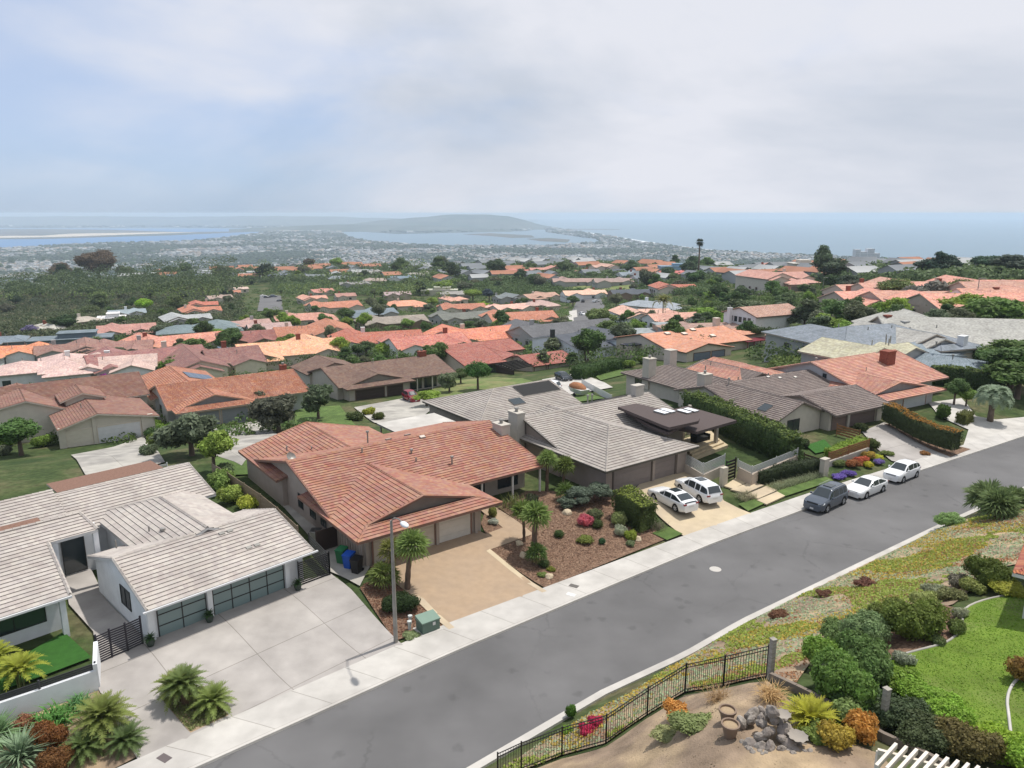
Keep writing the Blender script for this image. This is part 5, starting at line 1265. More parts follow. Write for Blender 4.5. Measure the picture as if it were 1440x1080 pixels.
for u, v, lb in ((577, 876, 'white-capped utility stub by the green cabinet, the rear of two'), (576, 884, 'white-capped utility stub by the green cabinet, the front of two')):
    x, y = G(u, v, .1); mb = MB(); mb.lathe([(.1, -.1), (.1, .5), (.14, .5), (.14, .62), (.001, .64)], 10); o = mb.build('utility_stub', MATS['paint'], None, color=(.5, .52, .5)); o.location = (x, y, zt(x, y)); tag(o, lb, 'utility pipe', 'utility stubs')
for u, v, lb, c in ((807, 824, 'dark rectangular meter cover in the sidewalk below the mulch bed', (.12, .11, .10)), (231, 1066, 'dark rectangular meter cover in the sidewalk at the bottom left', (.12, .10, .10)), (803, 836, 'pale rectangular meter cover near the kerb', (.6, .6, .58))):
    x, y = at(u, v, .1); mb = MB(); mb.box(-.32, .32, -.2, .2, -.02, .012); o = mb.build('meter_cover', MATS['paint'], None, color=c); o.location = (x, y, .1); o.rotation_euler.z = R(-30); tag(o, lb, 'meter cover')
# ---- bins
for u, v, c, lb in ((481, 790, (.02, .15, .06), 'green wheeled bin, the one nearest the wall of the tiled house'), (491, 797, (.01, .08, .42), 'bright blue wheeled bin in the middle of the three'), (502, 804, (.014, .014, .015), 'black wheeled bin, the front one of the three')):
    x, y = G(u, v, .1); e = empty('wheeled_bin', (x, y, zt(x, y)+.08), R(-20), lb, 'bin', 'wheeled bins beside the tiled house')
    mb = MB(); B0 = [(-.24, -.28, 0), (.24, -.28, 0), (.24, .28, 0), (-.24, .28, 0)]; T0 = [(-.31, -.36, .98), (.31, -.36, .98), (.31, .36, .98), (-.31, .36, .98)]
    for i in range(4): mb.poly([B0[i], B0[(i+1) % 4], T0[(i+1) % 4], T0[i]])
    mb.poly(T0); mb.build('tub', MATS['plastic'], e, color=c)
    mb = MB(); mb.poly([(-.33, -.4, 1.0), (.33, -.4, 1.0), (.33, .38, 1.1), (-.33, .38, 1.1)]); mb.box(-.33, .33, -.4, .38, .95, 1.005); mb.poly([(-.33, .38, 1.0), (.33, .38, 1.0), (.33, .38, 1.1), (-.33, .38, 1.1)]); mb.poly([(.33, -.4, 1), (.33, .38, 1), (.33, .38, 1.1)]); mb.poly([(-.33, -.4, 1), (-.33, .38, 1), (-.33, .38, 1.1)]); mb.build('lid', MATS['plastic'], e, color=tuple(k*1.1 for k in c))
    for s_ in (-.27, .27):
        w_ = MB(); w_.lathe([(.001, -.03), (.11, -.03), (.11, .03), (.001, .03)], 12); o = w_.build('wheel', MATS['rubber'], e); o.location = (s_, .34, .1); o.rotation_euler = (0, math.pi/2, 0)
x, y = G(445, 760, .1); e = empty('air_conditioner', (x, y, zt(x, y)+.1), 0, 'round dark air conditioner beside the tiled house', 'air conditioner')
mb = MB(); mb.lathe([(.45, -.1), (.45, .8), (.4, .84), (.15, .86), (.001, .86)], 18); mb.build('casing', MATS['steel'], e, True, sharp=30); mb = MB(); [mb.box(-.4, .4, -.01+k*.1-.35, .01+k*.1-.35, .86, .88) for k in range(8)]; mb.build('top_grille', MATS['black_metal'], e)
# ---- pots by the glass garage
for u, v, lb in ((212, 908, 'green potted plant left of the small glass garage door'), (295, 874, 'green potted plant between the two glass garage doors'), (419, 829, 'green potted plant at the right end of the white garage')):
    x, y = G(u, v, .1); e = empty('potted_plant', (x, y, zt(x, y)+.1), 0, lb, 'potted plant', 'potted plants at the garage')
    mb = MB(); mb.lathe([(.001, 0), (.17, 0), (.25, .25), (.22, .42), (.19, .42), (.001, .38)], 14); mb.build('pot', MATS['paint'], e, True, color=(.04, .055, .045), sharp=30)
    f = blades('leaves', None, 0, 0, 40, .5, (.05, .10, .035), None, 5, .07, .2, 1.4, .8, z=.4); f.parent = e
# rock fountain, pots and pergola in the yard
x, y = G(1090, 1035); e = empty('rock_fountain', (x, y, zt(x, y)), 0, 'grey rock fountain with shell-shaped basins in the dirt yard', 'fountain')
rr = random.Random(4)
def rockm(r_, seed, sq=.7):
    bm = bmesh.new(); bmesh.ops.create_icosphere(bm, subdivisions=2, radius=r_); q_ = random.Random(seed); o3 = Vector((q_.random()*9, 0, 0))
    from mathutils import noise
    for v in bm.verts: v.co *= 1+.35*noise.noise(v.co/r_*1.1+o3); v.co.z *= sq
    me = bpy.data.meshes.new('rock'); bm.to_mesh(me); bm.free(); me.materials.append(MATS['rock']); return me
RM = [rockm(.3, k) for k in range(5)]
for k in range(46):
    a = rr.uniform(0, 6.28); q_ = rr.random()**.6*1.25; hh = max(0, 1.15-q_*1.05)*rr.uniform(.5, 1)
    o = bpy.data.objects.new('stone', RM[k % 5]); COL.objects.link(o); o.parent = e; o.location = (q_*math.cos(a)*.9-.1, q_*math.sin(a), hh+.05); o.scale = (rr.uniform(.5, .95),)*3; o.rotation_euler = (rr.random()*3, rr.random()*3, rr.random()*3)
for dx, dy, dz, r_ in ((.15, -.15, .95, .28), (.5, -.75, .5, .34)):
    mb = MB(); n_ = 26; prof = [(.001, .03), (.5, .05), (.85, .14), (1.0, .2)]
    b0 = len(mb.v)
    for pr, pz in prof:
        for k in range(n_): a = 2*math.pi*k/n_; s_ = 1+(.09*math.cos(a*9) if pr > .8 else 0); mb.v.append((pr*r_*s_*math.cos(a), pr*r_*s_*math.sin(a), pz*r_*1.5))
    for i in range(3):
        for k in range(n_): mb.f.append((i*n_+k, i*n_+(k+1) % n_, (i+1)*n_+(k+1) % n_, (i+1)*n_+k)); mb.m.append(0); mb.uv.append([(0, 0)]*4)
    o = mb.build('basin', MATS['stucco'], e, True, color=(.30, .27, .235)); o.location = (dx, dy, dz)
for k in range(60):
    u, v = rr.uniform(1030, 1160), rr.uniform(1015, 1062)
    if (u-1095)**2/70**2+(v-1040)**2/24**2 > 1: continue
    x, y = G(u, v); o = bpy.data.objects.new('loose_stone', RM[k % 5]); COL.objects.link(o); s_ = rr.uniform(.12, .42); o.location = (x, y, zt(x, y)+.08*s_); o.scale = (s_, s_, s_); o.rotation_euler = (0, 0, rr.random()*6); tag(o, 'loose pale stone on the ground around the rock fountain', 'stone', 'loose stones around the rock fountain')
for u, v, lb in ((1022, 1016, 'brown terracotta pot with soil, the farther of two beside the fountain'), (1026, 1037, 'brown terracotta pot with soil, the nearer of two beside the fountain')):
    x, y = G(u, v); e = empty('plant_pot', (x, y, zt(x, y)), 0, lb, 'pot', 'empty pots in the dirt yard')
    mb = MB(); mb.lathe([(.001, 0), (.2, 0), (.3, .5), (.34, .5), (.34, .58), (.28, .58), (.27, .5)], 20); mb.build('pot', MATS['paint'], e, True, color=(.20, .14, .10), sharp=30); mb = MB(); mb.lathe([(.275, .5), (.001, .53)], 16); mb.build('soil', MATS['soil'], e)
x, y = at(1262, 1062, 9.3); e = empty('pergola', (x, y, 9.3), 0, 'white slatted pergola cut off by the bottom edge of the picture', 'pergola')
for i in range(10):
    u = 1232+i*14.5; v = 1079+i*4.0; p = at(u, v, 9.4); q_ = at(u+28, v-31, 9.4); mb = MB(); mb.beam((p[0]-x, p[1]-y, .1), (q_[0]-x, q_[1]-y, .1), .09, .16); mb.build('slat', MATS['paint'], e, color=(.66, .60, .52))
p, q_ = at(1234, 1056, 9.25), at(1390, 1098, 9.25); mb = MB(); mb.beam((p[0]-x, p[1]-y, -.06), (q_[0]-x, q_[1]-y, -.06), .1, .16); mb.build('beam', MATS['paint'], e, color=(.66, .60, .52))
p = at(1236, 1057, 9.2); mb = MB(); mb.box(p[0]-x-.06, p[0]-x+.06, p[1]-y-.06, p[1]-y+.06, -3.2, -.1); mb.build('post', MATS['paint'], e, color=(.66, .60, .52))
# corner of the house beyond the lawn (only its eave shows)
x, y = at(1424, 803, 9.0); Y = House('lawn_house', 'house with red tile eave at the right edge beyond the bright lawn', (x, y), 40, 6.3, (.42, .12, .06), (.6, .58, .54), trimc=(.6, .58, .55), roofm=MR_BAR, strips=False)
Y.block(0, 9, -9, 0, 'a', 2.6, .3, 'h', 'n', oh=.6); Y.window('k', 2, 3.5, -.6, .9, 2.0); Y.finish()
# patio steps, patio furniture, white garden chairs
e = empty('patio_steps', (0, 0, 0), 0, 'broad tan patio steps under the dark flat canopy', 'steps')
for k in range(3):
    P3 = [at(970+k*3, 636+k*4, 1.6-k*.18), at(1012+k*6, 618+k*4, 1.6-k*.18), at(1000-k*3, 606, 1.6-k*.18), at(960-k*3, 620, 1.6-k*.18)]
    mb = MB(); zt_ = 1.62-k*.18; mb.poly([(*p, zt_) for p in P3])
    for i in range(4): mb.poly([(*P3[i], zt_-.6), (*P3[(i+1) % 4], zt_-.6), (*P3[(i+1) % 4], zt_), (*P3[i], zt_)])
    mb.build('step', MATS['flagstone'], e)
x, y = at(985, 616, 1.9); e = empty('patio_sofa', (x, y, 1.62), R(36), 'black wicker patio sofa under the dark flat canopy', 'sofa')
mb = MB(); mb.box(-1.1, 1.1, -.4, .4, 0, .42); mb.build('seat', MATS['rubber'], e); mb = MB(); mb.box(-1.1, 1.1, .3, .45, .42, .9); mb.build('backrest', MATS['rubber'], e)
for s_ in (-1.1, .95):
    mb = MB(); mb.box(s_, s_+.15, -.4, .3, .42, .65); mb.build('armrest', MATS['rubber'], e)
for u, v, lb in ((846, 514, 'white garden chair on the small lawn, the left one'), (853, 514, 'white garden chair on the small lawn, the right one')):
    x, y = G(u, v, .1); e = empty('garden_chair', (x, y, zt(x, y)+.1), R(200), lb, 'chair', 'white garden chairs')
    mb = MB(); mb.beam((0, -.3, .42), (0, .3, .32), .6, .04); mb.build('seat', MATS['paint'], e, color=(.7, .7, .7)); mb = MB(); mb.beam((0, .3, .32), (0, .6, 1.05), .6, .04); mb.build('backrest', MATS['paint'], e, color=(.7, .7, .7))
    for sx in (-.28, .28):
        for sy in (-.25, .35): mb = MB(); mb.box(sx-.03, sx+.03, sy-.03, sy+.03, 0, .5); mb.build('leg', MATS['paint'], e, color=(.7, .7, .7))
# small covered boat on a trailer
x, y = G(812, 556, .1); e = empty('covered_boat', (x, y, zt(x, y)+.1), R(120), 'small white boat under a brown cover on the lawn behind the grey roof', 'boat')
mb = MB(); hull = [(-2.2, .0), (-2.2, .9), (0, 1.05), (1.6, .75), (2.5, .0)]
ring = hull+[(a, -b) for a, b in hull[::-1][1:]]
mb.poly([(a, b, 1.3) for a, b in ring]); 
for i in range(len(ring)): p, q_ = ring[i], ring[(i+1) % len(ring)]; mb.poly([(p[0]*.85, p[1]*.6, .5), (q_[0]*.85, q_[1]*.6, .5), (*q_, 1.3), (*p, 1.3)])
mb.build('hull', MATS['paint'], e, color=(.55, .55, .54)); mb = MB(); mb.lathe([(1.0, 1.3), (.95, 1.55), (.6, 1.95), (.001, 2.1)], 14); o = mb.build('cover', MATS['wood'], e, True, color=(.30, .13, .06)); o.scale = (2.0, 1, 1)
for s_ in (-.9, .9): mb = MB(); mb.lathe([(.001, -.09), (.3, -.09), (.3, .09), (.001, .09)], 14); o = mb.build('wheel', MATS['rubber'], e); o.location = (-.4, s_, .3); o.rotation_euler = (math.pi/2, 0, 0)
# ---------------------------------------------------------------- planting
# palms of the centre yard (photo base point, trunk height)
GRN = (.17, .24, .07)
fan_palm(573, 829, 3.0, 'fan palm with a thick leaning trunk right behind the street lamp', .7, .75, 42, (.35, .25), 1, .17, GRN)
fan_palm(540, 826, .8, 'low fan palm clump left of the street lamp', .75, .62, 34, (0, 0), 2, .2, (.13, .17, .045))
fan_palm(552, 812, 1.9, 'yellowish short fan palm behind the low clump', .7, .6, 30, (.05, .1), 3, .2, (.16, .17, .045))
fan_palm(751, 783, 3.1, 'fan palm with the thickest trunk in the mulch bed', .75, .72, 44, (.1, .2), 4, .2, GRN)
fan_palm(737, 762, 2.4, 'slender fan palm left of the thickest trunk in the mulch bed', .55, .6, 30, (-.1, 0), 5, .1, (.12, .17, .04))
fan_palm(754, 795, .9, 'dwarf fan palm at the foot of the thickest trunk', .55, .5, 30, (0, 0), 6, .14, (.08, .13, .035))
fan_palm(769, 691, 2.9, 'fan palm in front of the porch end, left of a pair', .6, .62, 34, (.05, .1), 7, .14, GRN)
fan_palm(792, 688, 2.1, 'fan palm in front of the porch end, right of a pair', .6, .62, 34, (.1, .1), 8, .14, (.12, .16, .04))
fan_palm(795, 704, .7, 'low fan palm under the pair of palms', .6, .6, 28, (0, 0), 9, .12, (.09, .14, .035))
fan_palm(1385, 722, 1.2, 'big fan palm clump on the verge at the right, the left crown', 1.1, .95, 60, (0, 0), 10, .25, (.15, .20, .085))
fan_palm(1402, 728, .9, 'big fan palm clump on the verge at the right, the middle crown', 1.0, .9, 55, (0, 0), 11, .25, (.13, .18, .07))
fan_palm(1424, 716, .7, 'big fan palm clump on the verge at the right, the right crown', .9, .8, 45, (0, 0), 12, .25, (.13, .18, .07))
# sagos
sago(262, 990, 'sago palm in the driveway planter, the tall back one', 1.15, 3, 1.15, (.12, .165, .05))
sago(300, 1000, 'sago palm in the driveway planter, the low right one', 1.12, 4, .55, (.16, .21, .055))
sago(250, 988, 'sago palm in the driveway planter, the left one with an orange core', 1.12, 5, .9, (.15, .185, .045))
sago(148, 1032, 'large sago palm at the bottom left corner with spreading fronds', 1.35, 6, .9, (.16, .195, .05), n=64)
sago(178, 1052, 'dark sago palm right of the large one at the bottom left', 1.0, 7, .4, (.09, .135, .045))
sago(120, 1062, 'low sago palm with a brown core at the bottom left', 1.05, 8, .4, (.10, .145, .045))
def G0(u, v): return G(u, v)
def tuft(u, v, name, cat, n, L_, c, lb, seed, **k): x, y = G(u, v); return blades(name, cat, x, y, n, L_, c, lb, seed, **k)
tuft(28, 1068, 'agave', 'agave', 190, 1.75, (.20, .28, .17), 'silvery green agave at the bottom left corner', 11, w=.10, el0=0, curl=.5)
tuft(-5, 1040, 'agave', 'agave', 150, 1.6, (.16, .26, .12), 'green agave against the left edge below the garden wall', 12, w=.10, el0=0, curl=.5)
tuft(78, 1015, 'flax_plant', 'plant', 200, 1.15, (.09, .22, .05), 'bright green strap-leaved plants below the garden wall', 13, w=.07, el0=.1, curl=.9, rad=.8)
tuft(112, 992, 'flax_plant', 'plant', 110, .85, (.11, .24, .09), 'bright green strap-leaved plant in front of the large sago palm', 14, w=.07, el0=.1, curl=.9, rad=.4)
bush_px(68, 1050, 1.0, 1.2, (.20, .09, .03), 'rusty brown shrub between the agave and the sago palms', 2)
bush_px(88, 1082, 1.0, 1.1, (.17, .085, .03), 'rusty brown shrub at the bottom edge beside the agave', 2)
bush_px(36, 1022, .5, .7, (.32, .16, .09), 'small pinkish brown shrub at the foot of the garden wall', 1)
for u, v, s_, lb in ((30, 965, 1, 'yellow-green bamboo palm behind the garden wall, the right one'), (-8, 950, 2, 'yellow-green bamboo palm behind the garden wall, the left one')):
    x, y = G(u, v, .1); e = empty('bamboo_palm', (x, y, zt(x, y)), 0, lb, 'palm', 'bamboo palms behind the garden wall')
    o = rosette('f', 34, 1.6, .24, 20+s_, .2, 1.35, 1.3).build('fronds', M_LEAFN, e, color=(.24, .27, .035)); o.location.z = .9; mb = MB(); [mb.tube([(.12*math.cos(k), .12*math.sin(k), -.2), (.2*math.cos(k), .2*math.sin(k), 1.1)], .035, 6) for k in range(6)]; mb.build('stems', MATS['bark'], e, color=(.14, .15, .05))
# centre-yard shrubs
bush_px(570, 862, 1.15, 1.25, (.035, .06, .02), 'round dark green shrub at the foot of the leaning palm', 2)
bush_px(548, 858, .9, 1.0, (.04, .065, .022), 'dark shrub behind the street lamp pole', 2)
bush_px(578, 896, .6, .3, (.22, .27, .13), 'pale green low plant in front of the utility cabinet', 1)
bush_px(765, 797, .42, .6, (.045, .075, .02), 'small clipped round shrub below the dwarf fan palm', 1, 'ball')
bush_px(786, 755, .42, .6, (.06, .10, .028), 'small clipped round shrub alone in the middle of the mulch bed', 1, 'ball')
bush_px(840, 742, .48, .75, (.06, .085, .025), 'small clipped shrub in front of the pink flowers', 1, 'ball')
bush_px(823, 738, .75, .95, (.50, .13, .16), 'pink flowering shrub in the mulch bed', 1)
bush_px(838, 730, .85, .95, (.13, .15, .07), 'grey-green shrub right behind the pink flowers', 1)
bush_px(826, 762, .9, .45, (.14, .17, .035), 'low yellow-green plants in the mulch bed', 1)
bush_px(845, 765, .35, .5, (.05, .12, .05), 'small dark green plant at the right of the yellow-green ones', 1)
bush_px(887, 770-12, .6, .8, (.24, .30, .05), 'yellow-green shrub beside a pale boulder', 1)
bush_px(885, 776-8, .5, .4, (.16, .2, .1), 'low grey-green plant near the sidewalk', 1)
bush_px(764, 811, .45, .3, (.16, .22, .06), 'low plant beside the pale rock near the sidewalk', 1)
bush_px(775, 803, .35, .35, (.2, .22, .04), 'small yellow plant in the lower mulch bed', 1)
for u, v, r_, lb in ((772, 812, .32, 'pale boulder at the lower tip of the mulch bed'), (736, 782, .35, 'pinkish boulder left of the dwarf fan palm'), (797, 722, .4, 'pinkish boulder at the back of the mulch bed'), (897, 759, .35, 'pale boulder near the turf strip'), (730, 765, .3, 'small pale boulder beside the slender palm')):
    x, y = G(u, v, .05); o = bpy.data.objects.new('boulder', rockm(r_, int(u), .8)); COL.objects.link(o); o.location = (x, y, zt(x, y)+.1); tag(o, lb, 'boulder', 'boulders in the mulch bed'); o.data.materials[0] = MATS['sandstone']
bush_px(820, 712, 1.3, 1.6, (.13, .165, .12), 'silvery grey-green shrub left of the tall clipped hedge', 2, 'olive')
bush_px(845, 705, 1.3, 1.7, (.14, .175, .125), 'silvery grey-green shrub touching the tall clipped hedge', 2, 'olive')
bush_px(800, 716, 1.0, .9, (.10, .13, .09), 'low grey shrub behind the pinkish boulder', 1, 'olive')
x, y = G(738, 722, .1); blades('flax_plant', 'plant', x, y, 120, 1.2, (.07, .085, .04), 'dark strap-leaved plants under the porch eave', 31, w=.06, el0=.6, curl=.5, rad=1.2)
x, y = G(722, 712, .1); blades('flax_plant', 'plant', x, y, 120, 1.3, (.13, .15, .05), 'olive strap-leaved plants against the porch', 32, w=.06, el0=.7, curl=.3, rad=1.2)
bush_px(748, 712, .9, 1.1, (.05, .06, .03), 'dark shrub between the two groups of palms', 1)
bush_px(694, 737, .5, .5, (.4, .42, .35), 'white flowering plant at the corner of the tan garage', 1)
bush_px(692, 728, .5, .9, (.22, .24, .07), 'yellow-green plant against the tan garage corner', 1)
bush_px(872, 756-4, .6, .9, (.35, .38, .27), 'white flowering rose bush in front of the tall hedge', 1)
bush_px(868, 738, .8, 1.2, (.22, .26, .1), 'pale flowering bush at the left foot of the tall hedge', 1)
# hedges
hedge([G(872, 722), G(912, 748)], 1.9, 2.3, (.06, .085, .025), 'tall clipped box hedge beside the white sedan', leaf=.10, top=(.19, .235, .045))  # sunlit top is put into the lighter top leaf colour
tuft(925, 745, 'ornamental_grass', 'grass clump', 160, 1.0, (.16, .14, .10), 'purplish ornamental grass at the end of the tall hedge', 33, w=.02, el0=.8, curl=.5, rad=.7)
hedge([at(968, 585, 1), at(1010, 602, 1), at(1060, 628, 1), at(1118, 650, 1)], 2.2, 3.0, (.055, .09, .028), 'long tall hedge between the dark canopies and the cream house', leaf=.15, top=(.12, .165, .04), bulge=.3)  # paler top colour paints light falling on the hedge top
hedge([G(1062, 678, .1), G(1100, 668, .1), G(1150, 660, .1)], 1.0, 1.2, (.035, .05, .022), 'dark low hedge against the curved cream wall', leaf=.10, bulge=.15)
OH = hedge([at(1245, 598, .9), at(1290, 614, .9), at(1345, 634, .6)], 1.5, 1.9, (.055, .075, .03), 'long clipped hedge with orange tips raised on bare stems', leaf=.11, top=(.33, .17, .035), lift=.75)
for k in range(9):
    t = k/8; u = 1250+t*90; v = 600+t*32; x, y = at(u, v, .8); mb = MB(); [mb.tube([(0, 0, -.2), (.15*math.cos(a), .15*math.sin(a), .6), (.25*math.cos(a), .25*math.sin(a), 1.0)], .03, 5) for a in (0, 2.1, 4.2)]; o = mb.build('stem', MATS['bark'], OH, color=(.2, .16, .12)); o.location = (x, y, zt(x, y))
drape('mulch_bed', Gp([(1243, 596), (1262, 598), (1365, 632), (1337, 643)]), .13, MATS['mulch'])
hedge([G(1350, 596, .1), G(1362, 590, .1)], 1.2, 1.3, (.10, .11, .03), 'short rounded hedge in front of the pindo palm', leaf=.1)
hedge([at(810, 560, -8), at(850, 545, -8), at(868, 540, -8)], 3, 2.2, (.045, .085, .022), 'dark green hedge below the charcoal roofed house', leaf=.2, bulge=.3)
# grasses and flower bed by the sidewalk
for k, (u, v) in enumerate([(1040, 700), (1050, 697), (1058, 702), (1047, 705)]): tuft(u, v, 'ornamental_grass', 'grass clump', 110, .8, (.26, .25, .16), 'feathery pale grass beside the path slabs', 40+k, w=.02, el0=.7, curl=.8, rad=.4, group='feathery grasses left of the path slabs')
for k in range(9): tuft(1088+k*9, 688-k*2.5, 'ornamental_grass', 'grass clump', 100, .8, (.22, .25, .15), 'feathery grey-green grass behind the turf strip', 50+k, w=.02, el0=.7, curl=.8, rad=.6, group='feathery grasses behind the turf strip')
for k, (u, v, r_, h_, c, lb) in enumerate([(1178, 672, .9, .4, (.16, .11, .36), 'purple flowering ground plant left of the flower bed'), (1192, 668, .8, .5, (.15, .10, .33), 'purple flowering plant beside the first white car'), (1200, 656, .9, .8, (.30, .13, .05), 'rusty orange shrub in the flower bed'), (1180, 655, .8, .6, (.14, .18, .06), 'green shrub under the wooden fence'), (1212, 652, .9, .8, (.42, .12, .06), 'red-orange shrub in the flower bed'), (1220, 656, .7, .6, (.42, .40, .04), 'yellow shrub in the flower bed'), (1224, 645, .9, .8, (.36, .26, .05), 'golden shrub at the back of the flower bed'), (1233, 652, .7, .5, (.2, .15, .36), 'lilac plant at the right of the flower bed'), (1236, 646, .7, .5, (.40, .42, .05), 'yellow-green plant at the right of the flower bed'), (1246, 640, .8, .5, (.14, .18, .05), 'low green plant at the driveway edge'), (1226, 632, .9, 1.2, (.10, .13, .04), 'olive shrub at the end of the wooden fence'), (1300, 640, .6, .5, (.30, .16, .06), 'orange shrub under the long hedge'), (1211, 606, .8, 1.0, (.06, .08, .03), 'dark shrub beside the small wooden fence')]):
    bush_px(u, v, r_, h_, c, lb, 1)
hedge([G(1166, 645, .1), G(1215, 626, .1)], 1.3, 1.0, (.16, .24, .03), 'bright yellow-green hedge behind the wooden slat fence', leaf=.12, bulge=.2)
bush_px(1112, 632, .8, 1.2, (.07, .12, .08), 'blue-green shrub below the gable window', 1)
bush_px(1128, 628, .9, .8, (.06, .08, .04), 'dark shrub at the end of the long tall hedge', 1)
# pindo palm
x, y = G(1392, 592, .1); e = empty('pindo_palm', (x, y, zt(x, y)), 0, 'silvery pindo palm with arching fronds and thick trunk beside the right driveway', 'palm')
mb = MB(); mb.tube([(0, 0, -.3), (0, 0, 1.4), (0, 0, 3.0)], [.38, .32, .36], 12); mb.build('trunk', MATS['bark'], e, True, color=(.16, .12, .09))
o = rosette('f', 70, 3.1, .5, 77, -.1, 1.35, 2.2, 11).build('fronds', M_LEAFN, e, color=(.20, .26, .17)); o.location.z = 3.1
tree_px('small_tree', 'broad1', 1341, 570, 1.6, 3.6, color=(.09, .15, .05), label='small green tree left of the pindo palm', hi=1)
tree_px('small_tree', 'broad2', 1358, 572, 1.3, 2.6, color=(.14, .22, .05), label='small bright green tree beside the pindo palm', hi=1)
bush_px(1326, 588, 1.2, 1.8, (.06, .11, .02), 'round bright green shrub above the long hedge', 1)
hedge([at(1308, 545, .4), at(1350, 548, .4), at(1405, 560, .4)], 2, 2.6, (.045, .075, .025), 'dark clipped hedge below the blue-grey tile house', leaf=.2, top=(.11, .15, .04))  # top leaves coloured lighter to paint the lit top
# right-hand slope shrubs
for u, v, r_, h_, c, lb in [(1178, 985, 1.50, 1.92, (0.126, 0.217, 0.049), 'leafy green shrub next to the timber post in the middle of the slope'), (1165, 940, 1.19, 1.36, (0.168, 0.280, 0.049), 'bright green shrub below the iron fence end'),
    (1215, 950, 1.50, 1.76, (0.112, 0.182, 0.056), 'tall green shrub between timber post and lawn'), (1225, 905, 1.41, 1.52, (0.168, 0.238, 0.105), 'greyish green shrub above the slope'), (1180, 900, 1.10, 0.96, (0.140, 0.210, 0.070), 'small green shrub on the slope, left of the greyish one'),
    (1290, 895, 1.54, 1.76, (0.126, 0.168, 0.035), 'broad olive shrub with rusty tips beside the lawn'), (1255, 880, 1.23, 1.28, (0.140, 0.175, 0.042), 'olive shrub with brown tips on the slope crest'), (1205, 1000, 1.10, 1.12, (0.070, 0.119, 0.042), 'dark shrub in front of the low retaining wall'),
    (1390, 822, 1.32, 1.52, (0.105, 0.140, 0.031), 'dark olive shrub near the red tile eave'), (1420, 835, 1.32, 0.56, (0.308, 0.322, 0.049), 'yellow-green ground plants by the lawn top'), (1365, 832, 0.80, 0.70, (0.210, 0.238, 0.070), 'small olive plant at the lawn top left'),
    (1342, 892, 0.50, 0.80, (0.140, 0.182, 0.056), 'small rose bush in the bed beside the lawn edge'), (1345, 825, 0.70, 0.80, (0.182, 0.168, 0.126), 'greyish dry shrub on the slope above the lawn'),
    (1290, 985, 1.10, 0.80, (0.182, 0.308, 0.042), 'bright green shrub along the lower lawn edge, the left one'), (1330, 1010, 1.10, 0.80, (0.196, 0.336, 0.042), 'bright green shrub along the lower lawn edge, the middle one'), (1262, 965, 0.90, 0.90, (0.168, 0.266, 0.042), 'yellow-green rose shrub at the lawn corner'),
    (1265, 1020, 1.30, 1.04, (0.063, 0.091, 0.042), 'dark green shrub behind the pergola'), (1305, 1045, 1.30, 1.04, (0.070, 0.091, 0.039), 'dark shrub right of the pergola slats'), (1360, 1065, 1.23, 1.20, (0.140, 0.119, 0.042), 'brownish shrub at the bottom right'), (1405, 1060, 1.30, 0.96, (0.252, 0.378, 0.042), 'lime green shrub at the bottom right corner'), (1440, 1085, 1.23, 1.12, (0.210, 0.336, 0.042), 'green shrub in the very bottom right corner'),
    (1446, 960, 0.90, 1.20, (0.224, 0.140, 0.042), 'rusty green shrub at the right edge of the lawn'),
    (1180, 1055, 0.80, 0.90, (0.364, 0.280, 0.049), 'yellow-orange leafy plant beside the pergola'), (1205, 1040, 0.80, 1.00, (0.448, 0.238, 0.056), 'orange tinted shrub behind the pergola post'), (1150, 1040, 0.70, 0.60, (0.168, 0.224, 0.056), 'green plant right of the fountain'), (1195, 1022, 0.90, 0.90, (0.182, 0.252, 0.084), 'grey-green plant left of the second timber post'),
    (952, 1010, 0.75, 0.70, (0.500, 0.266, 0.070), 'orange dry shrub in the dirt yard'), (975, 1025, 1.00, 0.50, (0.182, 0.224, 0.084), 'low grey-green plant left of the pots'), (940, 1035, 0.90, 0.35, (0.238, 0.252, 0.112), 'low sage-coloured ground plant in the dirt yard'),
    (1335, 738, 1.20, 1.04, (0.224, 0.336, 0.126), 'pale green shrub at the kerb left of the big fan palms'), (1218, 824, 0.80, 0.45, (0.140, 0.063, 0.042), 'dark reddish shrub on the ice-plant slope'), (1160, 838, 0.60, 0.35, (0.140, 0.070, 0.042), 'small dark reddish shrub near the kerb'), (1096, 868, 0.70, 0.40, (0.154, 0.077, 0.042), 'dark brownish shrub low on the slope'),
    (805, 1008, 0.38, 0.70, (0.084, 0.182, 0.028), 'small dark green ball shrub at the kerb'), (797, 1030, 0.35, 0.35, (0.182, 0.308, 0.042), 'tiny bright green shrub below the ball shrub')]:
    bush_px(u, v, r_, h_, c, lb, 2 if r_ > 1 else 1)
for k, (u, v, lb) in enumerate([(840, 1020, 'magenta flowering shrub behind the iron fence, the right one'), (825, 1030, 'magenta flowering shrub behind the iron fence, the left one')]): bush_px(u, v, .5, .4, (.42, .03, .08), lb, 1)
tuft(1084, 985, 'fountain_grass', 'grass clump', 260, 1.0, (.46, .32, .15), 'golden dry fountain grass at the top of the iron fence', 60, w=.02, el0=.6, curl=1.0, rad=.35)
tuft(1010, 985, 'dry_grass', 'grass clump', 200, .7, (.33, .23, .12), 'brown dry grass clump inside the fence', 61, w=.02, el0=.3, curl=.8, rad=.5)
x, y = G(1140, 1020); e = empty('sword_fern', (x, y, zt(x, y)), 0, 'yellow-green sword fern beside the rock fountain', 'fern'); o = rosette('f', 60, 1.5, .15, 62, .1, 1.4, 1.2, 8).build('fronds', M_LEAFN, e, color=(.30, .30, .03))
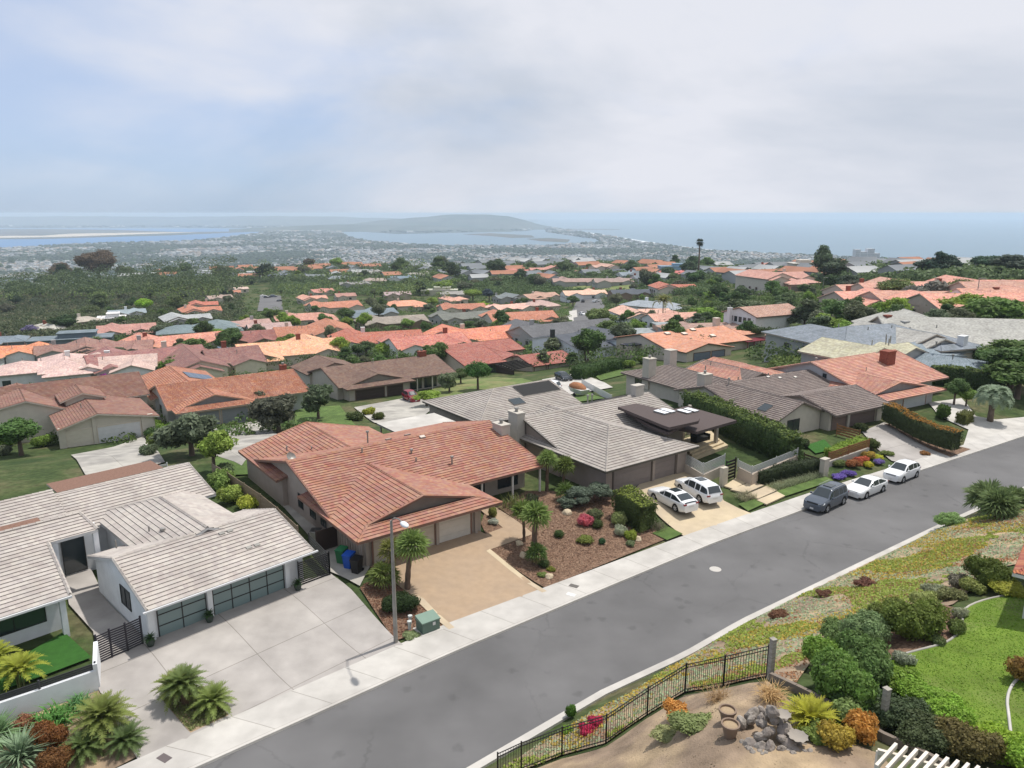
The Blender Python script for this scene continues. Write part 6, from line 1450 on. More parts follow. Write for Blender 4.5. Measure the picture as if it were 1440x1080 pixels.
# ice plant and ground cover on the slope: uncountable
SL = Gp([(700, 1085), (760, 1045), (830, 1003), (900, 968), (965, 925), (1045, 880), (1120, 838), (1200, 800), (1325, 742), (1400, 715), (1460, 700), (1480, 780), (1400, 800), (1340, 850), (1250, 880), (1160, 900), (1120, 960), (1078, 951), (1017, 964), (963, 973), (910, 1005), (852, 1045), (790, 1062), (733, 1084)], 0)
from mathutils import noise as mno
def zmask(a, b, s=.22, o=0, lo=None):
    def f(x, y):
        v = mno.noise(Vector((x*s+o, y*s*1.0+o*.7, 0)))+.35*mno.noise(Vector((x*s*3.1+o, y*s*3.1, 3)))
        sr = -sdist(KERB_R, x, y)
        if lo and not (lo[0] < sr < lo[1]): return 0
        return 1 if a < v < b else .012
    return f
KL_ = 'low ground cover on the bank between road and fence'
ground_scatter('ice_plant', SL, 19000, .10, (.24, .30, .06), 1, .12, 'yellow-green ice plant spreading over the roadside bank', mask=zmask(.08, .9, .2, 0, (.3, 9)))
ground_scatter('ice_plant_yellow', SL, 8500, .10, (.40, .31, .06), 2, .12, 'yellow and orange flowering ice plant along the kerb side of the bank', mask=zmask(.05, .6, .17, 5, (.8, 7)))
ground_scatter('sage_cover', SL, 11000, .10, (.29, .36, .22), 3, .10, 'grey sage ground cover on the roadside bank', mask=zmask(-.9, .02, .2, 0, (.5, 30)))
ground_scatter('rust_cover', SL, 9000, .09, (.32, .17, .09), 4, .10, 'rust coloured dry ground cover on the roadside bank', mask=zmask(-.5, -.02, .25, 9, (3, 30)))
DY = Gp([(735, 1090), (790, 1068), (852, 1051), (910, 1011), (963, 979), (1017, 970), (1080, 960), (1240, 1070), (1250, 1150), (820, 1180)])
ground_scatter('dry_litter', DY, 9000, .06, (.22, .18, .13), 5, .03, 'dry leaf litter scattered over the dirt yard', mask=zmask(-.1, .9, .9, 2))
MBD = Gp([(689, 773), (767, 824), (925, 755), (880, 700), (760, 700), (750, 751)])
ground_scatter('bark_chips', MBD, 9000, .07, (.20, .125, .085), 6, .04, 'loose bark chips over the mulch bed', zoff=.05)
ground_scatter('bark_chips', Gp([(506, 826), (556, 898), (622, 878), (586, 840), (540, 800)]), 3000, .07, (.20, .10, .06), 7, .04, 'loose bark chips in the bed around the street lamp', zoff=.05)
ground_scatter('planter_grass', Gp([(228, 984), (268, 1029), (320, 1006), (285, 965)]), 3500, .07, (.16, .18, .07), 8, .10, 'thin grass in the driveway planter', zoff=.1)
ground_scatter('lawn_grass', Gp([(1352, 862), (1385, 845), (1440, 836), (1470, 900), (1470, 1040), (1400, 1040), (1350, 1010), (1290, 978), (1262, 950), (1240, 938), (1300, 915), (1337, 906), (1358, 880)]), 9000, .05, (.15, .26, .03), 9, .03, 'short bright grass on the curved lawn', zoff=.09)
drape('bank_soil', SL, .02, MATS['soil'], step=.7)
drape('soil_bed', Gp([(1200, 965), (1226, 958), (1238, 938), (1262, 921), (1300, 911), (1335, 902), (1356, 880), (1349, 856), (1320, 848), (1285, 875), (1225, 900)]), .07, MATS['mulch'])
for u, v, r_, h_, c, lb in [(1318, 838, .9, .6, (.22, .24, .15), 'low greyish plant on the bare patch above the lawn, left'), (1335, 842, .8, .6, (.16, .17, .07), 'low olive plant on the bare patch above the lawn, right'), (1300, 850, .8, .7, (.26, .30, .10), 'yellowish low shrub behind the olive shrubs'), (1270, 935, .5, .6, (.30, .33, .24), 'pale rose bush in the soil bed by the lawn corner'), (1315, 905, .45, .5, (.14, .18, .07), 'small green plant in the soil bed by the lawn'), (1350, 870, .4, .6, (.34, .36, .24), 'small pale flowering plant at the lawn bend')]: bush_px(u, v, r_, h_, c, lb, 1)
# ---------------------------------------------------------------- houses of the valley and the far ridge
ORANGE, SALMON, ROSE, MAUVE, PEACH, BRN, SLATE, GREY, DGREY, TAN, CORAL = (.54,.19,.08), (.52,.19,.105), (.40,.16,.11), (.27,.14,.11), (.60,.31,.18), (.33,.19,.14), (.16,.20,.23), (.28,.27,.26), (.12,.125,.13), (.42,.36,.29), (.52,.15,.09)
CRM, WHT, GRW, BRW = (.55,.50,.43), (.66,.67,.67), (.36,.36,.35), (.22,.16,.12)
FOOT = []; LM = []; SCAT = []
def midhouse(u, v, wa, wb, roofc, wallc, az, lab, style=0, h=4.8, eave=3.0, trim=(.40,.34,.28), rm=None, storey=1, group=None, z=None):
    """style 0: long gable + front garage wing; 1: hips; 2: two crossing gables; 3: low flat modern"""
    wb = wb*(2.0 if style != 3 else 1.2); wa *= 1.1
    cx, cy = G(u, v, h+(storey-1)*2.8)
    az += random.Random(int(u*7+v)).uniform(-9, 9) if u < 1180 else 0
    a = R(az); pad = zt(cx, cy) if z is None else z
    FOOT.append((cx, cy, (wa+wb)*.215)); LM.append((u, v, lab))
    ox = cx-math.sin(a)*wa/2+math.cos(a)*wb/2; oy = cy-math.cos(a)*wa/2-math.sin(a)*wb/2
    r_ = random.Random(int(u*31+v)); ze = eave+(storey-1)*2.8
    far = math.hypot(cx, cy) > 330
    H = House('house', lab, (ox, oy), az, pad+.1, varc(roofc, .06), wallc, trim, rm or (MR_BAR if roofc in (ORANGE, SALMON, PEACH, CORAL) else MR_FLATF), strips=False, group=group, z0=-4)
    mir = r_.random() < .5
    if style == 3:
        H.wall.box(0, wa, 0, wb, -4, ze); H.wall.box(wa*.35, wa*.8, wb*.2, wb*.9, ze, ze+1.8)
        H.roof.box(-.4, wa+.4, -.4, wb+.4, ze, ze+.3, 0); H.roof.box(wa*.33, wa*.82, wb*.16, wb*.94, ze+1.8, ze+2.0, 0)
    else:
        g0 = 'h' if style == 1 else 'g'
        if style and r_.random() < .5:
            q1 = (0, wa*.56) if not mir else (wa*.44, wa); q2 = (wa*.4, wa) if not mir else (0, wa*.6)
            H.block(*q1, wb*.1, wb, 'b', ze+.35, .33, g0, g0, oh=.6, caps=not far); H.block(*q2, wb*.3, wb*.8, 'a', ze, .33, g0, g0, oh=.6, caps=not far)
        else:
            H.block(0, wa, wb*.22, wb*.78, 'a', ze, .33, g0, g0, oh=.6, caps=not far)
            w2 = wa*.48; a2 = .3 if mir else wa-w2-.3
            H.block(a2, a2+w2, wb*.5, wb, 'b', ze-.04, .33, 'n', g0, oh=.6, caps=not far)
        w_ = min(wa*.5, 10); a0 = (wa-w_-.4) if mir else .4
        H.block(a0, a0+w_, 0, wb*.65, 'b', ze, .33, 'd' if style == 0 else ('h' if style == 1 else 'g'), 'n', oh=.6, caps=not far)
        if style != 1 and wa > 16: b0_ = .6 if mir else wa-8.6; H.block(b0_, b0_+8, wb*.18, wb*.7, 'b', ze-.05, .31, 'g', 'n', oh=.5, caps=False)
        fb = .6
        gw = w_-2.2
        gz = 0 if storey == 1 else 0
        H.garage('f', a0+1.1, a0+1.1+gw*.4, fb, z0=gz, h=2.1, color=CRM if r_.random() < .6 else (.2, .17, .15)); H.garage('f', a0+1.5+gw*.4, a0+1.1+gw, fb, z0=gz, h=2.1, color=CRM if r_.random() < .6 else (.2, .17, .15))
        if storey == 2:
            H.window('f', a0+1.5, a0+3.2, fb, 3.5, 4.7); H.window('f', a0+w_-3.4, a0+w_-1.6, fb, 3.5, 4.7)
    for k in range(2): 
        q0 = wa*(.12+.5*k) if not mir else wa*(.3+.4*k)-wa*.2
        H.window('f', q0, q0+1.6, (wb*.22+.6) if style != 3 else 0, .9+(storey-1)*2.8, 2.1+(storey-1)*2.8)
    if style != 3:
        for k in range(3): H.vent(wa*r_.uniform(.2, .8), wb*r_.uniform(.4, .7), ze+1.4, 1.0, .09) if not far else None
    for k in range(3): H.window('l', wb*(.36+.18*k), wb*(.36+.18*k)+1.3, .35 if style == 0 or style == 2 else (.6 if style == 1 else 0), .9, 2.0)
    if r_.random() < .7 and style != 3: H.chimney(wa*r_.uniform(.1, .9), wb*.65+r_.uniform(-1, 1), 1.1, .9, ze+.33*wb*.28+1.0, 'brick' if r_.random() < .4 else 'stucco', color=wallc, flue=False)
    if not far:
        for k in range(2): H.vent(wa*r_.uniform(.2, .8), wb*r_.uniform(.5, .8), ze+1.0, 1.0, .08)
    H.finish(); return H
MID = [
 (60,508,18,12,(.60,.40,.36),WHT,62,'pale pink barrel-tiled house with hipped front, left edge of the second row',1,{}),(160,503,17,11,(.50,.34,.30),WHT,60,'washed pink tiled house with a white chimney wall behind the rusty brown roof',2,{}),
 (16,487,15,10,(.55,.19,.08),WHT,70,'bright orange tiled house cut by the left edge of the picture',2,{}),(98,484,16,10,MAUVE,GRW,68,'mauve-brown tiled house next to a white pergola',2,{}),(165,482,17,11,MAUVE,GRW,60,'mauve-brown tiled house between the pergola and the big red roof',2,{}),
 (100,468,22,8,SLATE,(.13,.17,.20),66,'long blue-grey flat-roofed modern house on the canyon edge',3,{}),(5,472,12,8,SLATE,SLATE,66,'slate-coloured roof peeking in at the left edge',1,{}),
 (118,445,12,9,TAN,CRM,40,'small tan-roofed house at the canyon mouth, left of the white roof',1,{}),(156,441,10,8,(.62,.62,.6),WHT,60,'small white-roofed house at the canyon mouth',3,{}),(178,435,15,9,(.24,.30,.33),WHT,62,'grey-blue gabled house left of the lime-green tree',2,{}),(62,455,9,8,(.45,.43,.38),WHT,30,'small pale roof beside the purple jacaranda',1,{}),
 (178,458,18,12,(.45,.21,.17),CRM,62,'rose tiled house with twin dutch gables at the canyon side',0,{}),(245,474,26,12,(.50,.20,.13),CRM,60,'long terracotta orange house above the big brick-red roof',2,{}),
 (205,498,24,15,(.26,.115,.10),CRM,57,'large brick-red flat-tiled house behind the salmon barrel-tiled one',2,{}),(300,497,20,15,(.24,.11,.095),(.62,.57,.45),57,'brick-red roofed house with cream gable and a long solar array',2,{}),
 (280,458,26,13,(.17,.22,.23),GRW,60,'long slate green house in the middle of the left rows',1,{}),(262,443,18,10,(.33,.35,.35),GRW,60,'grey tiled house with a skylight behind the slate green one',2,{}),(282,432,17,10,SALMON,CRM,60,'salmon house on the canyon side, below the red one',2,{}),(285,424,14,9,CORAL,CRM,58,'coral red house on the canyon side',2,{}),
 (308,415,14,9,(.36,.26,.22),CRM,60,'brown-grey house left of the short far street',2,{}),(325,408,12,8,SALMON,CRM,64,'small salmon house at the far end of the left rows',2,{}),(338,403,10,7,(.5,.36,.30),CRM,60,'small pinkish house with tan gable at the far end of the left rows',2,{}),
 (342,452,18,11,(.38,.23,.20),GRW,58,'dusty rose house below the short far street',2,{}),(345,468,16,12,(.27,.095,.075),BRW,57,'dark red house with brown walls beside a round green tree',2,{}),(378,455,14,10,(.42,.27,.24),GRW,58,'greyish rose house with solar panels near the short far street',2,{}),
 (405,484,24,14,(.60,.30,.16),CRM,58,'big light orange tiled house with dutch gable in the middle of the left half',0,{}),(442,460,24,13,SALMON,CRM,60,'salmon-red house with a brick chimney block above the light orange one',2,{}),(430,442,23,12,(.46,.21,.15),CRM,62,'rosy red house with two white skylights',1,{}),
 (470,426,24,13,SALMON,CRM,60,'wide salmon tiled house in the centre-left rows',2,{}),(440,416,15,10,(.55,.26,.18),CRM,60,'light salmon house north of the wide salmon one',2,{}),(452,406,15,9,(.52,.20,.15),CRM,58,'pinkish red gabled house at the edge of the centre-left rows',0,{}),(485,412,12,9,(.40,.2,.16),CRM,58,'small brownish red house beside a dark tree',2,{}),
 (520,436,22,11,SLATE,GRW,62,'slate blue house between salmon roofs',2,{}),(573,424,20,13,(.60,.26,.15),CRM,64,'bright peach-orange house beside the grass slope',1,{}),(552,446,24,11,(.27,.23,.19),BRW,66,'long brown-grey roofed house in the centre',2,{}),
 (530,470,24,13,CORAL,WHT,62,'coral roofed house with white gable walls, left of two joined roofs',2,dict(storey=1)),(600,474,20,12,(.50,.15,.10),WHT,60,'coral roofed house touching the bright red-orange one on its left',2,{}),
 (650,428,22,11,SALMON,CRM,62,'salmon house left of the lime-green trees',2,{}),(640,417,14,9,(.58,.28,.2),CRM,62,'light salmon house behind the lime-green shrubs',1,{}),(655,440,24,11,(.16,.17,.15),GRW,62,'dark grey-green roofed house in the centre',2,{}),(685,464,28,14,(.56,.17,.09),CRM,60,'big vivid red-orange roofed house in the centre',2,{}),
 (732,441,25,13,SALMON,CRM,64,'salmon tiled house with a small dormer, centre right',0,{}),(718,428,20,10,(.62,.36,.28),CRM,62,'pale peach house behind the salmon one with dormer',2,{}),(757,424,16,10,(.45,.30,.26),CRM,60,'dusty pink pyramid-roofed house near the cul-de-sac',1,{}),(758,413,22,11,(.42,.24,.17),CRM,62,'brownish salmon house left of the cul-de-sac',0,{}),(714,414,16,9,(.17,.20,.20),GRW,60,'dark slate house among the lime-green shrubs',2,{}),
 (821,409,24,11,(.62,.38,.27),WHT,76,'cream house with peach roof facing the cul-de-sac',2,{}),(795,458,30,15,DGREY,GRW,60,'large charcoal-grey roofed house right of the vivid red-orange one',2,{}),
 (885,408,20,11,(.09,.10,.12),BRW,72,'dark slate house with brown garage doors near the cul-de-sac',2,{}),(948,400,22,10,CORAL,CRM,76,'coral tiled house with dark trees in front, upper right',2,{}),(947,381,24,10,(.50,.11,.10),BRW,84,'long flat red-roofed house on the far ridge, upper right',1,{}),
 (925,424,18,12,(.30,.34,.37),WHT,50,'grey-blue tiled house right of the cul-de-sac trees',1,{}),(905,435,18,10,(.60,.36,.26),WHT,70,'peach roofed house right of the cul-de-sac trees',2,{}),(945,440,16,9,(.56,.30,.22),WHT,72,'peach house behind the single feather palm',2,{}),(938,458,16,9,(.26,.30,.30),(.45,.28,.2),78,'low grey flat roof just behind the orange-roofed house',3,{}),
 (1000,455,20,10,(.38,.24,.19),GRW,72,'brownish tiled house right behind the orange roof',1,{}),
 (1222,463,22,13,(.20,.225,.26),GRW,70,'slate roofed house with a pale chimney at the right',1,{}),(1228,483,17,6,(.42,.38,.26),GRW,62,'mustard grey gabled roof just above the blue-grey tiles',2,{}),(1395,460,34,18,(.36,.34,.31),(.27,.25,.23),100,'large pale grey roofed house at the right edge with dark garage doors',2,dict(z=.8)),(1290,462,16,9,(.33,.32,.30),GRW,70,'low grey gable roof peeking between hedges at the right',2,{}),
 (1408,424,26,10,(.36,.38,.40),(.45,.42,.38),92,'long flat grey-roofed house under the townhouses at the right edge',3,dict(h=2.6)),
 (1095,385,26,14,(.50,.24,.19),CRM,80,'big salmon-pink villa with stepped roofs on the ridge',2,dict(storey=2)),(1075,372,22,10,(.46,.21,.17),CRM,70,'salmon hip-roofed house left of the big villa',1,{}),(1122,392,18,9,(.50,.26,.2),(.50,.30,.24),80,'lower pink wing of a villa beside the tall dark tree',1,{}),
 (1128,366,12,8,CRM,CRM,80,'small cream block with dark windows behind the tall tree',3,dict(storey=2)),
 (810,392,30,11,(.34,.22,.19),GRW,80,'long brown-roofed row house on the ridge above the lawn strip, left one',2,{}),(862,392,24,11,(.33,.24,.21),GRW,80,'long brown-roofed row house on the ridge above the lawn strip, right one',2,{}),(732,379,22,9,(.50,.16,.12),CRM,78,'coral roof on the far ridge, leftmost',1,{}),(768,376,24,9,(.48,.20,.15),(.5,.36,.28),80,'coral roofed house on the far ridge next to leafy trees',2,{}),(795,372,16,8,SALMON,CRM,82,'small salmon roofed house on the far ridge',2,{}),
 (848,372,18,9,(.50,.30,.22),CRM,70,'peach gabled house on the far ridge',2,dict(storey=2)),(822,378,12,8,(.5,.25,.18),CRM,70,'small peach roof on the far ridge between larger ones',1,{}),(890,383,20,12,(.22,.26,.30),WHT,60,'steel-blue gabled house on the ridge near the red roof',2,{}),(908,387,16,10,(.17,.19,.22),(.5,.5,.5),70,'dark gabled house on the ridge near the red roof',2,{}),(955,371,26,9,(.18,.28,.36),(.25,.40,.52),84,'blue-walled modern house on the far ridge',3,dict(storey=2)),(975,376,14,8,(.5,.25,.22),CRM,70,'small pink roofed house beside the blue one',1,{}),
 (1060,362,20,9,(.42,.34,.24),CRM,80,'tan roofed house on the far right ridge',1,{}),(868,378,12,9,(.10,.12,.14),(.12,.13,.14),66,'black steep-gabled house on the ridge',2,{}),
 (430,362,16,14,WHT,WHT,70,'large cream multi-storey villa on the left hillside',3,dict(storey=2)),(475,363,18,12,(.16,.18,.26),WHT,76,'white house with dark blue windows on the left hillside',3,dict(storey=2)),(520,358,26,12,(.42,.38,.34),WHT,80,'white terraced house above the tan slope',3,{}),(563,362,22,14,(.45,.48,.5),WHT,80,'white two-storey glass-fronted house above the tan slope',3,dict(storey=2)),(470,352,20,10,(.50,.38,.28),CRM,80,'cream house with pale salmon roof on the left hillside',1,{}),
 (440,386,20,10,(.19,.21,.23),GRW,74,'dark slate house among trees on the left hillside',2,{}),(478,388,20,10,(.22,.24,.26),GRW,74,'grey hipped house among trees on the left hillside',1,{}),(523,382,24,11,(.30,.28,.26),TAN,76,'grey-brown gabled house with a tan front on the left hillside',2,{}),(530,391,20,9,(.34,.27,.23),TAN,76,'brown-grey house below the grey-brown gabled one',1,{}),(565,388,22,9,(.17,.23,.28),WHT,80,'blue-roofed house with white windows on the hillside',2,{}),(590,383,22,9,(.32,.29,.26),GRW,78,'pale grey-brown house on the hillside, right of the blue-roofed one',1,{}),
 (500,396,22,8,(.25,.25,.24),GRW,76,'grey house half hidden below the blue-roofed one',2,{}),(558,410,16,9,(.38,.27,.26),TAN,70,'pinkish grey house above the green slope',2,{}),(618,404,22,9,(.42,.42,.34),(.50,.48,.38),84,'pale yellow flat-roofed house beside the dark trees',3,{}),(640,409,18,8,(.30,.28,.26),(.45,.42,.4),80,'grey roofed house right of the pale yellow one',1,{}),
 (235,353,20,10,(.45,.5,.5),WHT,76,'white roofed house on the canyon hillside, top',3,{}),(262,352,14,8,(.3,.33,.35),WHT,76,'grey roofed house on the canyon hillside, top right',1,{}),(190,372,26,9,(.45,.44,.38),(.50,.48,.40),86,'cream flat-roofed house right of the great eucalyptus',3,{}),(218,378,18,8,(.08,.09,.10),(.4,.4,.4),80,'dark-roofed house right of the cream flat one',3,{}),(218,384,20,8,(.62,.64,.62),WHT,82,'white flat roof at the canyon rim',3,{}),(262,386,30,10,(.15,.19,.26),WHT,80,'long house covered in blue solar panels at the canyon rim',2,{}),(290,381,18,8,(.55,.57,.55),WHT,80,'white roof above the solar panelled house',3,{}),
 (332,350,18,9,(.48,.33,.22),CRM,78,'peach house among the hillside trees',1,dict(storey=2)),(352,371,14,9,(.56,.33,.26),CRM,70,'small pink pyramid-roofed house on the hillside',1,{}),(352,382,18,8,(.55,.56,.55),WHT,80,'white flat-roofed house below the small pink one',3,{}),(392,385,20,9,(.16,.19,.24),GRW,80,'dark blue-grey roof deep among trees',2,{}),
 (10,372,16,9,(.60,.62,.62),WHT,76,'white modern house at the left edge, upper one',3,{}),(25,384,26,12,(.50,.53,.55),WHT,78,'large pale grey house at the left edge above the bare slope',3,{}),(120,380,12,7,(.4,.45,.45),WHT,80,'small white-walled house under the great eucalyptus',3,{}),(42,379,14,8,(.5,.45,.3),(.6,.5,.25),80,'ochre walled house left of the great eucalyptus',3,{}),
]
for u, v, wa, wb, rc, wc, az, lab, st, kw in MID: midhouse(u, v, wa, wb, rc, wc, az, lab, st, **kw)
# long solar array on the brick-red roof
x, y = G(322, 490, 4.6); e = empty('solar_array', (x, y, zt(x, y)+4.2), math.pi/2-R(57+90), 'long pale solar array lying on the brick-red roof', 'solar panels'); mb = MB(); mb.poly([(-7, -1.6, .0), (7, -1.6, 0), (7, 1.6, -.5), (-7, 1.6, -.5)], 0, [(-7, -1.6), (7, -1.6), (7, 1.6), (-7, 1.6)]); mb.build('panel', MATS['solar'], e)
# townhouse terraces on the right
TW = [(1226,404,80,'left end unit of the salmon terraces'),(1262,402,84,'second salmon terrace unit from the left'),(1232,414,80,'front left salmon terrace unit above the round trees'),(1300,400,86,'salmon terrace unit behind the pine trees'),(1285,414,82,'front salmon terrace unit behind the round pines'),(1340,402,88,'salmon terrace unit in the middle of the long roofs'),(1345,415,84,'front salmon terrace unit over the twiggy grey tree'),(1380,404,90,'salmon terrace unit at the right, rear row'),(1372,419,86,'front salmon terrace unit at the lamp post'),(1420,402,92,'rear salmon terrace unit touching the right edge'),(1425,412,90,'front salmon terrace unit with white walls at the right edge'),(1395,398,92,'small rear salmon terrace unit under the big pines')]
for k, (u, v, az, lab) in enumerate(TW): midhouse(u, v, 25, 15, (.52+.05*(k % 3-1), .24, .17), (.50,.40,.34) if k != 10 else WHT, az, lab, 2 if k % 2 else 0, group='salmon roofed terraces on the right ridge')
# white two-storey house
W_ = House('white_villa', 'white two-storey house with variegated salmon tile gable and a leafy balcony', G(1062, 478, 0), 62, zt(*G(1062, 478, 0)), (.52, .30, .22), WHT, trimc=(.14, .08, .06), roofm=MR_BAR, strips=False, z0=-4)
W_.block(0, 17, 0, 12, 'a', 5.4, .3, 'g', 'g', oh=.6); W_.block(14, 24, 2, 12, 'a', 3.6, .3, 'n', 'g', oh=.5)
for k in range(5): W_.window('l', 2.2+k*1.5, 3.2+k*1.5, .35, 3.6, 4.9, 1)
W_.chimney(-1.0, 8, .9, .9, 7.0, color=WHT); W_.finish()
hedge([at(1060, 463, -1), at(1105, 470, -1)], 1.6, 1.2, (.05, .08, .025), 'leafy vine balcony on the white two-storey house', leaf=.25, lift=2.6, cat='vine', name='vine', bulge=.3)
# coastal towers, distant
e = None
x, y = at(1219, 371, -172.0); sc_ = y/1050.0
T_ = empty('apartment_towers', (x, y, -176), 0, 'pale grey high-rise apartment towers on the coast, upper right', 'building')
def tw(x0, x1, h): 
    mb = MB(); mb.box(x0*sc_, x1*sc_, 0, 16*sc_*.6, 0, h*sc_); n_ = int(h/2.2)
    o = mb.build('tower', MATS['stucco'], T_, color=(.55, .55, .57)); w_ = MB()
    for i in range(n_):
        for j in range(int((x1-x0)/1.8)): w_.box((x0+.4+j*1.8)*sc_, (x0+1.4+j*1.8)*sc_, -1.0, .2, (i*2.2+.9)*sc_, (i*2.2+1.9)*sc_)
    w_.build('window_rows', MATS['paint'], o, color=(.2, .22, .25))
for a_, b_, h_ in ((-17, -10, 21), (-10, 0, 18), (0, 9, 22), (9, 17, 16)): tw(a_, b_, h_)
# street surfaces in the valley
def strip(name, px_, mt, off=.12): return drape(name, Gp(px_), off, mt, step=4)
strip('street', [(795, 448), (812, 420), (845, 420), (850, 430), (845, 470), (815, 470), (800, 455)], MATS['asphalt'])
strip('street', [(362, 438), (366, 416), (395, 416), (398, 436)], MATS['asphalt'], .3)
strip('street', [(1140, 432), (1170, 425), (1195, 428), (1215, 440), (1262, 446), (1262, 456), (1205, 450), (1165, 438)], MATS['concrete'], .3)
strip('street', [(1020, 395), (1036, 385), (1052, 384), (1040, 398)], MATS['concrete'], .4)
strip('grass_slope', [(790, 398), (895, 400), (893, 410), (795, 408)], MATS['drygrass'], .5)
strip('bare_slope', [(498, 372), (560, 366), (548, 378), (500, 380)], MATS['soil'], .5)
strip('bare_slope', [(28, 405), (75, 396), (80, 410), (50, 418)], MATS['soil'], .6)
for u, v in ((806, 442), (801, 450), (842, 445)): strip('driveway', [(u-6, v-4), (u+5, v-6), (u+6, v+4), (u-5, v+6)], MATS['concrete'], .2)
